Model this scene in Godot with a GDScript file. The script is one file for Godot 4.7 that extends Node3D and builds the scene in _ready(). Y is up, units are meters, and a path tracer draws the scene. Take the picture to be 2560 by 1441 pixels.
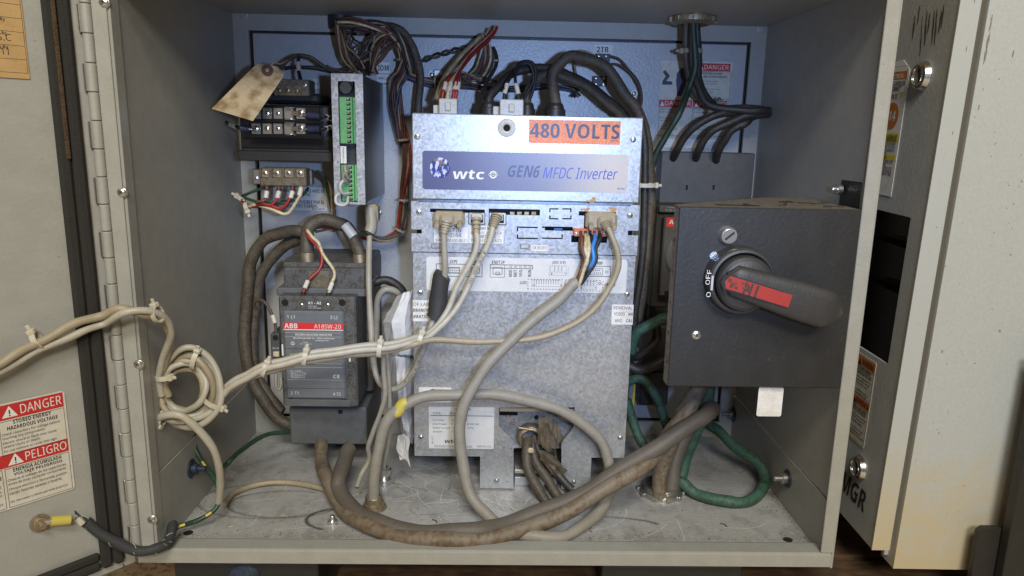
extends Node3D
# An open electrical enclosure with its devices, cables and the things beside it. Units are metres, the enclosure floor is y = 0 and its front opening lies at z = 0.
const EYE := Vector3(-0.0076, 0.3891, 0.6171)
const FOCAL := 1833.1
const ZB := -0.2900      # face of the backplate
const XL := -0.3145      # inner faces of the side walls
const XR := 0.3090
const TOP := 0.5154
var look := Basis.from_euler(Vector3(-0.2108, -0.0252, 0.0211))
var M := {}
var used := {}
var rng := RandomNumberGenerator.new()
var fonts := {}
var mesh_store := {}

# ---------------------------------------------------------------- pixel helpers
func ray(px, py): return look * Vector3((px - 1280.0) / FOCAL, -(py - 720.5) / FOCAL, -1.0)
func P(px, py, z):
	var d = ray(px, py); return EYE + d * ((z - EYE.z) / d.z)
func PX(px, py, x):
	var d = ray(px, py); return EYE + d * ((x - EYE.x) / d.x)
func PF(px, py, y):
	var d = ray(px, py); return EYE + d * ((y - EYE.y) / d.y)
func pp(list):
	var r = []
	for q in list: r.append(P(q[0], q[1], q[2]))
	return r
func plane(o, u, v): return {"o": o, "u": u.normalized(), "v": v.normalized(), "n": u.cross(v).normalized()}
func zp(z): return plane(Vector3(0, 0, z), Vector3.RIGHT, Vector3.UP)
func hit(pl, px, py):
	var d = ray(px, py); return EYE + d * ((pl.o - EYE).dot(pl.n) / d.dot(pl.n))
func uv(pl, px, py):
	var q = hit(pl, px, py) - pl.o; return Vector2(q.dot(pl.u), q.dot(pl.v))
func on(pl, u, v, lift = 0.0): return pl.o + pl.u * u + pl.v * v + pl.n * lift
func frame(pl, u, v, lift = 0.0): return Transform3D(Basis(pl.u, pl.v, pl.n), on(pl, u, v, lift))
func rect_of(pl, x0, y0, x1, y1):
	var xc = (x0 + x1) / 2.0; var yc = (y0 + y1) / 2.0
	var u0 = uv(pl, x0, yc).x; var u1 = uv(pl, x1, yc).x; var v1 = uv(pl, xc, y0).y; var v0 = uv(pl, xc, y1).y
	return Rect2(u0, v0, u1 - u0, v1 - v0)

# ---------------------------------------------------------------- nodes
func numbered(called):
	if not used.has(called):
		used[called] = 0; return called
	used[called] += 1
	return "%s_%03d" % [called, used[called]]
func tag(o, label, category, group = ""):
	o.set_meta("label", label); o.set_meta("category", category)
	if group != "": o.set_meta("group", group)
	return o
func thing(called, label, category, where = Vector3.ZERO, group = "", b = Basis.IDENTITY):
	var o := Node3D.new(); o.name = numbered(called); add_child(o); o.transform = Transform3D(b, where)
	return tag(o, label, category, group)
func obj(called, mesh, material, parent = self, x = Transform3D.IDENTITY):
	var o := MeshInstance3D.new(); o.mesh = mesh; o.material_override = material
	o.name = numbered(called) if parent == self else called
	parent.add_child(o, true); o.global_transform = x
	return o
func at(v, b = Basis.IDENTITY): return Transform3D(b, v)
func struct(o): o.set_meta("kind", "structure"); return o

# ---------------------------------------------------------------- shapes
func tool():
	var st := SurfaceTool.new(); st.begin(Mesh.PRIMITIVE_TRIANGLES); return st
func vtx(st, p, n, t = Vector2.ZERO):
	st.set_normal(n); st.set_uv(t); st.add_vertex(p)
func quad(st, a, b, c, d, ta = Vector2(0, 1), tb = Vector2(0, 0), tc = Vector2(1, 0), td = Vector2(1, 1)):
	var n = (c - a).cross(b - a)
	if n.length() < 1e-12: n = (d - a).cross(c - a)
	n = n.normalized()
	vtx(st, a, n, ta); vtx(st, b, n, tb); vtx(st, c, n, tc)
	vtx(st, a, n, ta); vtx(st, c, n, tc); vtx(st, d, n, td)
func tri(st, a, b, c, na, nb, nc, ta = Vector2.ZERO, tb = Vector2.ZERO, tc = Vector2.ZERO):   # winding follows the normals
	if (c - a).cross(b - a).dot(na + nb + nc) >= 0: vtx(st, a, na, ta); vtx(st, b, nb, tb); vtx(st, c, nc, tc)
	else: vtx(st, a, na, ta); vtx(st, c, nc, tc); vtx(st, b, nb, tb)
func hull_face(st, list, centre):
	var n = (list[2] - list[0]).cross(list[1] - list[0]).normalized()
	var mid = Vector3.ZERO
	for p in list: mid += p
	mid /= list.size()
	var l = list.duplicate()
	if n.dot(mid - centre) < 0: l.reverse(); n = -n
	for k in range(1, l.size() - 1):
		vtx(st, l[0], n); vtx(st, l[k], n); vtx(st, l[k + 1], n)
func add_box(st, lo, hi, bev = 0.0):
	var c = (lo + hi) / 2.0; var h = (hi - lo) / 2.0
	bev = min(bev, min(h.x, min(h.y, h.z)) * 0.9)
	var V = func(s, axis):
		var e = h - Vector3(bev, bev, bev); e[axis] = h[axis]
		return c + Vector3(s.x * e.x, s.y * e.y, s.z * e.z)
	for a in 3:
		var b = (a + 1) % 3; var d = (a + 2) % 3
		for s in [-1, 1]:
			var l = []
			for q in [[-1, -1], [1, -1], [1, 1], [-1, 1]]:
				var w = Vector3.ZERO; w[a] = s; w[b] = q[0]; w[d] = q[1]; l.append(V.call(w, a))
			hull_face(st, l, c)
			if bev > 0.0:
				for s2 in [-1, 1]:
					var w1 = Vector3.ZERO; w1[a] = s; w1[b] = s2; w1[d] = -1
					var w2 = w1; w2[d] = 1
					hull_face(st, [V.call(w1, a), V.call(w2, a), V.call(w2, b), V.call(w1, b)], c)
	if bev > 0.0:
		for x in [-1, 1]:
			for y in [-1, 1]:
				for z in [-1, 1]:
					var w = Vector3(x, y, z); hull_face(st, [V.call(w, 0), V.call(w, 1), V.call(w, 2)], c)
func box(lo, hi, bev = 0.0):
	var st = tool(); add_box(st, lo, hi, bev); return st.commit()
func cbox(size, bev = 0.0):
	var key = "b%v%f" % [size, bev]
	if not mesh_store.has(key): mesh_store[key] = box(-size / 2.0, size / 2.0, bev)
	return mesh_store[key]
func add_lathe(st, prof, segs, x = Transform3D.IDENTITY):
	for k in range(prof.size() - 1):
		var p = prof[k]; var q = prof[k + 1]
		var nn = Vector2(p.y - q.y, q.x - p.x).normalized()
		for s in segs:
			var a = TAU * s / segs; var b = TAU * (s + 1) / segs
			var f = func(pt, ang): return x * Vector3(pt.x * cos(ang), pt.y, pt.x * sin(ang))
			var g = func(ang): return (x.basis * Vector3(nn.x * cos(ang), nn.y, nn.x * sin(ang))).normalized()
			var A = f.call(p, a); var B = f.call(q, a); var C = f.call(q, b); var D = f.call(p, b)
			var na = g.call(a); var nb = g.call(b)
			if q.x > 1e-7: tri(st, A, B, C, na, na, nb)
			if p.x > 1e-7: tri(st, A, C, D, na, nb, nb)
func lathe(prof, segs = 24):
	var st = tool(); add_lathe(st, prof, segs); return st.commit()
func axis_basis(n):
	var y = n.normalized(); var x = y.cross(Vector3(0.31, 0.21, 0.93)).normalized()
	if abs(y.z) > 0.9: x = Vector3.RIGHT - y * y.x; x = x.normalized()
	return Basis(x, y, x.cross(y))
func extrude(poly, depth, from = 0.0, bounds = null):
	var st = tool(); var p2 := PackedVector2Array(poly)
	if Geometry2D.is_polygon_clockwise(p2): p2.reverse()
	var lo = p2[0]; var hi = p2[0]
	for q in p2: lo = lo.min(q); hi = hi.max(q)
	if bounds != null: lo = bounds.position; hi = bounds.end
	var T = func(q): return Vector2((q.x - lo.x) / (hi.x - lo.x), 1.0 - (q.y - lo.y) / (hi.y - lo.y))
	var idx = Geometry2D.triangulate_polygon(p2)
	for k in range(0, idx.size(), 3):
		var t = [p2[idx[k]], p2[idx[k + 1]], p2[idx[k + 2]]]
		if (t[1] - t[0]).cross(t[2] - t[0]) > 0: t.reverse()
		for q in t: vtx(st, Vector3(q.x, q.y, from + depth), Vector3(0, 0, 1), T.call(q))
		t.reverse()
		for q in t: vtx(st, Vector3(q.x, q.y, from), Vector3(0, 0, -1), T.call(q))
	for k in p2.size():
		var a = p2[k]; var b = p2[(k + 1) % p2.size()]
		var n = Vector3(b.y - a.y, a.x - b.x, 0).normalized()
		var A = Vector3(a.x, a.y, from); var B = Vector3(b.x, b.y, from); var z = Vector3(0, 0, depth)
		vtx(st, A, n, T.call(a)); vtx(st, A + z, n, T.call(a)); vtx(st, B + z, n, T.call(b))
		vtx(st, A, n, T.call(a)); vtx(st, B + z, n, T.call(b)); vtx(st, B, n, T.call(b))
	return st.commit()
func round_rect(r, rad):
	var out = []
	for k in 4:
		var c = [Vector2(r.end.x - rad, r.end.y - rad), Vector2(r.position.x + rad, r.end.y - rad), Vector2(r.position.x + rad, r.position.y + rad), Vector2(r.end.x - rad, r.position.y + rad)][k]
		for s in 5:
			var a = k * PI / 2 + s * PI / 8; out.append(c + Vector2(cos(a), sin(a)) * rad)
	return out
# a sheet in the x-y plane from z = from to from + t with rectangular holes
func holed(r, holes, t, from = 0.0):
	var st = tool(); var xs = [r.position.x, r.end.x]; var ys = [r.position.y, r.end.y]
	for h in holes:
		for q in [h.position.x, h.end.x]: if q > r.position.x and q < r.end.x: xs.append(q)
		for q in [h.position.y, h.end.y]: if q > r.position.y and q < r.end.y: ys.append(q)
	xs.sort(); ys.sort()
	var full = func(i, j):
		if i < 0 or j < 0 or i >= xs.size() - 1 or j >= ys.size() - 1: return false
		var c = Vector2((xs[i] + xs[i + 1]) / 2.0, (ys[j] + ys[j + 1]) / 2.0)
		for h in holes: if h.has_point(c): return false
		return true
	var T = func(p): return Vector2((p.x - r.position.x) / r.size.x, 1.0 - (p.y - r.position.y) / r.size.y)
	for i in xs.size() - 1:
		for j in ys.size() - 1:
			if xs[i + 1] - xs[i] < 1e-7 or ys[j + 1] - ys[j] < 1e-7 or not full.call(i, j): continue
			var a = Vector3(xs[i], ys[j], from); var b = Vector3(xs[i], ys[j + 1], from); var c = Vector3(xs[i + 1], ys[j + 1], from); var d = Vector3(xs[i + 1], ys[j], from); var z = Vector3(0, 0, t)
			quad(st, a + z, b + z, c + z, d + z, T.call(a), T.call(b), T.call(c), T.call(d)); quad(st, d, c, b, a)
			if not full.call(i - 1, j): quad(st, a, b, b + z, a + z)
			if not full.call(i + 1, j): quad(st, d + z, c + z, c, d)
			if not full.call(i, j - 1): quad(st, d, a, a + z, d + z)
			if not full.call(i, j + 1): quad(st, b, c, c + z, b + z)
	return st.commit()
func crumple(rows, jitter):   # a creased film: flat facets between displaced points
	var st = tool(); var nr = rows.size(); var nc = rows[0].size(); var p = []
	for i in (nr - 1) * 3 + 1:
		var l = []
		for j in (nc - 1) * 3 + 1:
			var a = i / 3.0; var b = j / 3.0; var i0 = min(int(a), nr - 2); var j0 = min(int(b), nc - 2); var fa = a - i0; var fb = b - j0
			var q = rows[i0][j0].lerp(rows[i0][j0 + 1], fb).lerp(rows[i0 + 1][j0].lerp(rows[i0 + 1][j0 + 1], fb), fa)
			l.append(q + Vector3(rng.randfn(0, 0.5), rng.randfn(0, 0.5), rng.randfn(0, 1.0)) * jitter)
		p.append(l)
	for i in p.size() - 1:
		for j in p[0].size() - 1: hull_face(st, [p[i][j], p[i][j + 1], p[i + 1][j + 1]], Vector3(0, 0, -9)); hull_face(st, [p[i][j], p[i + 1][j + 1], p[i + 1][j]], Vector3(0, 0, -9))
	return st.commit()
func spline(pts, sub = 7):
	var out = []
	var n = pts.size()
	if n < 3: return pts
	for i in n - 1:
		var p0 = pts[max(i - 1, 0)]; var p1 = pts[i]; var p2 = pts[i + 1]; var p3 = pts[min(i + 2, n - 1)]
		for s in sub: out.append(p1.cubic_interpolate(p2, p0, p3, float(s) / sub))
	out.append(pts[n - 1])
	return out
func add_tube(st, line, rad, sides = 12):
	var n = line.size(); var rings = []; var nor = []
	var t0 = (line[1] - line[0]).normalized()
	var u = t0.cross(Vector3(0.3, 0.2, 0.93)).normalized()
	var acc = 0.0
	for i in n:
		var t = (line[min(i + 1, n - 1)] - line[max(i - 1, 0)]).normalized()
		u = (u - t * u.dot(t)).normalized()
		var v = t.cross(u)
		var r = rad if rad is float else rad[i]
		var ring = []; var nn = []
		for s in sides:
			var a = TAU * s / sides; var d = u * cos(a) + v * sin(a)
			ring.append(line[i] + d * r); nn.append(d)
		rings.append(ring); nor.append(nn)
	for i in n - 1:
		for s in sides:
			var s2 = (s + 1) % sides
			var f = float(s) / sides; var g = float(s + 1) / sides
			vtx(st, rings[i][s], nor[i][s], Vector2(f, i)); vtx(st, rings[i + 1][s], nor[i + 1][s], Vector2(f, i + 1)); vtx(st, rings[i + 1][s2], nor[i + 1][s2], Vector2(g, i + 1))
			vtx(st, rings[i][s], nor[i][s], Vector2(f, i)); vtx(st, rings[i + 1][s2], nor[i + 1][s2], Vector2(g, i + 1)); vtx(st, rings[i][s2], nor[i][s2], Vector2(g, i))
	for e in [0, n - 1]:
		var t = (line[0] - line[1]).normalized() if e == 0 else (line[n - 1] - line[n - 2]).normalized()
		for s in range(1, sides - 1):
			var l = [rings[e][0], rings[e][s], rings[e][s + 1]]
			if (l[2] - l[0]).cross(l[1] - l[0]).dot(t) < 0: l.reverse()
			for q in l: vtx(st, q, t)
func tube(pts, rad, sides = 12, sub = 7):
	var st = tool(); var line = spline(pts, sub)
	if line.size() > 12 and rad is float:   # a hand-laid cord: slight flats and kinks
		var ph = rng.randf() * 50.0; var rr = []; var bent = []
		for i in line.size():
			rr.append(rad * (1.0 + 0.035 * sin(i * 0.37 + ph) + 0.03 * sin(i * 0.83 + ph * 2.0)))
			var w = rad * 0.16 * (0.0 if i == 0 or i == line.size() - 1 else 1.0)
			bent.append(line[i] + Vector3(sin(i * 0.29 + ph), sin(i * 0.41 + ph * 1.7), 0) * w)
		add_tube(st, bent, rr, sides)
	else: add_tube(st, line, rad, sides)
	return st.commit()
func arc_part(line, from, to):
	return line.slice(int(from * (line.size() - 1)), int(to * (line.size() - 1)) + 1)
func grid(rows, material_back = false):   # a smooth bent sheet through rows of points
	var st = tool(); var fine = []
	var across = []
	for r in rows: across.append(spline(r, 6))
	for k in across[0].size():
		var col = []
		for r in across: col.append(r[k])
		fine.append(spline(col, 6))
	var N = func(i, j):
		var a = fine[min(i + 1, fine.size() - 1)][j] - fine[max(i - 1, 0)][j]
		var b = fine[i][min(j + 1, fine[i].size() - 1)] - fine[i][max(j - 1, 0)]
		return a.cross(b).normalized()
	for i in fine.size() - 1:
		for j in fine[i].size() - 1:
			var nn = []; var face = (fine[i + 1][j] - fine[i][j]).cross(fine[i][j + 1] - fine[i][j])
			for e in [[i, j], [i, j + 1], [i + 1, j + 1], [i + 1, j]]:
				var n = N.call(e[0], e[1]); nn.append(n if n.dot(face) >= 0 else -n)
			tri(st, fine[i][j], fine[i][j + 1], fine[i + 1][j + 1], nn[0], nn[1], nn[2]); tri(st, fine[i][j], fine[i + 1][j + 1], fine[i + 1][j], nn[0], nn[2], nn[3])
	return st.commit()

# ---------------------------------------------------------------- flat print
func font(bold, family = "Droid Sans"):
	var key = family + str(bold)
	if not fonts.has(key):
		var f := SystemFont.new(); f.font_names = PackedStringArray([family]); f.font_weight = 700 if bold else 400; fonts[key] = f
	return fonts[key]
func glyphs(s, bold, family = "Droid Sans"):
	var key = "t" + s + str(bold) + family
	if not mesh_store.has(key):
		var t := TextMesh.new(); t.font = font(bold, family); t.text = s; t.font_size = 32; t.pixel_size = 0.01; t.depth = 0.0; t.curve_step = 3.0
		mesh_store[key] = t
	return mesh_store[key]
# writes s into st (in the plane's own u, v, n axes) so that its ink fills the pixel box
func ink(st, pl, s, x0, y0, x1, y1, bold = false, slant = 0.0, lift = 0.0, family = "Droid Sans"):
	ink_rect(st, s, rect_of(pl, x0, y0, x1, y1), bold, slant, lift, family)
func stamp(st, m, x):
	var a = m.get_mesh_arrays(); var v = a[Mesh.ARRAY_VERTEX]; var idx = a[Mesh.ARRAY_INDEX]; var n = a[Mesh.ARRAY_NORMAL]
	var order = idx if idx != null and idx.size() > 0 else range(v.size())
	for i in order:
		st.set_normal(n[i]); st.set_uv(Vector2.ZERO); st.add_vertex(x * v[i])
func ink_rect(st, s, r, bold = false, slant = 0.0, lift = 0.0, family = "Droid Sans", turned = false):
	var m = glyphs(s, bold, family); var b = m.get_aabb()
	if b.size.x <= 0.0 or b.size.y <= 0.0: return
	if turned:
		var tx = r.size.y / b.size.x; var ty = r.size.x / b.size.y
		stamp(st, m, Transform3D(Basis(Vector3(0, tx, 0), Vector3(-ty, 0, 0), Vector3(0, 0, 1)), Vector3(r.end.x + b.position.y * ty, r.position.y - b.position.x * tx, lift))); return
	var sx = (r.size.x - slant * r.size.y) / b.size.x; var sy = r.size.y / b.size.y
	stamp(st, m, Transform3D(Basis(Vector3(sx, 0, 0), Vector3(slant * sy, sy, 0), Vector3(0, 0, 1)), Vector3(r.position.x - b.position.x * sx - b.position.y * sy * slant, r.position.y - b.position.y * sy, lift)))
func lines(st, pl, list, x, y, h, gap, bold = false, squeeze = 0.95):   # left-aligned lines of small print, cap height h pixels
	for k in list.size():
		var s = list[k]
		if s != "":
			var m = glyphs(s, bold); var b = m.get_aabb(); var r = rect_of(pl, x, y + k * gap, x + 10, y + k * gap + h)
			r.size.x = r.size.y * b.size.x / b.size.y * squeeze
			ink_rect(st, s, r, bold)
func bar(st, r, lift = 0.0):
	quad(st, Vector3(r.position.x, r.position.y, lift), Vector3(r.position.x, r.end.y, lift), Vector3(r.end.x, r.end.y, lift), Vector3(r.end.x, r.position.y, lift))
func outline(st, r, w, lift = 0.0):
	bar(st, Rect2(r.position.x, r.position.y, r.size.x, w), lift); bar(st, Rect2(r.position.x, r.end.y - w, r.size.x, w), lift)
	bar(st, Rect2(r.position.x, r.position.y + w, w, r.size.y - 2 * w), lift); bar(st, Rect2(r.end.x - w, r.position.y + w, w, r.size.y - 2 * w), lift)
func dashed(st, r, w, dash):
	var n = int(r.size.x / dash)
	for k in range(0, n, 2):
		for y in [r.position.y, r.end.y - w]: bar(st, Rect2(r.position.x + k * dash, y, dash, w))
	n = int(r.size.y / dash)
	for k in range(0, n, 2):
		for x in [r.position.x, r.end.x - w]: bar(st, Rect2(x, r.position.y + k * dash, w, dash))
func disc(st, c, r0, r1, lift = 0.0, segs = 24):
	for k in segs:
		var a = Vector2.from_angle(TAU * k / segs); var b = Vector2.from_angle(TAU * (k + 1) / segs)
		var f = func(q): return Vector3(c.x + q.x, c.y + q.y, lift)
		quad(st, f.call(b * r0), f.call(a * r0), f.call(a * r1), f.call(b * r1))
func sticker(parent, called, pl, x0, y0, x1, y1, material, lift, rad = 0.0, thick = 0.0003):
	var r = rect_of(pl, x0, y0, x1, y1)
	var poly = [r.position, Vector2(r.end.x, r.position.y), r.end, Vector2(r.position.x, r.end.y)] if rad == 0.0 else round_rect(r, rad)
	return obj(called, extrude(poly, thick), material, parent, frame(pl, 0, 0, lift))
func print_on(parent, st, material, pl, lift, called = "lettering"):
	return obj(called, st.commit(), material, parent, frame(pl, 0, 0, lift))

# ---------------------------------------------------------------- small hardware
func screw(parent, p, n, r = 0.0042, material = null):
	if not mesh_store.has("screw"):
		mesh_store["screw"] = lathe([Vector2(0, 0.5), Vector2(0.45, 0.47), Vector2(0.8, 0.33), Vector2(0.98, 0.1), Vector2(1.0, -0.05), Vector2(1.25, -0.05), Vector2(1.3, -0.2)], 20)
		var st = tool(); add_box(st, Vector3(-0.55, 0.40, -0.09), Vector3(0.55, 0.51, 0.09)); add_box(st, Vector3(-0.09, 0.40, -0.55), Vector3(0.09, 0.509, 0.55)); mesh_store["cross"] = st.commit()
	var b = axis_basis(n).rotated(n.normalized(), rng.randf() * TAU).scaled(Vector3.ONE * r)
	var o = obj("screw", mesh_store["screw"], M.zinc if material == null else material, parent, at(p, b))
	if parent == self or parent.get_parent() == self: obj("recess", mesh_store["cross"], M.black, o, at(p, b))
	return o
func hex_nut(parent, p, n, r, h, material, called = "nut"):
	return obj(called, lathe([Vector2(0, h), Vector2(r * 0.9, h), Vector2(r, h * 0.85), Vector2(r, 0)], 6), material, parent, at(p, axis_basis(n)))
func cable_tie(label, p, axis, r, head, group, material = null, flat = 1.0):
	var t = thing("cable_tie", label, "cable tie", p, group)
	var m = M.tie if material == null else material
	var b = axis_basis(axis); var hd = (head - axis.normalized() * head.dot(axis.normalized())).normalized()
	b = Basis(hd, axis.normalized(), hd.cross(axis.normalized()))
	var w = 0.0022
	obj("band", lathe([Vector2(r, -w), Vector2(r + 0.0011, -w), Vector2(r + 0.0011, w), Vector2(r, w), Vector2(r, -w)], 22), m, t, at(p, b * Basis.from_scale(Vector3(1, 1, flat))))
	obj("head", cbox(Vector3(0.0042, 0.0062, 0.006), 0.0008), m, t, at(p + hd * (r + 0.002), b))
	obj("tail", cbox(Vector3(0.006, 0.003, 0.0011), 0.0003), m, t, at(p + hd * (r + 0.005), b))
	return t

# ---------------------------------------------------------------- computed textures
func noise(kind, freq, octaves, seed_, w = 512, h = 512):
	var f := FastNoiseLite.new(); f.noise_type = kind; f.frequency = freq; f.seed = seed_
	f.fractal_type = FastNoiseLite.FRACTAL_FBM if octaves > 1 else FastNoiseLite.FRACTAL_NONE; f.fractal_octaves = octaves
	return f.get_seamless_image(w, h, false, false, 0.12, true)
func noise_tex(img, lo, hi, power = 1.0):
	var w = img.get_width(); var h = img.get_height(); var out := Image.create(w, h, false, Image.FORMAT_RGB8)
	for y in h:
		for x in w: out.set_pixel(x, y, lo.lerp(hi, pow(clamp(img.get_pixel(x, y).r, 0.0, 1.0), power)))
	return out
func tex(img):
	img.generate_mipmaps(); return ImageTexture.create_from_image(img)
func srgb(r, g, b): return Color(r, g, b).linear_to_srgb()
func mat(called, lin, rough, metal = 0.0, map = null, scale = 12.0, bump = null, bump_scale = 0.5, rough_map = null):
	var m := StandardMaterial3D.new(); m.resource_name = called; m.albedo_color = Color(lin[0], lin[1], lin[2]).linear_to_srgb(); m.roughness = rough; m.metallic = metal
	if map != null or bump != null or rough_map != null:
		m.uv1_triplanar = true; m.uv1_world_triplanar = true; m.uv1_scale = Vector3(scale, scale, scale)
	if map != null: m.albedo_texture = map
	if rough_map != null: m.roughness_texture = rough_map
	if bump != null: m.normal_enabled = true; m.normal_texture = bump; m.normal_scale = bump_scale
	M[called] = m
	return m

func make_materials():
	var SM = FastNoiseLite.TYPE_SIMPLEX_SMOOTH
	var n1 = noise(SM, 0.012, 5, 11); var n2 = noise(SM, 0.05, 4, 5); var n3 = noise(FastNoiseLite.TYPE_VALUE, 0.45, 1, 9)
	var grain := Image.create(512, 512, false, Image.FORMAT_RGB8)
	var dust := Image.create(512, 512, false, Image.FORMAT_RGB8)
	var grime := Image.create(512, 512, false, Image.FORMAT_RGB8)
	for y in 512:
		for x in 512:
			var a = n1.get_pixel(x, y).r; var b = n2.get_pixel(x, y).r; var c = n3.get_pixel(x, y).r
			var g = 0.93 + 0.045 * a + 0.05 * (c - 0.5) + 0.02 * (b - 0.5)
			if b > 0.80 and c > 0.86: g *= 0.72
			grain.set_pixel(x, y, Color(g, g * 0.997, g * 0.985))
			var d = smoothstep(0.35, 0.75, a * 0.7 + b * 0.3)
			dust.set_pixel(x, y, Color(0.97, 0.965, 0.95).lerp(Color(0.91, 0.885, 0.84), d * 0.8) * (0.97 + 0.09 * (c - 0.5)))
			var e = smoothstep(0.42, 0.7, a * 0.45 + b * 0.55)
			grime.set_pixel(x, y, Color(1, 1, 0.98).lerp(Color(0.80, 0.72, 0.61), e) * (0.95 + 0.12 * (c - 0.5)))
	var powder := Image.create(512, 512, false, Image.FORMAT_RGB8)
	for y in 512:
		for x in 512:
			var v = 0.62 + 0.10 * (n1.get_pixel(x, (y / 4) % 512).r - 0.5) + 0.08 * (n3.get_pixel(x, y).r - 0.5)
			if n2.get_pixel(x, y).r > 0.86 and n3.get_pixel(x, y).r > 0.6: v = 1.0
			powder.set_pixel(x, y, Color(v, v * 0.99, v * 0.97))
	for k in 60:
		var p = Vector2(rng.randf() * 512, rng.randf() * 512); var d = Vector2.from_angle(rng.randf() * TAU)
		for s in rng.randi_range(3, 26):
			p += d; powder.set_pixel(posmod(int(p.x), 512), posmod(int(p.y), 512), Color(0.85, 0.83, 0.8))
	var G = tex(grain); var D = tex(dust); var R = tex(grime)
	# hot-dip zinc: flakes of different tone and gloss
	var cell := FastNoiseLite.new(); cell.noise_type = FastNoiseLite.TYPE_CELLULAR; cell.cellular_return_type = FastNoiseLite.RETURN_CELL_VALUE; cell.frequency = 0.060; cell.seed = 3; cell.fractal_type = FastNoiseLite.FRACTAL_NONE
	cell.domain_warp_enabled = true; cell.domain_warp_amplitude = 14.0; cell.domain_warp_frequency = 0.06
	var cimg = cell.get_seamless_image(512, 512, false, false, 0.06, true)
	var zc := Image.create(512, 512, false, Image.FORMAT_RGB8); var zr := Image.create(512, 512, false, Image.FORMAT_RGB8); var zh := Image.create(512, 512, false, Image.FORMAT_RGB8)
	for y in 512:
		for x in 512:
			var v = cimg.get_pixel(x, y).r; var b = n2.get_pixel(x, y).r; var a = n1.get_pixel(x, y).r; var c = n3.get_pixel(x, y).r
			var g = 0.79 + 0.085 * v + 0.04 * (b - 0.5) + 0.03 * (c - 0.5)
			zc.set_pixel(x, y, Color(g, g, g).lerp(Color(g * 0.97, g * 0.955, g * 0.92), smoothstep(0.45, 0.75, a)))
			var r = 0.50 + 0.20 * v + 0.12 * (b - 0.5); zr.set_pixel(x, y, Color(r, r, r))
			var h = 0.5 + 0.35 * (v - 0.5) + 0.3 * (b - 0.5); zh.set_pixel(x, y, Color(h, h, h))
	var ZC = tex(zc); var ZR = tex(zr); zh.bump_map_to_normal_map(1.6); var ZN = tex(zh)
	# foam and orange-peel relief
	var fh = noise(FastNoiseLite.TYPE_VALUE, 0.35, 2, 21, 256, 256); fh.convert(Image.FORMAT_RGB8); var fo = fh.duplicate(); fo.bump_map_to_normal_map(3.0); var FN = tex(fo)
	mat("enclosure", [0.36, 0.36, 0.338], 0.5, 0.0, G, 6.0, FN, 0.05)
	mat("enclosure_rim", [0.36, 0.36, 0.338], 0.42, 0.0, G, 6.0, FN, 0.05)
	mat("scuff", [0.20, 0.19, 0.165], 0.55)
	mat("smear", [0.07, 0.068, 0.06], 0.5)
	mat("backplate", [0.44, 0.45, 0.47], 0.42, 0.15, G, 7.0, FN, 0.1)
	mat("zinc_sheet", [0.645, 0.665, 0.69], 0.62, 0.55, ZC, 15.0, ZN, 0.17, ZR)
	mat("zinc", [0.72, 0.72, 0.70], 0.28, 0.95)
	mat("steel", [0.55, 0.54, 0.51], 0.33, 0.9, G, 20.0)
	mat("chrome", [0.75, 0.75, 0.75], 0.22, 1.0)
	mat("brass", [0.55, 0.42, 0.20], 0.35, 0.9, R, 30.0)
	mat("dull_metal", [0.42, 0.36, 0.27], 0.5, 0.7, R, 25.0)
	mat("black", [0.012, 0.012, 0.013], 0.6)
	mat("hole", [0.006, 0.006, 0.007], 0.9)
	mat("black_plastic", [0.030, 0.029, 0.028], 0.45, 0.0, D, 14.0, FN, 0.2)
	mat("black_gloss", [0.02, 0.019, 0.018], 0.25, 0.0, D, 20.0)
	mat("powder_black", [0.056, 0.056, 0.057], 0.5, 0.0, tex(powder), 5.0, FN, 0.05)
	mat("module_paint", [0.085, 0.086, 0.092], 0.3, 0.4, G, 9.0)
	mat("dusty_black", [0.15, 0.135, 0.11], 0.8, 0.0, R, 14.0)
	mat("handle_black", [0.042, 0.040, 0.038], 0.5, 0.0, D, 11.0, FN, 0.12)
	mat("contactor_grey", [0.125, 0.133, 0.145], 0.5, 0.0, D, 9.0, FN, 0.15)
	mat("contactor_body", [0.105, 0.109, 0.115], 0.55, 0.0, R, 12.0, FN, 0.15)
	mat("contactor_cover", [0.150, 0.163, 0.182], 0.42, 0.0, G, 9.0)
	mat("terminal_tan", [0.17, 0.145, 0.11], 0.55, 0.0, R, 18.0)
	mat("switch_grey", [0.080, 0.081, 0.086], 0.5, 0.0, D, 10.0)
	mat("foam", [0.026, 0.024, 0.022], 0.95, 0.0, G, 20.0, FN, 1.2)
	mat("foam_brown", [0.075, 0.048, 0.026], 0.95, 0.0, R, 14.0, FN, 1.2)
	mat("white_plastic", [0.60, 0.58, 0.52], 0.45, 0.0, D, 20.0)
	mat("milky", [0.56, 0.56, 0.53], 0.4, 0.0, D, 25.0)
	mat("tie", [0.58, 0.55, 0.46], 0.45, 0.0, D, 30.0)
	mat("tie_old", [0.34, 0.29, 0.21], 0.5, 0.0, D, 30.0)
	mat("green_plastic", [0.14, 0.42, 0.16], 0.45, 0.0, D, 20.0)
	mat("orange_plastic", [0.62, 0.17, 0.06], 0.45, 0.0, D, 30.0)
	mat("red_paint", [0.62, 0.028, 0.030], 0.4)
	mat("red_plastic", [0.37, 0.045, 0.038], 0.35, 0.0, G, 30.0)
	mat("cord_grey", [0.36, 0.34, 0.29], 0.5, 0.0, D, 14.0)
	mat("cord_light", [0.47, 0.45, 0.385], 0.45, 0.0, D, 14.0)
	mat("cord_beige", [0.37, 0.32, 0.23], 0.5, 0.0, D, 14.0)
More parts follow.
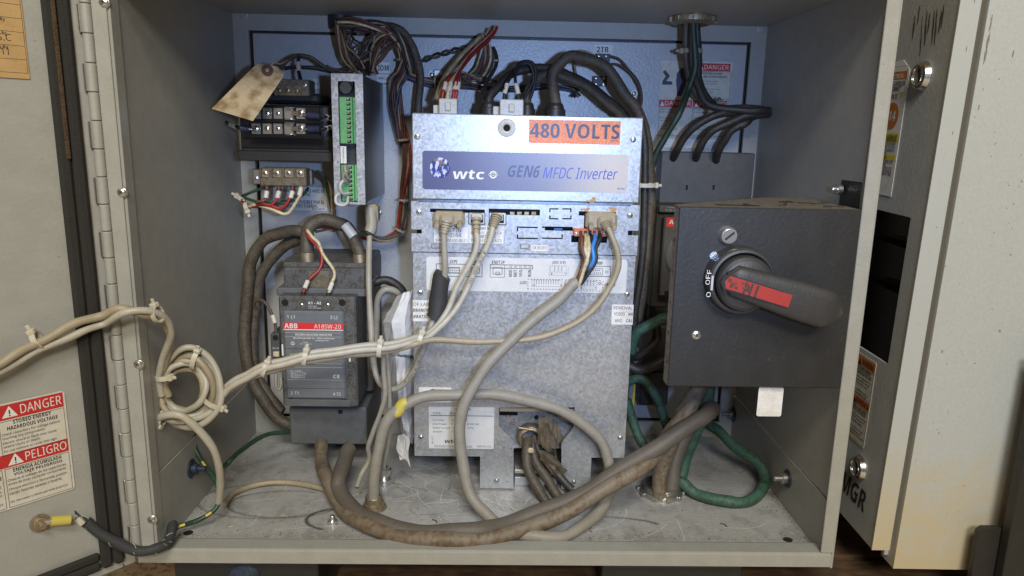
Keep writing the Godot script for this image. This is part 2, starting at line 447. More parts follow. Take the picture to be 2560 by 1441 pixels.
	mat("jacket_grey", [0.30, 0.285, 0.25], 0.55, 0.0, D, 9.0, FN, 0.08)
	mat("jacket_brown", [0.125, 0.11, 0.092], 0.6, 0.0, D, 7.0, FN, 0.15)
	mat("jacket_tan", [0.20, 0.165, 0.125], 0.6, 0.0, R, 5.0, FN, 0.15)
	mat("jacket_black", [0.040, 0.037, 0.034], 0.5, 0.0, R, 10.0, FN, 0.3)
	mat("jacket_dusty", [0.095, 0.080, 0.062], 0.6, 0.0, R, 10.0, FN, 0.3)
	mat("wire_red", [0.32, 0.022, 0.022], 0.4, 0.0, R, 14.0)
	mat("wire_red_old", [0.125, 0.042, 0.032], 0.55, 0.0, R, 14.0)
	mat("wire_cream", [0.62, 0.55, 0.38], 0.45, 0.0, R, 12.0)
	mat("wire_tan", [0.34, 0.26, 0.16], 0.55, 0.0, R, 12.0)
	mat("wire_blue", [0.035, 0.045, 0.11], 0.45, 0.0, R, 14.0)
	mat("wire_sky", [0.03, 0.19, 0.52], 0.4)
	mat("wire_brown", [0.13, 0.055, 0.035], 0.5, 0.0, R, 14.0)
	mat("wire_green", [0.030, 0.082, 0.052], 0.45, 0.0, R, 9.0)
	mat("wire_dull_green", [0.022, 0.050, 0.036], 0.5, 0.0, R, 9.0)
	mat("wire_teal", [0.05, 0.125, 0.095], 0.6, 0.0, R, 8.0, FN, 0.3)
	mat("wire_yellow", [0.50, 0.42, 0.08], 0.45)
	mat("braid", [0.035, 0.038, 0.042], 0.6, 0.0, G, 40.0, FN, 1.5)
	mat("sleeve", [0.68, 0.66, 0.60], 0.5, 0.0, D, 30.0)
	mat("paper", [0.62, 0.62, 0.62], 0.6, 0.0, D, 6.0)
	mat("sheet_paper", [0.68, 0.68, 0.70], 0.7, 0.0, G, 6.0)
	mat("label_white", [0.80, 0.80, 0.79], 0.4, 0.0, D, 8.0)
	mat("label_dirty", [0.66, 0.64, 0.58], 0.45, 0.0, D, 14.0)
	mat("label_grey", [0.66, 0.66, 0.66], 0.4, 0.0, G, 9.0)
	mat("ink_black", [0.022, 0.022, 0.024], 0.45)
	mat("ink_navy", [0.028, 0.030, 0.075], 0.4)
	mat("ink_white", [0.66, 0.65, 0.60], 0.45)
	mat("ink_grey", [0.42, 0.42, 0.40], 0.45)
	mat("ink_blue", [0.045, 0.065, 0.40], 0.4)
	mat("ink_slate", [0.05, 0.06, 0.17], 0.4)
	mat("sign_red", [0.55, 0.030, 0.032], 0.4, 0.0, D, 10.0)
	mat("sign_orange", [0.78, 0.22, 0.055], 0.38, 0.0, G, 10.0, FN, 0.25)
	mat("sign_warning", [0.60, 0.20, 0.05], 0.45, 0.0, D, 12.0)
	mat("sign_yellow", [0.62, 0.50, 0.05], 0.45)
	mat("old_yellow_paper", [0.52, 0.34, 0.15], 0.65, 0.0, D, 9.0)
	mat("ferrite", [0.040, 0.040, 0.042], 0.6, 0.0, D, 18.0, FN, 0.3)
	mat("anodised_blue", [0.04, 0.06, 0.11], 0.4, 0.3, R, 20.0)
	mat("rust_pale", [0.42, 0.25, 0.11], 0.85)
	mat("rust", [0.28, 0.11, 0.035], 0.85, 0.0, R, 40.0)
	mat("stand_black", [0.018, 0.018, 0.019], 0.5, 0.0, D, 9.0)
	mat("post_steel", [0.026, 0.025, 0.023], 0.5, 0.0, D, 9.0, FN, 0.15)
	mat("panel_paint", [0.46, 0.48, 0.485], 0.42, 0.0, G, 5.0, FN, 0.05)
	var tape = mat("tape", [0.16, 0.13, 0.095], 0.18, 0.0, D, 20.0); tape.transparency = BaseMaterial3D.TRANSPARENCY_ALPHA; tape.albedo_color.a = 0.8
	# stained cardboard
	var tagn := Image.create(256, 256, false, Image.FORMAT_RGB8)
	for y in 256:
		for x in 256:
			var a = n1.get_pixel(x, y).r; var b = n2.get_pixel(x * 2, y * 2).r; var c = n3.get_pixel(x, y).r
			var s = smoothstep(0.30, 1.15, a)
			tagn.set_pixel(x, y, Color(0.82, 0.74, 0.58).lerp(Color(0.52, 0.38, 0.22), s) * (0.95 + 0.1 * (c - 0.5)))
	var tc = mat("cardboard", [1, 1, 1], 0.75); tc.albedo_texture = tex(tagn)
	# scuffed floor of the enclosure: scratches and oily smudges, seen in the photograph
	var fl := Image.create(1024, 512, false, Image.FORMAT_RGB8)
	for y in 512:
		for x in 1024:
			var a = n1.get_pixel((x * 2) % 512, (y + 140) % 512).r; var b = n2.get_pixel(x % 512, y % 512).r; var c = n3.get_pixel(x % 512, y).r; var e = n1.get_pixel(x % 512, y).r
			var g = Color(0.70, 0.70, 0.69).lerp(Color(0.60, 0.595, 0.585), smoothstep(0.42, 0.80, a * 0.5 + e * 0.5) * 0.8)
			g = g.lerp(Color(0.78, 0.77, 0.75), smoothstep(0.6, 0.8, b) * 0.35)
			fl.set_pixel(x, y, g * (0.96 + 0.10 * (c - 0.5)))
	for k in 150:
		var dark = k % 5 == 0
		var p = Vector2(rng.randf() * 1024, rng.randf() * 512); var ang = rng.randf() * TAU; var bend = rng.randf_range(-0.02, 0.02); var n = rng.randi_range(25, 140)
		if k > 60: p = Vector2(rng.randf_range(330, 560), rng.randf_range(150, 400)); n = rng.randi_range(20, 70)
		for s in n:
			p += Vector2.from_angle(ang); ang += bend
			if p.x < 1 or p.y < 1 or p.x > 1022 or p.y > 510: break
			var q = fl.get_pixel(int(p.x), int(p.y)); fl.set_pixel(int(p.x), int(p.y), q.lerp(Color(0.25, 0.24, 0.23) if dark else Color(0.95, 0.94, 0.92), 0.7))
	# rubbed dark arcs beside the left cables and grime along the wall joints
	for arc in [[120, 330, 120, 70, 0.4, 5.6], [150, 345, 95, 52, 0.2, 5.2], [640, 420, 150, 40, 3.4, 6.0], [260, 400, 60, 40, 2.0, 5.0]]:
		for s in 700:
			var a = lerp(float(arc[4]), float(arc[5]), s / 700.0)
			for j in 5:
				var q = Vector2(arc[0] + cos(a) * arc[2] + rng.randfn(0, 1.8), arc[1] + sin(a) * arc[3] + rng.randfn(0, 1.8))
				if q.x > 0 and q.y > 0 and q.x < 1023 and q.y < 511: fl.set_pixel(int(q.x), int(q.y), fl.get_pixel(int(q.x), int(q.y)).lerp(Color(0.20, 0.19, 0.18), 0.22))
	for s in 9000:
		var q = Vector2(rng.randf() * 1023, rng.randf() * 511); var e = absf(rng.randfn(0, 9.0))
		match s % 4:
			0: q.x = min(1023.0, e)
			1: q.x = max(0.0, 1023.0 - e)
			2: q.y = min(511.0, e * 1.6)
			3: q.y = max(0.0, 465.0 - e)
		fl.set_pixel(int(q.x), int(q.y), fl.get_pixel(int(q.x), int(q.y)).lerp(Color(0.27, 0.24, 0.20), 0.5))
	var fm = mat("scuffed_floor", [0.86, 0.86, 0.86], 0.38); fm.albedo_texture = tex(fl)
	fm.normal_enabled = true; fm.normal_texture = FN; fm.normal_scale = 0.06; fm.uv1_scale = Vector3(1, 1, 1)
	# earth disc on the maker's plate, and the plate's printed blend
	var ea := Image.create(128, 128, false, Image.FORMAT_RGB8)
	for y in 128:
		for x in 128:
			var a = n1.get_pixel(x * 2 + 60, y + 90).r; var b = n1.get_pixel(x + 300, y + 300).r
			var c = Color(0.10, 0.13, 0.42).lerp(Color(0.45, 0.38, 0.25), smoothstep(0.62, 0.70, b)); c = c.lerp(Color(0.86, 0.87, 0.95), smoothstep(0.45, 0.62, a) * 0.8); ea.set_pixel(x, y, c)
	var em = mat("earth_print", [1, 1, 1], 0.4); em.albedo_texture = tex(ea)
	var wp := Image.create(512, 64, false, Image.FORMAT_RGB8)
	for y in 64:
		for x in 512:
			var c = Color(0.30, 0.31, 0.46).lerp(Color(0.42, 0.43, 0.54), smoothstep(0.0, 0.5, x / 512.0)).lerp(Color(0.73, 0.70, 0.68), smoothstep(0.45, 0.95, x / 512.0))
			wp.set_pixel(x, y, c * (0.98 + 0.04 * (n3.get_pixel(x, y).r - 0.5)))
	var pm = mat("plate_print", [1, 1, 1], 0.36); pm.albedo_texture = tex(wp)
	# boards and concrete
	var wn := Image.create(512, 256, false, Image.FORMAT_RGB8)
	for y in 256:
		for x in 512:
			var a = n2.get_pixel(int(x / 5.0) % 512, (y * 2) % 512).r; var b = n1.get_pixel(x, y).r
			wn.set_pixel(x, y, Color(0.47, 0.38, 0.28).lerp(Color(0.30, 0.22, 0.15), a) * (0.8 + 0.4 * b))
	mat("board", [0.62, 0.58, 0.55], 0.8, 0.0, tex(wn), 5.0)
	var cn := Image.create(512, 512, false, Image.FORMAT_RGB8)
	for y in 512:
		for x in 512:
			var a = n1.get_pixel(x, y).r; var b = n2.get_pixel(x, y).r; var c = n3.get_pixel(x, y).r
			var g = Color(0.80, 0.76, 0.69).lerp(Color(0.60, 0.55, 0.48), smoothstep(0.45, 0.75, b)); if b > 0.70 and c > 0.72: g = Color(0.34, 0.30, 0.26)
			cn.set_pixel(x, y, g * (0.9 + 0.2 * a))
	mat("concrete", [1, 1, 1], 0.8, 0.0, tex(cn), 2.0)
	# yellowed paint at the foot of the neighbouring cabinet
	var yn := Image.create(256, 1024, false, Image.FORMAT_RGB8)
	for y in 1024:
		for x in 256:
			var a = n1.get_pixel(x, (y * 2) % 512).r; var b = n2.get_pixel(x, y % 512).r; var c = n3.get_pixel(x, y % 512).r
			var s = clamp((y - 790 + 110 * (a - 0.5) + 50 * (b - 0.5) + 40 * (c - 0.5)) / 230.0, 0.0, 1.0) * (0.85 + 0.15 * (b - 0.4))
			var g = Color(0.752, 0.772, 0.778) * (0.97 + 0.05 * (c - 0.5))
			if b > 0.83 and c > 0.75: g *= 0.62
			yn.set_pixel(x, y, g.lerp(Color(0.78, 0.715, 0.57), clamp(s, 0.0, 0.9)))
	var ym = mat("yellowed_paint", [0.85, 0.85, 0.85], 0.42); ym.albedo_texture = tex(yn)

func _ready():
	rng.seed = 77
	# ------------------------------------------------ camera, exposure and lamps
	var cam := Camera3D.new(); cam.name = "camera"; cam.transform = Transform3D(look, EYE); cam.fov = rad_to_deg(2.0 * atan(720.5 / FOCAL)); cam.near = 0.01; cam.far = 60.0; add_child(cam); cam.make_current()
	var env := Environment.new(); env.background_mode = Environment.BG_COLOR; env.background_color = Color(0.86, 0.69, 0.47); env.background_energy_multiplier = 0.145
	env.tonemap_mode = Environment.TONE_MAPPER_LINEAR; env.tonemap_exposure = 1.12
	env.sdfgi_enabled = true; env.ssao_enabled = true; env.ssil_enabled = true
	var we := WorldEnvironment.new(); we.name = "surroundings"; we.environment = env; add_child(we)
	# the bluish lamp held beside the lens
	var fl := SpotLight3D.new(); fl.name = "hand_lamp"; fl.position = Vector3(0.075, 0.40, 0.62); fl.light_color = Color(0.64, 0.77, 1.0); fl.light_energy = 0.38; fl.light_size = 0.012; fl.spot_range = 12.0; fl.spot_attenuation = 2.0; fl.spot_angle = 30.0; fl.spot_angle_attenuation = 1.0; fl.shadow_enabled = true; add_child(fl); fl.look_at(Vector3(0.03, 0.33, -0.2))
	# two warm workshop luminaires in front of and above the enclosure
	workshop_lamp(Vector3(0.22, 1.50, 2.30), Vector3(0.0, 0.2, 0.0), Vector2(0.8, 0.4), 3.7)
	workshop_lamp(Vector3(-0.02, 1.92, 1.60), Vector3(0.05, 0.15, -0.1), Vector2(0.8, 0.4), 2.7)
	make_materials()
	build_ground()
	build_enclosure()
	build_door()
	build_neighbours()
	build_inverter()
	build_io_module()
	build_transformer()
	build_contactor()
	build_right_side()
	build_disconnect()
	build_cables()
	build_details()

func workshop_lamp(p, to, size, energy):
	var l := AreaLight3D.new(); l.name = "workshop_luminaire"; l.area_size = size; l.light_color = Color(1.0, 0.985, 0.94); l.light_energy = energy; l.area_range = 12.0; l.shadow_enabled = true
	add_child(l, true); l.look_at_from_position(p, to)

func build_ground():
	var g = obj("ground", box(Vector3(-3, -0.52, -2.5), Vector3(3, -0.50, 3)), M.concrete); struct(g)
	# dark stand that carries the enclosure
	var s = thing("enclosure_stand", "black steel stand under the open enclosure", "stand", Vector3(-0.1, -0.50, -0.1))
	for x in [[-0.305, -0.170], [0.10, 0.235]]:
		var t = tool(); add_box(t, Vector3(x[0], -0.50, -0.03), Vector3(x[1], -0.0155, -0.010), 0.001); add_box(t, Vector3(x[0], -0.50, -0.27), Vector3(x[0] + 0.006, -0.0155, -0.032)); add_box(t, Vector3(x[1] - 0.006, -0.50, -0.27), Vector3(x[1], -0.0155, -0.032))
		obj("leg", t.commit(), M.stand_black, s)
	var c = thing("blue_clamp", "small blue fitting on the black stand below the enclosure", "fitting", P(590, 1441, -0.005))
	obj("body", lathe([Vector2(0, 0.004), Vector2(0.012, 0.003), Vector2(0.016, 0.0), Vector2(0.016, -0.006)], 20), M.anodised_blue, c, at(P(605, 1446, -0.008), axis_basis(Vector3(0, 0.3, 1))))
	# timber under the cabinets
	for k in 3:
		var zs = [[-0.07, -0.005], [-0.150, -0.078], [-0.235, -0.158]][k]
		var b = obj("timber_board", box(Vector3(-0.16 + 0.01 * k, -0.075, zs[0]), Vector3(0.62, -0.045, zs[1]), 0.002), M.board)
		tag(b, ["brown timber board under the front of the enclosures", "brown timber board behind the front board", "brown timber board farthest under the enclosures"][k], "board", "timber boards under the enclosures")
	var bl = thing("timber_block", "dark timber block holding up the boards", "block", Vector3(0.3, -0.5, -0.1))
	obj("post", box(Vector3(0.24, -0.5, -0.22), Vector3(0.55, -0.0755, -0.02), 0.002), M.board, bl)

func build_enclosure():
	var e = thing("electrical_enclosure", "open grey steel enclosure with hinged left edge", "enclosure", Vector3(0, -0.012, -0.14))
	var w = 0.0025
	for s in [[XL, -1, 0.0746], [XR, 1, 0.0565]]:
		var x0 = s[0]; var x1 = s[0] + s[1] * w
		obj("side_wall", box(Vector3(min(x0, x1), s[2] + 0.0008, -0.283), Vector3(max(x0, x1), TOP, -0.002), 0.0003), M.enclosure, e)
		obj("side_wall", box(Vector3(min(x0, x1) - s[1] * 0.0007, 0.0, -0.283), Vector3(max(x0, x1) - s[1] * 0.0007, s[2] - 0.0008, -0.002), 0.0003), M.enclosure, e)
	obj("top_panel", box(Vector3(XL - w, TOP, -0.30), Vector3(XR + w, TOP + 0.003, 0.0)), M.enclosure, e)
	var st = tool()
	var a = Vector3(XL - 0.002, 0, 0); var q = XR + 0.002
	quad(st, Vector3(XL - 0.002, 0, -0.004), Vector3(XL - 0.002, 0, -0.284), Vector3(q, 0, -0.284), Vector3(q, 0, -0.004))
	quad(st, Vector3(q, -0.004, -0.004), Vector3(q, -0.004, -0.284), Vector3(XL - 0.002, -0.004, -0.284), Vector3(XL - 0.002, -0.004, -0.004))
	obj("bottom_panel", st.commit(), M.scuffed_floor, e)
	# front lip of the floor: folded up, with a rounded edge
	st = tool()
	var prof = [Vector2(-0.026, 0.0002), Vector2(-0.0225, 0.0035), Vector2(-0.019, 0.0048), Vector2(-0.002, 0.0056), Vector2(-0.0004, 0.0049), Vector2(0.0, 0.0035), Vector2(0.0, -0.0085), Vector2(-0.002, -0.0100), Vector2(-0.012, -0.0105)]
	for k in prof.size() - 1:
		quad(st, Vector3(XL - 0.018, prof[k + 1].y, prof[k + 1].x), Vector3(XL - 0.018, prof[k].y, prof[k].x), Vector3(XR + 0.006, prof[k].y, prof[k].x), Vector3(XR + 0.006, prof[k + 1].y, prof[k + 1].x))
	obj("front_lip", st.commit(), M.enclosure_rim, e)
	# rim of the opening
	obj("rim", box(Vector3(XL - 0.0215, 0.0058, -0.0022), Vector3(XL, TOP + 0.02, 0.0), 0.0006), M.enclosure_rim, e)
	obj("rim", box(Vector3(XL - 0.0005, 0.0058, -0.014), Vector3(XL + 0.0012, TOP, 0.0004), 0.0005), M.enclosure_rim, e)
	obj("rim", box(Vector3(0.3047, 0.006, -0.0022), Vector3(0.3165, TOP + 0.02, 0.0), 0.0006), M.enclosure_rim, e)
	obj("rim", box(Vector3(0.3158, -0.0100, -0.012), Vector3(0.3178, TOP + 0.02, -0.0005), 0.0006), M.enclosure_rim, e)
	obj("rim", box(Vector3(0.3152, -0.0098, -0.0024), Vector3(0.3170, 0.006, -0.0002)), M.enclosure_rim, e)
	obj("rim", box(Vector3(XL, TOP - 0.0135, -0.012), Vector3(XR, TOP, 0.0), 0.0006), M.enclosure_rim, e)
	# frame at the back and the plate that carries the devices
	var pl = zp(-0.283)
	var o = Rect2(uv(pl, 620, 70).x, uv(pl, 1800, 1057).y, 0, 0); o.end = Vector2(uv(pl, 1879, 105).x, 0.4975)
	obj("back_frame", holed(Rect2(XL, 0, XR - XL, TOP), [o], 0.004, -0.287), M.enclosure, e)
	obj("back_wall", box(Vector3(XL, 0, -0.306), Vector3(XR, TOP, -0.303)), M.black_plastic, e)
	obj("backplate", box(Vector3(o.position.x + 0.0022, o.position.y + 0.0022, -0.293), Vector3(o.end.x - 0.0022, o.end.y - 0.0022, ZB), 0.0008), M.backplate, e)
	for c in [[608, 42], [1905, 78]]:   # weld beads at the corners of the frame
		for k in 1: obj("weld_bead", lathe([Vector2(0, 0.0012), Vector2(0.004, 0.0008), Vector2(0.006, 0)], 12), M.enclosure_rim, e, at(P(c[0] + 4 * k, c[1] + 14 * k - 8, -0.283), axis_basis(Vector3(0, 0, 1))))
	# screws in the hinge leaf and rim
	for s in [[258, 5], [303, 481], [344, 911], [378, 1300]]: screw(e, P(s[0], s[1], 0.0022), Vector3(0, 0, 1), 0.0039)
	for s in [[1970, 1350], [470, 1333]]: obj("drain_hole", lathe([Vector2(0, 0.0002), Vector2(0.0042, 0.0002), Vector2(0.0046, 0.0)], 20), M.hole, e, at(PF(s[0], s[1], 0.0004)))
	# piano hinge
	var h = thing("piano_hinge", "long grey piano hinge along the left edge of the enclosure", "hinge", Vector3(-0.3305, 0, 0))
	obj("leaf", box(Vector3(-0.3285, 0.0075, 0.0005), Vector3(-0.3155, 0.535, 0.0021), 0.0004), M.enclosure_rim, h)
	var ln = 0.02235
	for k in 24:
		var y = 0.0105 + k * ln
		var kn = obj("knuckle", lathe([Vector2(0, ln - 0.0004), Vector2(0.0036, ln - 0.0004), Vector2(0.0040, ln - 0.0010), Vector2(0.0040, 0.0008), Vector2(0.0036, 0.0002), Vector2(0, 0.0002)], 18), M.enclosure_rim if k % 2 == 0 else M.enclosure, h, at(Vector3(-0.3305, y, 0.0042)))
		if k % 2 == 0: obj("leaf_edge", cbox(Vector3(0.0028, ln - 0.0012, 0.0012), 0.0002), M.chrome, kn, at(Vector3(-0.3352, y + ln / 2, 0.0058), Basis(Vector3.UP, -0.5)))

var door_pl
func build_door():
	var u = Vector3(-0.669, 0, 0.743); var n = Vector3(0.743, 0, 0.669)
	door_pl = plane(Vector3(-0.335, 0, 0.0), -u, Vector3.UP)   # u runs from the free side to the hinge
	var d = thing("enclosure_door", "grey enclosure door swung open with black foam gasket", "door", Vector3(-0.335, -0.01, 0))
	var F = frame(door_pl, 0, 0, 0)
	obj("panel", box(Vector3(-0.30, -0.006, -0.003), Vector3(-0.0088, 0.55, -0.0005), 0.0008), M.enclosure, d, F)
	# folded rim beside the hinge and along the bottom
	obj("rim", box(Vector3(-0.0098, -0.008, -0.010), Vector3(0.0006, 0.55, 0.0008), 0.0012), M.enclosure_rim, d, F)
	obj("rim", box(Vector3(-0.30, -0.0085, -0.010), Vector3(-0.0100, -0.0012, 0.0006), 0.0015), M.enclosure_rim, d, F)
	# gasket: two foam ridges on each side
	for r in [[-0.0300, -0.0200, 0.0058], [-0.0198, -0.0104, 0.0070]]:
		obj("gasket_strip", box(Vector3(r[0], 0.0, 0), Vector3(r[1], 0.55, r[2]), 0.0028), M.foam, d, F)
	for r in [[0.0002, 0.0085, 0.0062], [0.0087, 0.0175, 0.0052]]:
		obj("gasket_strip", box(Vector3(-0.30, r[0], 0), Vector3(-0.0302, r[1], r[2]), 0.0026), M.foam, d, F)
	obj("gasket_strip", box(Vector3(-0.0246, 0.36, 0.0057), Vector3(-0.0212, 0.55, 0.0074), 0.0008), M.foam_brown, d, F)
	# danger sign
	var pl = door_pl
	var A = uv(pl, 158, 976); var B = uv(pl, 187, 1222)
	var R = Rect2(-0.165, B.y, 0, 0); R.end = Vector2(B.x, A.y)
	var s = obj("danger_sign", extrude(round_rect(R, 0.003), 0.0003), M.label_dirty, d, frame(pl, 0, 0, 0.0001))
	var u1 = R.end.x - 0.0015; var ww = 0.047; var hh = R.size.y
	var u0 = u1 - ww
	for rr in [Rect2(u0, R.end.y - hh * 0.155, ww, hh * 0.14), Rect2(R.position.x + 0.002, R.end.y - hh * 0.60, R.size.x - 0.0035, hh * 0.125)]:
		var red = tool(); bar(red, rr); print_on(s, red, M.sign_red, pl, 0.00048, "red_band")
	var wt = tool(); ink_rect(wt, "DANGER", Rect2(u0 + 0.016, R.end.y - hh * 0.125, ww - 0.0175, hh * 0.085)); ink_rect(wt, "PELIGRO", Rect2(u0 + 0.0155, R.end.y - hh * 0.575, ww - 0.017, hh * 0.08)); ink_rect(wt, "DANGER", Rect2(u0 - 0.035, R.end.y - hh * 0.575, 0.031, hh * 0.08))
	for y in [0.135, 0.585]:
		var c = Vector3(u0 + 0.0085, R.end.y - hh * y, 0); quad(wt, c + Vector3(-0.0055, 0, 0), c + Vector3(0, hh * 0.105, 0), c + Vector3(0, hh * 0.105, 0), c + Vector3(0.0055, 0, 0))
	print_on(s, wt, M.ink_white, pl, 0.0006, "white_lettering")
	var k = tool()
	for y in [0.128, 0.578]: ink_rect(k, "!", Rect2(u0 + 0.0079, R.end.y - hh * y, 0.0012, hh * 0.06), true)
	var T = func(txt, row, hgt, wd, bold, x = 0.0015): ink_rect(k, txt, Rect2(u0 + x, R.end.y - hh * row, wd, hh * hgt), bold)
	T.call("STORED ENERGY", 0.205, 0.035, 0.027, true, 0.010); T.call("HAZARDOUS VOLTAGE", 0.255, 0.035, 0.036, true, 0.0055)
	T.call("Check capacitors for voltage before", 0.305, 0.032, 0.041, false); T.call("touching any components.", 0.342, 0.032, 0.030, false); T.call("Electric shock or flash may cause", 0.385, 0.032, 0.038, false); T.call("severe injury or death.", 0.42, 0.03, 0.026, false); T.call("Do not remove or cover this sign.", 0.462, 0.03, 0.038, false)
	T.call("ENERGIA ACUMULADA", 0.655, 0.035, 0.035, true, 0.006); T.call("VOLTAJE PELIGROSO", 0.70, 0.035, 0.035, true, 0.006); T.call("Cheque el voltage de los capacitores", 0.742, 0.032, 0.042, false); T.call("antes de tocar caulquier componente.", 0.78, 0.032, 0.042, false); T.call("Choque electrico o flamarada pueden", 0.828, 0.032, 0.042, false); T.call("causar lesiones severas o muerte.", 0.866, 0.03, 0.038, false); T.call("No remueva u obstruya este anuncio.", 0.95, 0.03, 0.042, false)
	for q in [[0.165, 0.32], [0.61, 0.375]]: outline(k, Rect2(u0 + 0.0003, R.end.y - hh * (q[0] + q[1]), ww - 0.0006, hh * q[1]), 0.0003)
	outline(k, Rect2(u0 - 0.049, R.end.y - hh * 0.985, ww + 0.0005, hh * 0.375), 0.0003); T.call("VOLTAGE DANGEREUSE", 0.70, 0.035, 0.034, true, -0.0365); T.call("avant de toucher les condensateurs", 0.78, 0.032, 0.040, false, -0.0435); T.call("touchant les composants.", 0.828, 0.03, 0.027, false, -0.0305); T.call("graves ou la mort", 0.866, 0.03, 0.020, false, -0.0235); T.call("Ne pas enlever ou couvrir", 0.95, 0.03, 0.028, false, -0.0315)
	print_on(s, k, M.ink_black, pl, 0.00062)
	# yellowed inspection sheet
	A = uv(pl, 74, 198)
	var sh = obj("inspection_sheet", extrude([Vector2(-0.11, A.y), Vector2(A.x, A.y), Vector2(A.x, 0.55), Vector2(-0.11, 0.55)], 0.0003), M.old_yellow_paper, d, frame(pl, 0, 0, 0.0001))
	k = tool()
	for y in 9:
		bar(k, Rect2(-0.108, A.y + 0.004 + y * 0.0098, 0.108 + A.x - 0.0008, 0.0003))
		if y % 2 == 1 or y == 2: ink_rect(k, ["Inspected By", "Assembly By", "Connected By"][y % 3], Rect2(A.x - 0.030, A.y + 0.0105 + y * 0.0098, 0.018, 0.0032), true)
	bar(k, Rect2(A.x - 0.0011, A.y + 0.004, 0.0003, 0.09))
	ink_rect(k, "S.C", Rect2(A.x - 0.018, A.y + 0.0265, 0.0085, 0.005)); ink_rect(k, "8-11", Rect2(A.x - 0.022, A.y + 0.0165, 0.010, 0.005))
	print_on(sh, k, M.ink_black, pl, 0.00045)
	# ground stud with ring lug
	var b = hit(pl, 99, 1308); var nn = pl.n
	var g = obj("ground_stud", lathe([Vector2(0, 0.009), Vector2(0.0024, 0.009), Vector2(0.0027, 0.0082), Vector2(0.0027, 0.004), Vector2(0.0052, 0.004), Vector2(0.0056, 0.0035), Vector2(0.0056, 0.001), Vector2(0.0078, 0.001), Vector2(0.0078, 0.0)], 20), M.dull_metal, d, at(b, axis_basis(nn)))
	var c0 = hit(pl, 122, 1300) + nn * 0.004; var c1 = hit(pl, 168, 1294) + nn * 0.006
	obj("lug_barrel", tube([c0, c1], 0.0042, 14), M.wire_yellow, d)
	obj("lug_tongue", tube([b + nn * 0.0032, c0], 0.0024, 10), M.zinc, d)

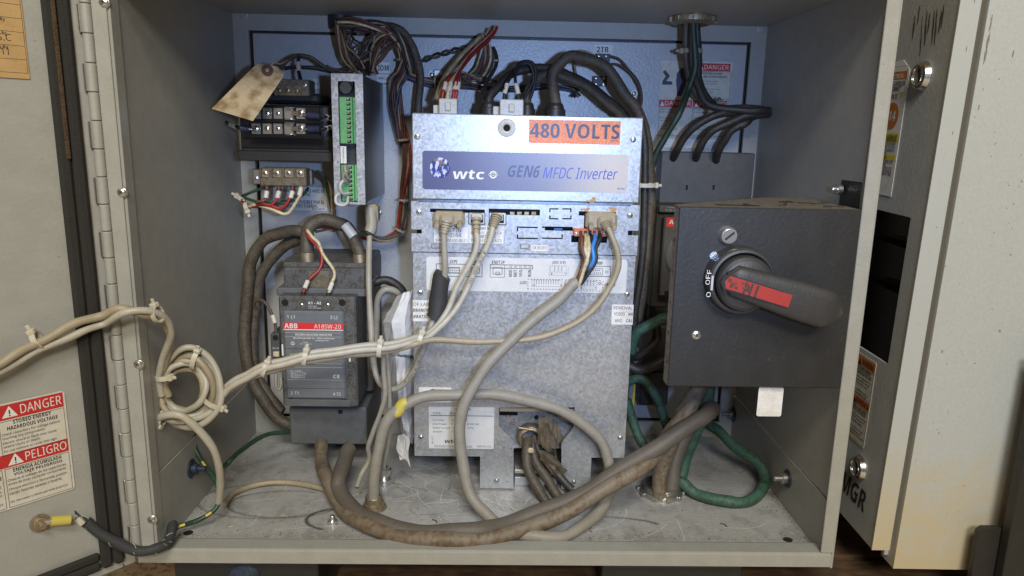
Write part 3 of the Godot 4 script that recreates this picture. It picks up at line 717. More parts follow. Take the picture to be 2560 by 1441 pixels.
func build_neighbours():
	# second cabinet to the right, leaning slightly: side face with latches towards us
	var lean = Basis(Vector3(0, 0, 1), -0.011) * Basis(Vector3(1, 0, 0), 0.02)
	var base = Vector3(0.36, -0.012, -0.03)
	var u = lean * Vector3(0, 0, 1); var v = lean * Vector3(0, 1, 0)
	var pl = plane(base, u, v)   # u forward, v up, n points left
	pl.n = u.cross(v).normalized()
	if pl.n.x > 0: pl.n = -pl.n
	var c = thing("neighbouring_cabinet", "pale grey cabinet with key latches and a square cutout", "cabinet", base)
	var B = Basis(pl.u, pl.v, pl.u.cross(pl.v)); var s = B.z.dot(pl.n)
	var F = Transform3D(B, base)
	var h0 = uv(pl, 2280, 545); var h1 = uv(pl, 2220, 912)
	var edge = uv(pl, 2182, 1376)
	var foot = uv(pl, 2182, 1376).y
	var hole = Rect2(h1.x - 0.072, h1.y, 0.072, h0.y - h1.y)
	obj("side_panel", holed(Rect2(edge.x - 0.30, foot, 0.30 - 0.0012, 0.60), [hole], 0.002, -0.001 - s * 0.001), M.panel_paint, c, F)
	obj("inner_liner", box(Vector3(edge.x - 0.30, foot, -s * 0.16 - 0.001), Vector3(edge.x - 0.004, 0.55, -s * 0.16 + 0.001)), M.black_plastic, c, F)
	obj("inner_liner", box(Vector3(edge.x - 0.30, foot, -0.16 if s > 0 else 0.0), Vector3(edge.x - 0.299, 0.55, 0.0 if s > 0 else 0.16)), M.black_plastic, c, F)
	for k in 2: obj("inner_rail", box(Vector3(edge.x - 0.2, 0.235 + k * 0.05, min(-s * 0.09, -s * 0.07)), Vector3(edge.x - 0.02, 0.242 + k * 0.05, max(-s * 0.09, -s * 0.07))), M.post_steel, c, F)
	var fw = 0.0165
	var lo = min(-s * 0.001, -s * fw); var hi = max(-s * 0.001, -s * fw)
	obj("front_edge", extrude([Vector2(-0.0008, foot), Vector2(fw, foot), Vector2(fw, 0.60), Vector2(-0.0008, 0.60)], 0.0016), M.yellowed_paint, c, Transform3D(Basis(-B.z * s, pl.v, pl.u), on(pl, edge.x - 0.0016, 0, 0)))
	for k in 9:   # black drips from the top latch
		var sx = 2290 + k * 9 + rng.randf_range(-3, 3); var y0 = rng.randf_range(5, 40); var y1 = y0 + rng.randf_range(40, 120); var dr = []
		for i in 7: dr.append(uv(pl, sx + 0.5 + rng.randf_range(0, 2.4) * sin(i * 0.52) - i * 1.2, lerp(y0, y1, i / 6.0)))
		for i in 7: dr.append(uv(pl, sx - 0.5 - rng.randf_range(0, 2.0) * sin(i * 0.52) - (6 - i) * 1.2, lerp(y1, y0, i / 6.0)))
		obj("grease_drip", extrude(dr, 0.00008), M.smear, c, Transform3D(Basis(pl.u, pl.v, pl.n), base + pl.n * 0.0001))
	obj("blue_cord", tube([on(pl, hole.position.x - 0.01, hole.position.y + 0.06, -0.05), on(pl, hole.position.x + 0.03, hole.position.y + 0.09, -0.045), on(pl, hole.end.x - 0.005, hole.position.y + 0.112, -0.05)], 0.002, 8), M.wire_sky, c)
	# the broad front panel beyond the groove
	var gz = -s * (fw + 0.004)
	var w0 = min(gz, gz - s * 0.10); var w1 = max(gz, gz - s * 0.10)
	obj("groove", box(Vector3(edge.x - 0.010, foot - 0.01, min(-s * fw, gz)), Vector3(edge.x - 0.008, 0.60, max(-s * fw, gz))), M.panel_paint, c, F)
	var fp = Rect2(0, foot - 0.017, 0.115, 0.62)
	var FX = Transform3D(Basis(-B.z * s, pl.v, pl.u), on(pl, edge.x + 0.001, 0, 0) - pl.n * (fw + 0.004))
	obj("front_panel", extrude([Vector2(0, fp.position.y), Vector2(fp.end.x, fp.position.y), Vector2(fp.end.x, fp.end.y), Vector2(0, fp.end.y)], 0.003), M.yellowed_paint, c, FX)
	obj("front_panel_return", box(Vector3(0, fp.position.y, -0.02), Vector3(0.002, fp.end.y, -0.0004)), M.yellowed_paint, c, FX)
	for k in 15:   # scuffs and grease marks on the pale paint
		var cu = rng.randf_range(-0.014, 0.06); var cv = rng.randf_range(0.04, 0.52); var rw = rng.randf_range(0.0003, 0.0007); var rh = rw * rng.randf_range(1.0, 5.0); var sc = []
		if k < 3: cu = 0.004; cv = 0.47 + 0.012 * k; rw = 0.0011; rh = 0.008
		elif cu < 0.003: cu = -0.010
		for i in 11: sc.append(Vector2(cu + cos(i * TAU / 11) * rw * rng.randf_range(0.4, 1.2), cv + sin(i * TAU / 11) * rh * rng.randf_range(0.4, 1.2)))
		obj("scuff_mark", extrude(sc, 0.00008), M.scuff, c, Transform3D(FX.basis, FX.origin + pl.u * (0.0031 if cu > 0 else -0.00095)))
	# latches
	for q in [[2310, 190], [2152, 1170]]:
		var a = hit(pl, q[0], q[1])
		var l = obj("key_latch", lathe([Vector2(0, 0.004), Vector2(0.0078, 0.004), Vector2(0.0082, 0.0065), Vector2(0.0092, 0.0068), Vector2(0.0112, 0.0052), Vector2(0.0130, 0.001), Vector2(0.0130, 0)], 28), M.chrome, c, at(a, axis_basis(pl.n)))
		obj("slot", cbox(Vector3(0.012, 0.0008, 0.0022), 0.0002), M.black, l, at(a + pl.n * 0.0042, axis_basis(pl.n)))
		obj("core", lathe([Vector2(0, 0.0043), Vector2(0.0074, 0.0043), Vector2(0.0076, 0.0040)], 24), M.steel, l, at(a, axis_basis(pl.n)))
	# text runs from back to front on this face: draw in u, v
	var PU = plane(base, u, v); PU.n = pl.n; 
	var H = func(px, py): return uv(pl, px, py)
	# lockout tag
	var t0 = H.call(2276, 168); var t1 = H.call(2228, 492)
	var R = Rect2(t1.x - 0.036, t1.y, 0.037, t0.y - t1.y)
	var tagp = [R.position, Vector2(R.end.x, R.position.y), Vector2(R.end.x, R.end.y - 0.002), Vector2(R.end.x - 0.013, R.end.y + 0.007), Vector2(R.end.x - 0.024, R.end.y + 0.007), Vector2(R.position.x, R.end.y - 0.002)]
	var TX = func(lift): return Transform3D(Basis(pl.u, pl.v, pl.n), base + pl.n * lift)
	var t = obj("lockout_tag", extrude(tagp, 0.0004), M.label_white, c, TX.call(0.0003))
	var L = func(f): return R.position.y + R.size.y * f
	var red = tool(); bar(red, Rect2(R.position.x + 0.003, L.call(0.915), 0.031, 0.007)); obj("red_band", red.commit(), M.sign_warning, t, TX.call(0.00085))
	red = tool(); disc(red, Vector2(R.position.x + 0.017, L.call(0.63)), 0.0, 0.0125); obj("red_spot", red.commit(), M.sign_warning, t, TX.call(0.00085))
	for rr in [Rect2(R.position.x + 0.002, L.call(0.425), 0.0325, 0.0085), Rect2(R.position.x + 0.002, L.call(0.285), 0.0325, 0.005), Rect2(R.position.x + 0.027, L.call(0.775), 0.004, 0.005)]:
		var ye = tool(); bar(ye, rr); obj("yellow_band", ye.commit(), M.sign_yellow, t, TX.call(0.00085))
	var wt = tool(); ink_rect(wt, "ELECTRICAL", Rect2(R.position.x + 0.005, L.call(0.923), 0.024, 0.0038), true); ink_rect(wt, "14", Rect2(R.position.x + 0.013, L.call(0.595), 0.012, 0.009), true)
	obj("white_lettering", wt.commit(), M.ink_white, t, TX.call(0.001))
	var k = tool(); var TT = func(q, f, w, hh, x = 0.003): ink_rect(k, q, Rect2(R.position.x + x, L.call(f), w, hh), true)
	TT.call("WELD CONTROLLER", 0.865, 0.030, 0.0042); TT.call("DISCONNECT", 0.825, 0.022, 0.0042, 0.005); TT.call("480 VOLTS", 0.765, 0.020, 0.0042); TT.call("BEFORE LOCKING OUT", 0.455, 0.030, 0.0032); TT.call("RELEASE ALL EXISTING ENERGIES", 0.432, 0.030, 0.0026)
	for q in [["LOCK SWITCH IN THE OFF", 0.40], ["POSITION. KEY LOCK, SHUTS", 0.375], ["POWER TO THE ROBOT FOT", 0.35], ["UNITS.", 0.325], ["PROCEDURE", 0.292], ["1. CONTROLLER", 0.26], ["INDICATORS", 0.235], ["DISCONNECT SWITCH THEY", 0.21], ["LOCKING ACTION SHOULD", 0.185], ["OR OPERATE THE", 0.16]]: TT.call(q[0], q[1], 0.029 if q[0].length() > 12 else 0.017, 0.0026)
	outline(k, Rect2(R.position.x + 0.003, L.call(0.805), 0.031, 0.0245), 0.0002)
	obj("lettering", k.commit(), M.ink_black, t, TX.call(0.0011))
	# warning sign near the foot
	t0 = H.call(2188, 905); t1 = H.call(2158, 1122)
	R = Rect2(t1.x - 0.034, t1.y, 0.036, t0.y - t1.y)
	t = obj("warning_sign", extrude(round_rect(R, 0.002), 0.0003), M.label_dirty, c, TX.call(0.0003))
	L = func(f): return R.position.y + R.size.y * f
	for rr in [Rect2(R.position.x + 0.001, L.call(0.865), 0.034, R.size.y * 0.115), Rect2(R.position.x + 0.001, L.call(0.42), 0.034, R.size.y * 0.105)]:
		red = tool(); bar(red, rr); obj("orange_band", red.commit(), M.sign_warning, t, TX.call(0.0007))
	k = tool(); TT = func(q, f, w, hh, x = 0.003): ink_rect(k, q, Rect2(R.position.x + x, L.call(f), w, hh), true)
	TT.call("WARNING", 0.89, 0.022, 0.0058, 0.011); TT.call("STORED ENERGY", 0.82, 0.026, 0.0036, 0.004); TT.call("HAZARDOUS VOLTAGE", 0.775, 0.030, 0.0036, 0.002); TT.call("ADVERTENCIA", 0.445, 0.026, 0.0052, 0.008); TT.call("ENERGIA ALMACENADA", 0.375, 0.030, 0.0032, 0.002); TT.call("VOLTAJE PELIGROSO", 0.335, 0.028, 0.0032, 0.003)
	for y in 6: TT.call(["Shorts of capacitors are", "discharged before servicing", "unit. Serious injury or death", "", "can result from contact or", "failure to observe this label"][y], 0.725 - y * 0.037, 0.031 - 0.003 * (y % 3), 0.0024, 0.002)
	for y in 7: TT.call(["Los cables y capacitores estan", "descargados antes de servicio", "Serias lesiones o muerte", "", "puede resultar de contacto", "o falla al observar esta", "etiqueta cuando"][y], 0.29 - y * 0.037, 0.031 - 0.003 * (y % 3), 0.0024, 0.002)
	for y in [0.875, 0.425]:
		var a = Vector3(R.position.x + 0.006, L.call(y), 0); quad(k, a + Vector3(-0.0035, 0, 0), a + Vector3(0, 0.0062, 0), a + Vector3(0, 0.0062, 0), a + Vector3(0.0035, 0, 0))
	outline(k, Rect2(R.position.x + 0.001, L.call(0.54), 0.034, R.size.y * 0.315), 0.0003); outline(k, Rect2(R.position.x + 0.001, L.call(0.02), 0.034, R.size.y * 0.39), 0.0003)
	obj("lettering", k.commit(), M.ink_black, t, TX.call(0.00085))
	# marker scrawl
	t0 = H.call(2130, 1195); k = tool()
	ink_rect(k, "MGR", Rect2(t0.x - 0.018, t0.y - 0.021, 0.052, 0.021), true, 0.1, 0.0, "Droid Sans"); obj("marker_scrawl", k.commit(), M.ink_black, c, TX.call(0.0006))
	# dark steel upright at the corner
	var p = thing("steel_post", "dark chipped steel post beside the pale cabinet", "post", P(2540, 1441, 0.05) - Vector3(0, 0.3, 0))
	var z = 0.012
	var q0 = P(2450, 1322, z); var q1 = P(2560, 1322, z)
	obj("bracket", extrude([Vector2(q0.x, q0.y - 0.3), Vector2(q0.x + 0.05, q0.y - 0.3), Vector2(q0.x + 0.05, q0.y), Vector2(q0.x + 0.004, q0.y), Vector2(q0.x, q0.y - 0.004)], 0.006, z - 0.006), M.post_steel, p)
	var e0 = P(2545, 1060, z + 0.012); var e1 = P(2497, 1441, z + 0.012)
	obj("upright", box(Vector3(e1.x + 0.004, e1.y - 0.3, z + 0.001), Vector3(e1.x + 0.05, e0.y + 0.06, z + 0.012), 0.001), M.post_steel, p)

const ZI := -0.130
func build_inverter():
	var v = thing("welding_inverter", "tall galvanised inverter box with blue maker's plate and orange voltage sticker", "inverter", Vector3(0.024, 0.04, -0.2))
	var pl = zp(ZI)
	var X0 = -0.0915; var X1 = 0.1388; var Y0 = uv(pl, 1300, 1143).y; var Y1 = uv(pl, 1310, 288).y
	# housing behind the covers
	var hs = tool(); add_box(hs, Vector3(X0 + 0.001, Y0 + 0.06, -0.283), Vector3(X1 - 0.001, Y1 - 0.0004, ZI - 0.030)); obj("housing", hs.commit(), M.zinc_sheet, v)
	# upper cover
	var ya = uv(pl, 1310, 503).y
	obj("upper_cover", box(Vector3(X0, ya, -0.20), Vector3(X1, Y1, ZI), 0.0009), M.zinc_sheet, v)
	# connector panel with its cutouts, a little proud
	var z2 = ZI + 0.0016; var p2 = zp(z2)
	var r = rect_of(p2, 1028, 508, 1597, 634); r.position.x = X0 - 0.0012; r.end.x = X1 + 0.001; 
	var H = func(a, b, c, d): return rect_of(p2, a, b, c, d)
	var holes = [H.call(1075, 523, 1212, 532), H.call(1086, 532, 1162, 560), H.call(1171, 531.9, 1213, 562), H.call(1222, 523, 1350, 538), H.call(1222, 537.9, 1266, 563), H.call(1447, 529, 1540, 540), H.call(1460, 539.9, 1540, 572), H.call(1428, 590, 1518, 607), H.call(1362, 567, 1432, 577),
		H.call(1045, 503, 1578, 510.5), H.call(1020, 574, 1054, 584), H.call(1570, 577, 1610, 589)]
	# knock-outs: slits round blanks that hang on small webs
	for k in [[1373, 521, 1429, 549], [1292, 567, 1407, 598]]:
		var xm = (k[0] + k[2]) / 2.0; var ym = (k[1] + k[3]) / 2.0; var w = 3.4
		for y in [k[1], k[3] - w]: holes.append(H.call(k[0], y, xm - 5, y + w)); holes.append(H.call(xm + 5, y, k[2], y + w))
		for x in [k[0], k[2] - w]: holes.append(H.call(x, k[1] + w, x + w, ym - 4)); holes.append(H.call(x, ym + 4, x + w, k[3] - w))
	obj("connector_panel", holed(r, holes, 0.0014, z2 - 0.0014), M.zinc_sheet, v)
	obj("slot_shade_board", box(Vector3(X0 + 0.003, r.position.y + 0.004, ZI - 0.012), Vector3(X1 - 0.003, r.end.y - 0.002, ZI - 0.010)), M.hole, v)  # board coloured near-black, painting shade behind the slots and cover gap
	for k in 4: obj("pin_header", pb(1275 + k * 18, 537, ZI - 0.005, 1286 + k * 18, 530, ZI - 0.001), M.dull_metal, v)
	obj("ribbon", pb(1385, 575, ZI - 0.006, 1406, 571, ZI - 0.003), M.wire_sky, v)
	# lower cover with the opening for the cables
	var q = func(x, y): return uv(pl, x, y)
	var yb = uv(pl, 1310, 636).y
	var f0 = q.call(1200, 1180).x; var f1 = q.call(1477, 1180).x; var fy = q.call(1240, 1222).y
	var poly = [Vector2(X0, yb), Vector2(X0, Y0), Vector2(f0, Y0), Vector2(f0, fy), Vector2(q.call(1284, 1200).x, fy), q.call(1284, 1103), q.call(1247, 1066), q.call(1247, 1020), q.call(1437, 1019), q.call(1434, 1070), q.call(1404, 1108), Vector2(q.call(1404, 1200).x, fy), Vector2(f1, fy), Vector2(f1, Y0), Vector2(X1, Y0), Vector2(X1, yb)]
	obj("lower_cover", extrude(poly, 0.002, ZI - 0.002), M.zinc_sheet, v)
	for s in [[X0, X0 + 0.0015], [X1 - 0.0015, X1]]: obj("cover_return", box(Vector3(s[0], Y0, -0.20), Vector3(s[1], yb, ZI - 0.0021)), M.zinc_sheet, v)
	obj("cover_return", box(Vector3(X0, Y0, -0.20), Vector3(f0, Y0 + 0.0015, ZI - 0.0022)), M.zinc_sheet, v)
	# cable bay behind the opening
	obj("bay_plate", box(Vector3(q.call(1236, 1000).x, q.call(1340, 1152).y, ZI - 0.034), Vector3(q.call(1445, 1000).x, q.call(1340, 1000).y, ZI - 0.032)), M.zinc_sheet, v)
	obj("bay_lip", pb(1249, 1030, ZI - 0.031, 1436, 1022, ZI - 0.006), M.steel, v)
	obj("bay_slot", pb(1249, 1039, ZI - 0.0318, 1294, 1031, ZI - 0.0312), M.hole, v)
	obj("bay_hole", lathe([Vector2(0, 0.0006), Vector2(0.0024, 0.0006), Vector2(0.0026, 0)], 18), M.hole, v, at(P(1341, 1044, ZI - 0.0318), axis_basis(Vector3(0, 0, 1))))
	obj("bay_crossbar", pb(1286, 1185, ZI - 0.017, 1392, 1176, ZI - 0.004, 0.0006), M.steel, v)
	obj("bay_floor", pb(1286, 1216, ZI - 0.0165, 1392, 1194, ZI - 0.010, 0.0006), M.zinc_sheet, v)
	var cc = P(1326, 1092, ZI - 0.012)
	obj("conduit_hub", lathe([Vector2(0.0085, -0.006), Vector2(0.0145, -0.006), Vector2(0.0145, 0.004), Vector2(0.0132, 0.006), Vector2(0.0105, 0.0075), Vector2(0.009, 0.006), Vector2(0.0085, -0.006)], 28), M.dull_metal, v, at(cc, axis_basis(Vector3(0, 0, 1))))
	obj("clamp_screw", tube([P(1297, 1070, ZI - 0.006), P(1336, 1076, ZI - 0.004)], 0.0016, 10), M.dull_metal, v)
	for k in 46:   # specks of rust spatter stuck on the plate and feet
		var x = rng.randfn(1272, 16); var y = rng.randfn(1120, 48)
		if k % 2 == 0: x = rng.randfn(1290, 22); y = rng.randfn(1048, 14)
		if x < 1250 or x > 1345 or y < 1022 or y > 1210: continue
		var on_cover = x < 1280 and y > 1110
		if not on_cover and (x < 1252 + max(0.0, y - 1066) or y > 1095): continue
		obj("rust_speck", lathe([Vector2(0, 0.0003), Vector2(0.0006, 0.0002), Vector2(0.0008, 0)], 7), M.rust, v, at(P(x, y, ZI + 0.0001 if on_cover else ZI - 0.0319), axis_basis(Vector3(0, 0, 1)).scaled(Vector3.ONE * rng.randf_range(0.5, 1.2))))
	# slot between the covers
	# lances pressed out of the sheet
	for k in [[1078, 610, 1100, 621], [1300, 609, 1324, 622], [1522, 609, 1533, 621]]:
		var rr = rect_of(p2, k[0], k[1], k[2], k[3])
		obj("lance", box(Vector3(rr.position.x, rr.position.y, z2), Vector3(rr.end.x, rr.end.y, z2 + 0.0022), 0.0010), M.zinc_sheet, v)
	for s in [[1043, 342, 0], [1583, 349, 0], [1047, 531, 1], [1575, 539, 1], [1050, 732, 0], [1568, 737, 0], [1052, 1094, 0], [1551, 1095, 0], [1241, 1203, 0], [1435, 1206, 0]]: screw(v, P(s[0], s[1], ZI if s[2] == 0 else z2), Vector3(0, 0, 1), 0.0031)
	# grommet near the top
	var gp = P(1267, 320, ZI)
	obj("grommet", lathe([Vector2(0.0034, 0.0002), Vector2(0.0036, 0.0010), Vector2(0.0052, 0.0014), Vector2(0.0085, 0.0010), Vector2(0.0090, 0.0)], 28), M.milky, v, at(gp, axis_basis(Vector3(0, 0, 1))))
	obj("grommet_hole", lathe([Vector2(0, 0.0004), Vector2(0.0035, 0.0004), Vector2(0.0035, 0)], 20), M.hole, v, at(gp, axis_basis(Vector3(0, 0, 1))))
	# stickers
	var st; var s
	s = sticker(v, "voltage_sticker", pl, 1322, 301, 1551, 360, M.sign_orange, 0.0001)
	st = tool(); ink(st, pl, "480 VOLTS", 1325, 310, 1549, 346, true); ink(st, pl, "904-2723", 1526, 350, 1546, 354, true); print_on(s, st, M.ink_navy, pl, 0.0005)
	s = sticker(v, "maker_plate", pl, 1056, 382, 1569, 478, M.plate_print, 0.0001, 0.0028)
	var ec = uv(pl, 1100, 420); st = tool(); disc(st, ec, 0.0, 0.0103, 0.0, 32)
	var em = ArrayMesh.new(); var gl = tool()
	for k in 36:
		var a = TAU * k / 36; var b = TAU * (k + 1) / 36
		for t in [[0.0, 0.0], [1.0, b], [1.0, a]]:
			var d = Vector2(cos(t[1]), sin(t[1])) * t[0]; vtx(gl, Vector3(ec.x + d.x * 0.0103, ec.y + d.y * 0.0103, 0), Vector3(0, 0, 1), Vector2(0.5 + d.x * 0.5, 0.5 - d.y * 0.5))
	obj("globe_print", gl.commit(), M.earth_print, s, frame(pl, 0, 0, 0.00052))
	st = tool(); ink(st, pl, "wtc", 1130, 425, 1212, 448, true, 0.12)
	var oc = uv(pl, 1233, 437); disc(st, oc, 0.0024, 0.0038); bar(st, Rect2(oc.x - 0.0050, oc.y - 0.0004, 0.010, 0.0008)); disc(st, oc, 0.0, 0.0013)
	print_on(s, st, M.ink_white, pl, 0.0005, "white_lettering")
	st = tool(); ink(st, pl, "GEN6", 1267, 414, 1352, 444, true, 0.22); print_on(s, st, M.ink_slate, pl, 0.0005, "slate_lettering")
	st = tool(); ink(st, pl, "MFDC Inverter", 1357, 420, 1546, 448, false, 0.2); ink(st, pl, "904-0228", 1543, 470, 1561, 474, true); print_on(s, st, M.ink_blue, pl, 0.0005, "blue_lettering")
	s = sticker(v, "part_number_sticker", p2, 1085, 568, 1171, 607, M.label_white, 0.0001)
	st = tool(); ink(st, p2, "WTC P/N", 1100, 570, 1153, 580); ink(st, p2, "907-0164", 1098, 583, 1153, 593); ink(st, p2, "SFW: G08300-00-11", 1089, 598, 1168, 605); print_on(s, st, M.ink_black, p2, 0.0005)
	s = sticker(v, "address_sticker", p2, 1173, 566, 1259, 609, M.label_white, 0.0001)
	st = tool(); ink(st, p2, "ENET MAC", 1200, 568, 1232, 575, true); ink(st, p2, "00:C8:EC:00:28:C4", 1178, 579, 1254, 586); ink(st, p2, "ENET IP MAC", 1198, 588, 1240, 595, true); ink(st, p2, "00:C8:EC:00:28:C5", 1178, 598, 1254, 605); print_on(s, st, M.ink_black, p2, 0.0005)
	s = sticker(v, "test_sticker", p2, 1328, 613, 1371, 628, M.label_white, 0.0001, 0.001)
	st = tool(); ink(st, p2, "OK 092810", 1331, 616, 1368, 624); print_on(s, st, M.ink_black, p2, 0.0005)
	# port diagram
	s = sticker(v, "port_diagram", pl, 1066, 646, 1567, 730, M.label_grey, 0.0001, 0.0028)
	st = tool()
	ink(st, pl, "SSPI", 1124, 650, 1144, 658, true, 0.2); ink(st, pl, "ENET", 1176, 651, 1202, 659, true, 0.2); ink(st, pl, "ENET IP", 1229, 652, 1262, 660, true, 0.2); ink(st, pl, "(SEC I/V)", 1380, 653, 1415, 661, true, 0.2); ink(st, pl, "COMM", 1480, 654, 1507, 662, true, 0.2); ink(st, pl, "(LIO)", 1299, 703, 1318, 712, true, 0.2); ink(st, pl, "(EXT)", 1511, 708, 1539, 717, true, 0.2)
	for k in [[1272, "MOD"], [1284, "NET"], [1298, "SEQ"], [1320, "RUN"]]: ink_rect(st, k[1], rect_of(pl, k[0], 675, k[0] + 8, 692), true, 0.0, 0.0, "Droid Sans", true)
	var O = func(a, b, c, d, w = 0.0006): outline(st, rect_of(pl, a, b, c, d), w)
	O.call(1090, 660, 1206, 692); O.call(1121, 668, 1150, 684); O.call(1172, 662, 1206, 692, 0.0003); O.call(1177, 669, 1200, 684, 0.0006)
	for y in 3:
		for x in 5: disc(st, uv(pl, 1125 + 5 * x + 2 * (y % 2), 671 + 5 * y), 0, 0.0006, 0.0, 8)
	O.call(1225, 662, 1332, 672); O.call(1225, 662, 1262, 694, 0.0004); O.call(1232, 668, 1256, 686, 0.0005); O.call(1239, 680, 1249, 688, 0.0005)
	for k in 5: O.call(1274 + 12 * k, 665, 1280 + 12 * k, 669, 0.0003)
	dashed(st, rect_of(pl, 1373, 664, 1421, 689), 0.0004, 0.0012); dashed(st, rect_of(pl, 1376, 667, 1417, 681), 0.0003, 0.0009)
	for k in 3: bar(st, rect_of(pl, 1386 + 9 * k, 667, 1387 + 9 * k, 679))
	ink(st, pl, "5", 1377, 682, 1381, 687, true); ink(st, pl, "1", 1413, 682, 1416, 687, true)
	O.call(1449, 665, 1527, 692); O.call(1476, 671, 1507, 688, 0.0004); disc(st, uv(pl, 1516, 680), 0.0009, 0.0013)
	for y in 2:
		for x in 4: disc(st, uv(pl, 1484 + 5 * x + 2 * y, 676 + 7 * y), 0, 0.0006, 0.0, 8)
	dashed(st, rect_of(pl, 1319, 698, 1412, 724), 0.0006, 0.0016); dashed(st, rect_of(pl, 1329, 700, 1405, 717), 0.0005, 0.0012)
	for k in 11: bar(st, rect_of(pl, 1335 + 6 * k, 700, 1336 + 6 * k, 711))
	ink(st, pl, "12", 1332, 711, 1338, 716, true); ink(st, pl, "1", 1400, 711, 1403, 716, true)
	dashed(st, rect_of(pl, 1413, 700, 1508, 728), 0.0006, 0.0016); dashed(st, rect_of(pl, 1452, 703, 1493, 724), 0.0005, 0.0012); disc(st, uv(pl, 1500, 709), 0.0010, 0.0016)
	for k in 4: bar(st, rect_of(pl, 1460 + 8 * k, 703, 1461 + 8 * k, 716))
	ink(st, pl, "5", 1452, 717, 1456, 722, true); ink(st, pl, "1", 1487, 717, 1490, 722, true)
	print_on(s, st, M.ink_black, pl, 0.0005)
	# warranty seals that run round the edges
	s = sticker(v, "warranty_seal", pl, 1032, 751, 1105, 804, M.label_white, 0.0001)
	st = tool(); ink(st, pl, "OF LABEL", 1033, 757, 1086, 765); ink(st, pl, "RRANTY", 1032, 772, 1072, 780, true, 0.2); ink(st, pl, "BRATION", 1033, 788, 1079, 796, true, 0.2); print_on(s, st, M.ink_black, pl, 0.0005)
	s = sticker(v, "warranty_seal", pl, 1529, 762, 1583, 812, M.label_white, 0.0001)
	st = tool(); ink(st, pl, "REMOVAL", 1534, 766, 1581, 774); ink(st, pl, "VOIDS", 1535, 781, 1562, 789); ink(st, pl, "WA", 1570, 782, 1583, 789, true, 0.2); ink(st, pl, "AND", 1537, 798, 1556, 806); ink(st, pl, "CAL", 1564, 798, 1582, 806, true, 0.2); print_on(s, st, M.ink_black, pl, 0.0005)
	# rating plate and certification mark
	s = sticker(v, "certification_sticker", pl, 1047, 969, 1128, 1006, M.label_white, 0.0001)
	st = tool(); disc(st, uv(pl, 1083, 986), 0.0052, 0.0060, 0.0, 28); ink(st, pl, "UL", 1077, 978, 1090, 996, true); lines(st, pl, ["LISTED", "IND. CONT. EQ.", "E117819"], 1101, 985, 4.5, 7); print_on(s, st, M.ink_black, pl, 0.0005)
	s = sticker(v, "rating_plate", pl, 1072, 1018, 1235, 1122, M.label_grey, 0.0001, 0.0008)
	st = tool(); ink(st, pl, "INVERTER", 1135, 1020, 1177, 1027); ink(st, pl, "TYPE:", 1082, 1031, 1104, 1037); ink(st, pl, "902-0060", 1125, 1031, 1165, 1037); bar(st, rect_of(pl, 1076, 1039, 1233, 1040.5))
	lines(st, pl, ["Line Voltage", "Line Power", "Rated Current", "Serial #"], 1082, 1048, 5.5, 9.4); lines(st, pl, ["350-480 VAC", "@ 480 VAC", "10 %", "11108014"], 1128, 1048, 5.5, 9.4); lines(st, pl, ["@ 480 VAC", "10 %"], 1168, 1058, 5.5, 9.2)
	ink(st, pl, "wtc", 1111, 1099, 1142, 1108, true, 0.1); ink(st, pl, "FOR SERVICE CONTACT 1-800-WELDING", 1086, 1114, 1180, 1119); ink(st, pl, "MADE IN U.S.A.", 1193, 1114, 1228, 1119)
	ink_rect(st, "904-5237", rect_of(pl, 1079, 1090, 1083, 1111), false, 0.0, 0.0, "Droid Sans", true); print_on(s, st, M.ink_black, pl, 0.0005)
	# rust stains at the seam above the serial port
	for k in [[1482, 499, 12, 4], [1465, 524, 15, 3.5], [1532, 524, 12, 3.5], [1477, 503, 7, 3]]:
		for j in 16:
			var sx = clamp(rng.randfn(0, 0.55), -1.2, 1.2); var sy = clamp(rng.randfn(0, 0.6), -1.0, 1.0); var rs = rng.randf_range(0.0005, 0.0012) * (1.2 - 0.5 * abs(sx)); var bl = []
			var cc2 = uv(pl, k[0] + sx * k[2], k[1] + sy * k[3])
			for i in 9: bl.append(cc2 + Vector2(cos(i * TAU / 9) * 1.6, sin(i * TAU / 9)) * rs * rng.randf_range(0.6, 1.2))
			obj("rust_stain", extrude(bl, 0.00006), M.rust_pale, v, frame(pl, 0, 0, (0.00005 if k[1] < 510 else 0.00165) + 0.000012 * j))
	# glands and sockets on the roof of the housing
	for g in [[1222, 276, 0.0085, -0.175], [1318, 276, 0.0075, -0.185], [1388, 276, 0.0095, -0.178]]:
		var b = P(g[0], g[1], g[3]); b.y = Y1
		obj("cable_gland", lathe([Vector2(0, 0.014), Vector2(g[2] * 0.75, 0.014), Vector2(g[2] * 0.95, 0.011), Vector2(g[2], 0.008), Vector2(g[2] * 1.15, 0.0075), Vector2(g[2] * 1.15, 0)], 10), M.black_plastic, v, at(b))
	for g in [[1097, 246, 1143], [1250, 248, 1309]]:
		var a = P(g[0], g[1], -0.150); var b = P(g[2], g[1], -0.150)
		var pc = obj("plug_housing", box(Vector3(a.x, Y1 - 0.001, -0.164), Vector3(b.x, a.y, -0.150), 0.0008), M.milky, v)
		obj("latch", box(Vector3((a.x + b.x) / 2 - 0.003, Y1 + 0.003, -0.150), Vector3((a.x + b.x) / 2 + 0.003, Y1 + 0.0115, -0.1478), 0.0008), M.white_plastic, pc)
		obj("socket", box(Vector3(a.x - 0.007, Y1 - 0.001, -0.190), Vector3(b.x - 0.005, Y1 + 0.009, -0.1645), 0.0006), M.white_plastic, v)

func q3(x, y, z): return P(x, y, z)

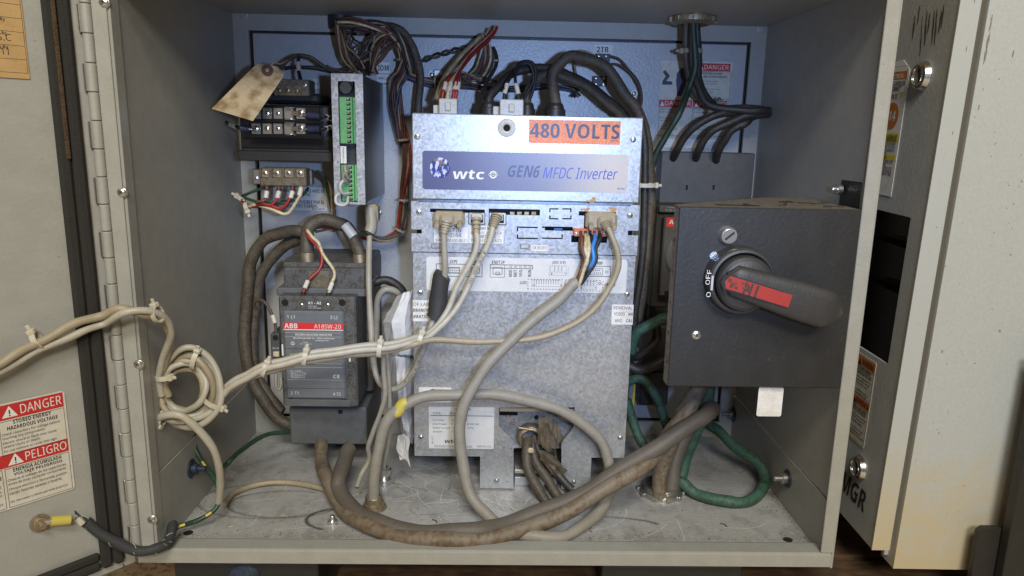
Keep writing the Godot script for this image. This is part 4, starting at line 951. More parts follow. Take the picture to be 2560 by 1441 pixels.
func plug_dsub(parent, x0, y0, x1, y1, cx, mt):
	var a = P(x0, y1, ZI + 0.004); var b = P(x1, y0, ZI + 0.004)
	obj("plug_shell", box(Vector3(a.x, a.y, ZI - 0.004), Vector3(b.x, b.y, ZI + 0.013), 0.0028), mt, parent)
	var ym = (a.y + b.y) / 2 - 0.001
	for s in [a.x + 0.0045, b.x - 0.0045]: obj("thumb_screw", lathe([Vector2(0, 0.011), Vector2(0.0023, 0.0108), Vector2(0.0027, 0.010), Vector2(0.0027, 0.0), Vector2(0, 0)], 14), M.cord_beige, parent, at(Vector3(s, ym - 0.002, ZI + 0.0125), axis_basis(Vector3(0, -0.25, 1))))
	var c = P(cx, (y0 + y1) / 2.0, ZI + 0.014); c.y = ym
	obj("plug_body", box(Vector3(c.x - 0.0072, ym - 0.0062, ZI + 0.0125), Vector3(c.x + 0.0072, ym + 0.0062, ZI + 0.020), 0.0022), mt, parent)
	return Vector3(c.x, ym, ZI + 0.019)
func boot(parent, p, to, r0, r1, mt, n = 5):   # ribbed strain relief from p to to
	var st = tool(); var d = to - p
	for k in n:
		var f = float(k) / n; var r = lerp(r0, r1, f)
		var a = p + d * f; var b = p + d * (f + 0.72 / n)
		add_tube(st, [a, b], r, 12)
	add_tube(st, [p, to], r1 * 0.92, 12)
	return obj("strain_relief", st.commit(), mt, parent)

func build_io_module():
	var z = -0.150; var pl = zp(z)
	var m = thing("io_module", "narrow galvanised input output module with green terminal blocks", "module", P(870, 511, -0.2))
	var r = Rect2(-0.1745, 0.3112, 0.0318, 0.131)
	var hole = Rect2(uv(pl, 848, 350).x, 0, 0, 0); hole.position.y = uv(pl, 865, 505).y; hole.end = Vector2(uv(pl, 889, 300).x, uv(pl, 865, 203).y)
	obj("front_plate", holed(r, [hole], 0.0015, z - 0.0015), M.zinc_sheet, m)
	obj("body", box(Vector3(r.position.x + 0.001, r.position.y + 0.0008, ZB + 0.001), Vector3(r.end.x - 0.0006, r.end.y - 0.0008, z - 0.018), 0.0008), M.module_paint, m)
	for s in [[r.position.x + 0.0004, r.position.x + 0.0014], [r.end.x - 0.0018, r.end.x - 0.0006]]: obj("side_sheet", box(Vector3(s[0], r.position.y + 0.0006, z - 0.0175), Vector3(s[1], r.end.y - 0.0006, z - 0.0016)), M.module_paint, m)
	obj("bottom_sheet", box(Vector3(r.position.x + 0.0015, r.position.y + 0.0006, z - 0.0175), Vector3(r.end.x - 0.002, r.position.y + 0.0016, z - 0.0016)), M.zinc_sheet, m)
	obj("fuse_cap", lathe([Vector2(0, 0.006), Vector2(0.0058, 0.006), Vector2(0.0068, 0.005), Vector2(0.0070, 0.0)], 16), M.black_plastic, m, at(P(866, 220, z - 0.008), axis_basis(Vector3(0, 0, 1))))
	for t in [[846, 243, 886, 359, 10], [850, 413, 890, 503, 8]]:
		var a = P(t[0] + 1, t[3], z - 0.004); var b = P(t[2], t[1], z - 0.004)
		var g = obj("terminal_block", box(Vector3(hole.position.x + 0.0004, a.y, z - 0.016), Vector3(hole.position.x + 0.0135, b.y, z - 0.0022), 0.0006), M.green_plastic, m)
		obj("block_shoulder", box(Vector3(hole.position.x + 0.0135, a.y, z - 0.016), Vector3(hole.end.x - 0.0006, b.y, z - 0.006), 0.0006), M.green_plastic, g)
		for k in t[4]:
			var y = lerp(a.y, b.y, (k + 0.5) / t[4])
			obj("clamp_slot", box(Vector3(hole.position.x + 0.0078, y - 0.0015, z - 0.0030), Vector3(hole.position.x + 0.0118, y + 0.0014, z - 0.0021)), M.hole, g)
			obj("clamp_blade", box(Vector3(hole.position.x + 0.0082, y - 0.0002, z - 0.0026), Vector3(hole.position.x + 0.0106, y + 0.0012, z - 0.00195)), M.brass if k % 2 == 0 else M.steel, g)
	var s = sticker(m, "terminal_strip_label", pl, 849, 366, 864, 409, M.label_white, -0.004)
	var st = tool()
	for k in 8: ink_rect(st, str(1 + k * 2), rect_of(pl, 854, 369 + k * 5, 858, 372.5 + k * 5), true)
	print_on(s, st, M.ink_black, pl, -0.0036)
	for q in [[860, 183], [901, 183]]: screw(m, Vector3(P(q[0], q[1], z - 0.02).x, r.end.y - 0.0008, z - 0.012), Vector3.UP, 0.002)

func build_transformer():
	# control transformer with fuse block; dark, dusty
	var t = thing("control_transformer", "black control transformer with a two-pole fuse block", "transformer", P(715, 405, -0.24))
	obj("core", pb(600, 400, ZB + 0.001, 826, 262, -0.205, 0.002), M.black_plastic, t)
	obj("winding_cover", pb(640, 258, -0.27, 800, 232, -0.215, 0.003), M.black_plastic, t)
	obj("base_flange", pb(594, 404, ZB + 0.0011, 830, 378, -0.198, 0.001), M.black_plastic, t)
	obj("lamination", pb(602, 372, -0.206, 822, 347, -0.203, 0.0006), M.black_gloss, t)
	obj("upper_terminal_block", pb(683, 240, -0.225, 772, 198, -0.198, 0.001), M.terminal_tan, t)
	for k in 3:
		obj("terminal_bay", pb(690 + 22 * k, 232, -0.199, 708 + 22 * k, 212, -0.1965, 0.0006), M.terminal_tan, t)
		screw(t, P(697 + 22 * k, 226, -0.1965), Vector3(0, 0, 1), 0.0024, M.brass)
	screw(t, P(761, 212, -0.198), Vector3(0, 0, 1), 0.0028)
	# fuse block
	obj("fuse_block", pb(625, 343, -0.206, 800, 265, -0.190, 0.001), M.black_gloss, t)
	for row in [284, 322]:
		for c in [[640, 10], [668, 9], [695, 7], [722, 9], [752, 12]]:
			var p = P(c[0], row, -0.190)
			var pt = obj("terminal_plate", box(p + Vector3(-0.0048, -0.0058, 0), p + Vector3(0.0048, 0.0058, 0.0012), 0.0004), M.zinc if c[0] > 700 else M.steel, t)
			if c[0] == 722:
				for s in [-1, 1]: obj("fuse_clip", box(p + Vector3(-0.0022, s * 0.0062 - 0.0007, 0.001), p + Vector3(0.0038, s * 0.0062 + 0.0007, 0.0085), 0.0004), M.chrome, pt)
			else: screw(t, p + Vector3(0, 0, 0.0012), Vector3(0, 0, 1), c[1] * 0.00033, M.chrome)
		obj("link_bar", pb(728, row + 6, -0.1885, 748, row - 6, -0.1872, 0.0003), M.chrome, t)
		obj("barrier", pb(620, row + 22, -0.192, 805, row + 18, -0.184, 0.0004), M.black_gloss, t)
	# blue crimped spade terminals at either end
	for q in [[768, 288, 800, 291], [770, 323, 800, 322], [622, 322, 600, 320]]:
		var a = P(q[0], q[1], -0.186); var b = P(q[2], q[3], -0.184)
		obj("crimp_terminal", tube([a, b], 0.0036, 12), M.wire_blue, t)
		obj("terminal_ring", tube([a + (a - b) * 0.35, a], 0.0020, 8), M.chrome, t)
	# lower terminal strip with four screws
	var s = thing("terminal_strip", "brown four-screw terminal strip below the transformer", "terminal strip", P(705, 466, -0.21))
	obj("mounting_bar", pb(632, 462, -0.225, 780, 424, -0.215, 0.0008), M.steel, s)
	obj("block", pb(648, 466, -0.2145, 765, 420, -0.196, 0.0012), M.terminal_tan, s)
	for k in 4:
		var p = P(664 + 29 * k, 433, -0.196)
		obj("clamp_plate", box(p + Vector3(-0.0046, -0.0048, 0), p + Vector3(0.0046, 0.0042, 0.0012), 0.0004), M.dull_metal, s); screw(s, p + Vector3(0, 0, 0.0012), Vector3(0, 0, 1), 0.0027, M.zinc)
		if k < 4: obj("divider", pb(649 + 29 * k, 443, -0.1961, 652 + 29 * k, 421, -0.1915, 0.0003), M.terminal_tan, s)
	for q in [[641, 446], [771, 450]]: screw(s, P(q[0], q[1], -0.215), Vector3(0, 0, 1), 0.0024)
	# cardboard tag tied to the wiring
	var o = P(620, 232, -0.160)
	var bs = Basis(Vector3(0, 1, 0), 0.12) * Basis(Vector3(1, 0, 0), -0.10)
	var pl = plane(o, bs.x, bs.y)
	var c = thing("cardboard_tag", "stained brown cardboard tag hanging over the fuse block", "tag", o)
	var poly = []
	for q in [[648, 160], [690, 166], [710, 184], [708, 192], [632, 303], [529, 272], [636, 165]]: poly.append(uv(pl, q[0], q[1]))
	obj("card", extrude(poly, 0.0005), M.cardboard, c, frame(pl, 0, 0))
	var rp = hit(pl, 668, 176)
	obj("reinforcing_ring", lathe([Vector2(0.0018, 0), Vector2(0.0020, 0.0006), Vector2(0.0058, 0.0006), Vector2(0.0060, 0)], 22), M.wire_brown, c, at(rp + pl.n * 0.0005, axis_basis(pl.n)))
	obj("string", tube([rp + pl.n * 0.001, rp + Vector3(0.006, 0.008, -0.004), P(700, 160, -0.18), P(720, 150, -0.2)], 0.0007, 6), M.wire_cream, c)

func pb(x0, yb, z0, x1, yt, z1, bev = 0.0):   # a box whose front face fills a pixel rectangle at the nearer depth
	var zf = max(z0, z1)
	var yc = (yb + yt) / 2.0; var xc = (x0 + x1) / 2.0
	var lo = Vector3(P(x0, yc, zf).x, P(xc, yb, zf).y, min(z0, z1)); var hi = Vector3(P(x1, yc, zf).x, P(xc, yt, zf).y, zf)
	return box(lo.min(hi), lo.max(hi), bev)

func build_contactor():
	var z = -0.150; var pl = zp(z)
	var c = thing("contactor", "dark grey two-pole contactor with red stripe and white lettering", "contactor", P(810, 1115, -0.2))
	# X0..X1 of the front
	var a = P(697, 1017, z); var b = P(897, 742, z)
	var X0 = (P(698, 760, z).x + P(705, 1010, z).x) / 2; var X1 = (P(900, 760, z).x + P(884, 1010, z).x) / 2
	var Y0 = P(795, 1018, z).y; var Y1 = P(795, 742, z).y
	obj("base", box(Vector3(X0 - 0.004, Y0 - 0.006, ZB + 0.001), Vector3(X1 + 0.006, Y1 + 0.010, -0.215), 0.002), M.contactor_body, c)
	obj("front_housing", box(Vector3(X0, Y0, -0.2145), Vector3(X1, Y1, z), 0.0018), M.contactor_body, c)
	# stepped arc chute on top, ribbed
	obj("arc_chute", pb(708, 728, ZB + 0.002, 914, 672, -0.175, 0.002), M.contactor_body, c)
	for k in 46:
		var x = 711 + k * 4.35
		if x < 905: obj("rib", pb(x, 724, -0.176, x + 2.1, 676, -0.1742), M.contactor_body, c)
	obj("chute_roof", pb(706, 674, ZB + 0.003, 916, 658, -0.186, 0.002), M.contactor_body, c)
	obj("terminal_hood", pb(690, 742, -0.25, 915, 722, -0.168, 0.0015), M.contactor_grey, c)
	obj("stained_patch", pb(772, 722, -0.174, 822, 678, -0.17385), M.terminal_tan, c)
	# raised front cover with the print
	var r = rect_of(pl, 709, 779, 872, 999)
	var zc = z + 0.0035; var pc = zp(zc)
	var cx0 = (P(706, 790, zc).x + P(716, 995, zc).x) / 2; var cx1 = (P(859, 790, zc).x + P(864, 995, zc).x) / 2 + 0.001
	cx0 = P(711, 885, zc).x; cx1 = P(861, 885, zc).x
	var cy0 = P(787, 998, zc).y; var cy1 = P(787, 779, zc).y
	var f = obj("front_cover", box(Vector3(cx0, cy0, z), Vector3(cx1, cy1, zc), 0.0016), M.contactor_cover, c)
	var W = cx1 - cx0; var Hh = cy1 - cy0
	var Rr = func(u0, v0, u1, v1): return Rect2(cx0 + u0 * W, cy1 - v1 * Hh, (u1 - u0) * W, (v1 - v0) * Hh)
	var st = tool(); bar(st, Rr.call(0.0, 0.128, 0.99, 0.200)); obj("red_stripe", st.commit(), M.red_paint, f, at(Vector3(0, 0, zc + 0.0002)))
	st = tool(); bar(st, Rr.call(0.0, 0.202, 0.99, 0.212))
	var T = func(s, u0, v0, u1, v1, bold = false): ink_rect(st, s, Rr.call(u0, v0, u1, v1), bold)
	T.call("1 L1", 0.07, 0.045, 0.195, 0.082); T.call("3 L2", 0.78, 0.045, 0.905, 0.082); T.call("ABB", 0.02, 0.138, 0.235, 0.192, true); T.call("A185W-20", 0.51, 0.143, 0.955, 0.190)
	T.call("WELDING ISOLATION CONTACTOR", 0.19, 0.250, 0.80, 0.272, true); T.call("Max Ratings 600V AC,  250A Continuous", 0.155, 0.292, 0.84, 0.314, true); T.call("Breaking all lines", 0.53, 0.318, 0.74, 0.336, true)
	T.call("UL", 0.13, 0.345, 0.16, 0.378, true); T.call("LISTED", 0.31, 0.340, 0.40, 0.355); T.call("IND. CONT. EQ.", 0.26, 0.360, 0.46, 0.375); T.call("77H2", 0.33, 0.380, 0.40, 0.394)
	T.call("Use C-IR control", 0.085, 0.475, 0.28, 0.493)
	T.call("Ui = 1000V~", 0.09, 0.670, 0.29, 0.690); T.call("Ie AC-1 = 275A", 0.09, 0.694, 0.345, 0.714); T.call("IEC 60947-4-1", 0.09, 0.718, 0.32, 0.737); T.call("EN 60947-4-1", 0.09, 0.741, 0.32, 0.760); T.call("CE", 0.80, 0.715, 0.91, 0.755, true)
	T.call("2 T1", 0.075, 0.915, 0.205, 0.950); T.call("4 T2", 0.785, 0.922, 0.915, 0.957)
	disc(st, Vector2(cx0 + 0.145 * W, cy1 - 0.362 * Hh), 0.0017, 0.0021)
	obj("white_lettering", st.commit(), M.ink_white, f, at(Vector3(0, 0, zc + 0.0003)))
	st = tool()
	for v in [0.237, 0.282, 0.59, 0.630, 0.775]: bar(st, Rr.call(0.02 if v < 0.3 else 0.03, v, 0.95, v + 0.004))
	obj("rule_lines", st.commit(), M.ink_grey, f, at(Vector3(0, 0, zc + 0.0003)))
	st = tool()
	for v in [0.42, 0.60, 0.875]: bar(st, Rr.call(0.01, v, 0.99, v + 0.004))
	obj("cover_seams", st.commit(), M.black, f, at(Vector3(0, 0, zc + 0.00015)))
	# white coil marks at the sides
	for m in [[704, 862, 708, 890], [871, 865, 875, 880], [872, 886, 876, 905]]: obj("side_mark", pb(m[0], m[3], z, m[2], m[1], z + 0.0008), M.ink_white, c)
	# mounting holes and coil terminals
	for q in [[712, 757, 9], [855, 757, 9], [727, 1005, 9], [828, 1007, 6], [864, 1007, 9]]:
		obj("hole", lathe([Vector2(0, 0.0004), Vector2(q[2] * 0.00038, 0.0004), Vector2(q[2] * 0.00042, 0)], 18), M.hole, c, at(P(q[0], q[1], z), axis_basis(Vector3(0, 0, 1))))
	for q in [784, 805]: obj("slot", pb(q - 3, 1007, z, q + 3, 1002, z + 0.0003), M.hole, c)
	obj("bottom_step", pb(712, 1017, z, 876, 1000, z + 0.0009, 0.0004), M.contactor_grey, c)
	for q in [754, 819]: screw(c, P(q, 763, z), Vector3(0, 0, 1), 0.0022)
	obj("coil_nameplate", pb(764, 774, z, 808, 752, z + 0.0006), M.switch_grey, c)
	st = tool(); ink(st, pl, "A1 - A2", 770, 754, 803, 761, true); ink(st, pl, "110V 50Hz", 770, 764, 793, 767); ink(st, pl, "110-120V 60Hz", 770, 769, 803, 772); obj("lettering", st.commit(), M.ink_white, c, at(Vector3(0, 0, z + 0.0008)))
	# lower terminal shroud
	obj("lower_shroud", pb(724, 1112, ZB + 0.002, 916, 1019, -0.178, 0.0015), M.contactor_grey, c)
	obj("shroud_notch", pb(845, 1035, -0.178, 856, 1026, -0.1776), M.hole, c)
	# auxiliary contact on the left flank
	var x = thing("auxiliary_contact", "slim grey auxiliary contact block on the contactor's left flank", "contact block", P(690, 930, -0.2))
	obj("body", pb(677, 932, -0.25, 700, 835, -0.165, 0.001), M.switch_grey, x)
	obj("screw_hole", lathe([Vector2(0, 0.0004), Vector2(0.003, 0.0004), Vector2(0.0032, 0)], 16), M.hole, x, at(P(688, 845, -0.165), axis_basis(Vector3(0, 0, 1))))
	obj("cream_tab", pb(682, 893, -0.165, 697, 880, -0.1625, 0.0005), M.wire_cream, x)
	st = tool(); ink(st, zp(-0.165), "CEL 18", 681, 869, 696, 873); obj("lettering", st.commit(), M.ink_white, x, at(Vector3(0, 0, -0.1648)))
	st = tool(); add_tube(st, spline(pp([[690, 935, -0.17], [690, 965, -0.168], [697, 975, -0.168], [703, 962, -0.17], [701, 945, -0.172]])), 0.0018, 8); obj("jumper", st.commit(), M.cord_grey, x)

func note(x0, y0, x1, y1, text, label, z = ZB + 0.0001):   # small white adhesive label with dark lettering
	var pl = zp(z); var s = thing("device_label", label, "label", P((x0 + x1) / 2.0, y1, z))
	sticker(s, "card", pl, x0, y0, x1, y1, M.label_white, 0.0002)
	var st = tool()
	for t in text: ink(st, pl, t[0], t[1], t[2], t[3], t[4], true)
	print_on(s, st, M.ink_black, pl, 0.0007)

func build_right_side():
	note(942, 156, 974, 183, [["IOM", 945, 163, 972, 177]], "small white label reading IOM beside the module")
	note(942, 187, 984, 216, [["24VDC 2.5", 945, 192, 971, 199], ["AMP", 952, 207, 972, 213]], "white rating label partly hidden behind the module")
	note(782, 198, 800, 222, [["R 2", 784, 206, 796, 213]], "tiny white label beside the transformer's top terminals")
	note(707, 647, 752, 667, [["1IC", 719, 651, 738, 663]], "white label reading 1IC behind the contactor")
	note(1484, 112, 1531, 139, [["2TB", 1492, 117, 1521, 131]], "white label reading 2TB above the small terminals")
	note(683, 468, 816, 526, [["REMPLACER LE FUSIBLE AVEC LE", 690, 473, 810, 481], ["MEME TYPE", 745, 484, 775, 491], ["SUSTITUIR FUSIBLE POR EL", 705, 501, 811, 509], ["MISMO TIPO Y GRADO.", 710, 511, 795, 519], ["904-0270", 780, 521, 812, 525]], "white fuse replacement notice behind the terminal strip wires")
	# danger sign on the backplate
	var pl = zp(ZB)
	var s = thing("danger_sign", "white and red danger sign on the backplate behind black cables", "sign", P(1740, 345, ZB))
	for q in [[1650, 153, 1829, 251], [1645, 249, 1816, 341]]: sticker(s, "sheet", pl, q[0], q[1], q[2], q[3], M.label_dirty, 0.0002 if q[1] < 200 else 0.0003, 0.002)
	var st
	for rr in [[1750, 159, 1826, 178], [1647, 250, 1730, 268], [1732, 252, 1817, 270]]:
		st = tool(); bar(st, rect_of(pl, rr[0], rr[1], rr[2], rr[3])); print_on(s, st, M.sign_red, pl, 0.0007, "red_band")
	st = tool(); ink(st, pl, "DANGER", 1761, 163, 1822, 174); ink(st, pl, "DANGER", 1662, 253, 1727, 264); ink(st, pl, "PELIGRO", 1748, 255, 1814, 266)
	for q in [[1753, 175], [1655, 265], [1741, 267]]:
		var c = uv(pl, q[0], q[1]); quad(st, Vector3(c.x - 0.0026, c.y, 0), Vector3(c.x, c.y + 0.006, 0), Vector3(c.x, c.y + 0.006, 0), Vector3(c.x + 0.0026, c.y, 0))
	print_on(s, st, M.ink_white, pl, 0.0009, "white_lettering")
	st = tool(); lines(st, pl, ["HAZARDOUS VOLTAGE", "IN ONE OR MORE SOURCES"], 1750, 181, 5, 8, true, 0.8); lines(st, pl, ["Shut all voltage sources before", "touching any components.", "", "Electric shock or flash may cause", "severe injury or death.", "", "Do not remove or cover this sign."], 1750, 201, 4.5, 6.6, false, 0.8)
	lines(st, pl, ["TENSION DANGEREUSE", "D'UNE OU PLUS SOURCES", "", "Debrancher toute alimentation", "avant de toucher aux composants.", "", "Le choc electrique peut causer", "des blessures graves ou la mort.", "", "Ne pas enlever ou couvrir"], 1649, 271, 4.4, 7, false, 0.75)
	lines(st, pl, ["VOLTAJE PELIGROSO", "DE UNA O MAS FUENTES", "", "Apague todas las fuentes", "de voltaje antes de tocar", "", "Choque electrico puede causar", "lesiones severas o muerte.", "", "No remueva u obstruya"], 1733, 272, 4.4, 7, false, 0.75)
	outline(st, rect_of(pl, 1749, 179, 1826, 250), 0.0004); outline(st, rect_of(pl, 1646, 269, 1729, 340), 0.0004); outline(st, rect_of(pl, 1731, 271, 1815, 341), 0.0004)
	# struck hand pictogram
	var hand = []
	for q in [[1690, 205], [1692, 184], [1703, 170], [1716, 172], [1720, 190], [1714, 215], [1703, 240], [1693, 240]]: hand.append(uv(pl, q[0], q[1]))
	print_on(s, st, M.ink_black, pl, 0.0009)
	obj("hand_print", extrude(hand, 0.0001), M.ink_navy, s, frame(pl, 0, 0, 0.0008))
	var z = []
	for q in [[1657, 180], [1663, 175], [1675, 190], [1665, 203], [1680, 204], [1681, 212], [1655, 212], [1656, 203], [1664, 191]]: z.append(uv(pl, q[0], q[1]))
	obj("arc_print", extrude(z, 0.0001), M.ink_navy, s, frame(pl, 0, 0, 0.0008))
	# row of blank wire numbers beneath
	for k in 3: note(1648 + k * 52, 347 + k, 1690 + k * 52, 369 + k, [], ["blank white label under the danger sign above the green wire", "blank white label under the danger sign between two black cables", "blank white label under the danger sign beside the last black cable"][k])
	# small terminal blocks under 2TB
	for q in [[1489, 134, 1525, 146, "upper"], [1482, 190, 1518, 203, "lower"]]:
		var t = thing("small_terminal_block", "small dark two-screw terminal block, %s one under the 2TB label" % q[4], "terminal block", P(1505, q[3], ZB))
		obj("body", pb(q[0], q[3] + 12, ZB + 0.0003, q[2], q[1], ZB + 0.010, 0.0006), M.black_plastic, t)
		for x in [9, 27]:
			for y in [6, 20]: screw(t, P(q[0] + x, q[1] + y, ZB + 0.010), Vector3(0, 0, 1), 0.0018)
	# fixing hardware on the plate
	for q in [[884, 121, "near the wire harness"], [1079, 187, "left of the red wires"], [1586, 234, "beside the brown twisted wire"], [948, 533, "below the module plug"]]:
		var t = thing("panel_screw", "bright screw with washer in the backplate %s" % q[2], "screw", P(q[0], q[1], ZB)); screw(t, P(q[0], q[1], ZB + 0.001), Vector3(0, 0, 1), 0.003)
	var cl = thing("cable_clip", "grey adhesive cable clip on the backplate left of the red wires", "clip", P(1092, 190, ZB)); obj("base", pb(1084, 196, ZB + 0.0002, 1107, 174, ZB + 0.006, 0.001), M.steel, cl)
	# dark terminal cover and switch body
	var c = thing("terminal_cover", "dark blue-grey sheet cover below the black cables", "cover", P(1770, 520, -0.27))
	obj("sheet", pb(1650, 540, ZB + 0.001, 1882, 381, -0.262, 0.001), M.switch_grey, c)
	for x in [1717, 1784]: obj("slot", pb(x - 2, 475, -0.262, x + 3, 463, -0.2617), M.hole, c)
	var d = thing("disconnect_switch", "black switch body with red maker's badge behind the handle box", "switch", P(1700, 770, -0.25))
	obj("body", pb(1633, 770, ZB + 0.001, 1790, 512, -0.235, 0.0015), M.black_plastic, d)
	obj("face", pb(1655, 742, -0.2349, 1790, 545, -0.222, 0.0015), M.switch_grey, d)
	obj("upper_plate", pb(1648, 533, -0.235, 1790, 515, -0.228, 0.001), M.switch_grey, d)
	var pz = zp(-0.222); st = tool(); bar(st, rect_of(pz, 1667, 545, 1720, 568)); obj("badge", st.commit(), M.red_paint, d, at(Vector3(0, 0, -0.2218)))
	st = tool(); ink(st, pz, "ABB", 1673, 550, 1706, 561, true); obj("badge_lettering", st.commit(), M.ink_white, d, at(Vector3(0, 0, -0.2216)))
	st = tool(); ink(st, zp(-0.228), "Tripping", 1668, 517, 1700, 521); ink(st, zp(-0.228), "1-5L Ir", 1664, 524, 1690, 528); obj("lettering", st.commit(), M.ink_grey, d, at(Vector3(0, 0, -0.2278)))
	obj("shaft_hub", lathe([Vector2(0, 0.003), Vector2(0.026, 0.003), Vector2(0.028, 0.0015), Vector2(0.028, 0)], 36), M.contactor_grey, d, at(P(1722, 640, -0.222), axis_basis(Vector3(0, 0, 1))))
	obj("screw_hole", lathe([Vector2(0, 0.0004), Vector2(0.0028, 0.0004), Vector2(0.0030, 0)], 16), M.hole, d, at(P(1667, 733, -0.222), axis_basis(Vector3(0, 0, 1))))
	obj("shaft", box(P(1835, 690, -0.22) + Vector3(-0.005, -0.005, 0.0), Vector3(P(1835, 690, -0.22).x + 0.005, P(1835, 690, -0.22).y + 0.005, -0.006)), M.steel, d)
	for q in [[1622, 700, 1636, 960], ]: obj("side_rail", pb(q[0], q[3], ZB + 0.001, q[2], q[1] - 15, -0.262, 0.0008), M.black_plastic, d)
	var lw = thing("fuse_holder", "black fuse holder low on the backplate behind the green wires", "fuse holder", P(1650, 960, -0.27))
	obj("body", pb(1590, 930, ZB + 0.001, 1690, 815, -0.245, 0.003), M.black_plastic, lw); obj("foot", pb(1600, 1015, ZB + 0.001, 1672, 930, -0.25, 0.002), M.black_plastic, lw)
	for q in [[1591, 875], [1590, 903]]: screw(lw, P(q[0], q[1], -0.244), Vector3(0, 0, 1), 0.0023)

func build_disconnect():
	# black front plate of the disconnect, folded at the top, bolted to the right wall
	var d = thing("disconnect_bracket", "black powder-coated bracket plate carrying the disconnect handle", "bracket", Vector3(0.225, 0.17, -0.02))
	var x0 = 0.1475; var x1 = 0.3035; var y0 = 0.1705; var y1 = 0.3300; var z = 0.0025
	obj("front_plate", box(Vector3(x0, y0, z - 0.002), Vector3(x1, y1, z), 0.0010), M.powder_black, d)
	# left edge fold with dusty bare edge
	obj("left_fold", box(Vector3(x0, y0, z - 0.017), Vector3(x0 + 0.002, y1 - 0.0021, z - 0.0021), 0.0005), M.jacket_tan, d)
	for k in 5: obj("fold_hole", lathe([Vector2(0, 0.0003), Vector2(0.0011, 0.0003), Vector2(0.0012, 0)], 10), M.hole, d, at(Vector3(x0, lerp(y0 + 0.02, y1 - 0.03, k / 4.0), z - 0.009), axis_basis(Vector3(-1, 0, 0))))
	var top = [Vector2(x0, -(z - 0.0021)), Vector2(x1, -(z - 0.0021)), Vector2(0.3085, 0.11), Vector2(0.262, 0.11), Vector2(x0, 0.016)]
	obj("top_fold", extrude(top, 0.002), M.dusty_black, d, at(Vector3(0, y1 - 0.0021, 0), Basis(Vector3(1, 0, 0), Vector3(0, 0, -1), Vector3(0, 1, 0))))
	obj("top_slot", box(Vector3(0.185, y1 - 0.0001, -0.022), Vector3(0.222, y1 + 0.0002, -0.014)), M.hole, d)
	var ear = [PX(2130, 511, 0.3075), PX(2068, 500, 0.3075), PX(2072, 446, 0.3075), PX(2136, 450, 0.3075)]
	var el = []
	for q in ear: el.append(Vector2(-q.z, q.y))
	obj("wall_ear", extrude([Vector2(0.014, y1 - 0.002), Vector2(0.052, y1 - 0.002), Vector2(0.052, 0.352), Vector2(0.014, 0.352)], 0.0018), M.powder_black, d, at(Vector3(0.3086, 0, 0), Basis(Vector3(0, 0, -1), Vector3(0, 1, 0), Vector3(1, 0, 0)).orthonormalized()))
	var bp = Vector3(0.3065, 0.3435, -0.046)
	var bo = hex_nut(d, bp, Vector3(-1, 0, 0), 0.0048, 0.0045, M.zinc, "ear_nut"); obj("ear_stud", lathe([Vector2(0, 0.009), Vector2(0.0022, 0.0088), Vector2(0.0025, 0.0080), Vector2(0.0025, 0)], 14), M.zinc, d, at(bp, axis_basis(Vector3(-1, 0, 0))))
	# swarf and fibres lying on the top fold
	for k in 9:
		var a = Vector3(rng.randf_range(0.21, 0.295), y1 + 0.0007, rng.randf_range(-0.075, -0.012)); var q = [a]
		for i in 3: q.append(q[i] + Vector3(rng.randf_range(-0.008, 0.008), 0.0, rng.randf_range(-0.010, 0.010)))
		obj("swarf", tube(q, 0.0003, 5, 4), M.black, d)
	# cylinder lock and screw
	var lp = P(1819, 588, z)
	var lk = obj("key_lock", lathe([Vector2(0, 0.0064), Vector2(0.0056, 0.0064), Vector2(0.0058, 0.0056), Vector2(0.0066, 0.0056), Vector2(0.0078, 0.0030), Vector2(0.0079, 0)], 32), M.zinc, d, at(lp, axis_basis(Vector3(0, 0, 1))))
	obj("key_slot", cbox(Vector3(0.0098, 0.0004, 0.0020), 0.0001), M.black, lk, at(lp + Vector3(0, 0, 0.0065), axis_basis(Vector3(0, 0, 1)).rotated(Vector3(0, 0, 1), 0.7)))
	screw(d, P(1741, 838, z), Vector3(0, 0, 1), 0.0044)
	obj("bare_spot", lathe([Vector2(0, 0.0005), Vector2(0.0036, 0.0004), Vector2(0.0038, 0)], 16), M.zinc, d, at(P(1785, 640, z), axis_basis(Vector3(0, 0, 1))))
	# rotary handle
	var h = thing("rotary_lever", "black rotary lever handle with red insert turned to off", "handle", P(1840, 690, z))
	var hc = P(1842, 696, z); var zz = Basis(Vector3(1, 0, 0), Vector3(0, 0, 1), Vector3(0, -1, 0))
	obj("collar", lathe([Vector2(0.0243, 0.0160), Vector2(0.0252, 0.0170), Vector2(0.0270, 0.0164), Vector2(0.0284, 0.0147), Vector2(0.0290, 0.003), Vector2(0.0290, 0.0)], 48), M.handle_black, h, at(hc, zz))
	obj("hub", lathe([Vector2(0, 0.0255), Vector2(0.0150, 0.0250), Vector2(0.0200, 0.0235), Vector2(0.0226, 0.0215), Vector2(0.0237, 0.0180), Vector2(0.0238, 0.002)], 48), M.handle_black, h, at(hc + Vector3(0.001, -0.001, 0), zz))
	# lever: a tapering body with rounded nose, thicker at the hub
	var za = 0.034 + z
	var n0 = P(1822, 700, za); var n1 = P(2072, 778, za)
	var ax = (n1 - n0); ax.z = 0; var L = ax.length(); ax = ax.normalized(); var up = Vector3(-ax.y, ax.x, 0)
	var lev = plane(n0, ax, up)
	var secs = []
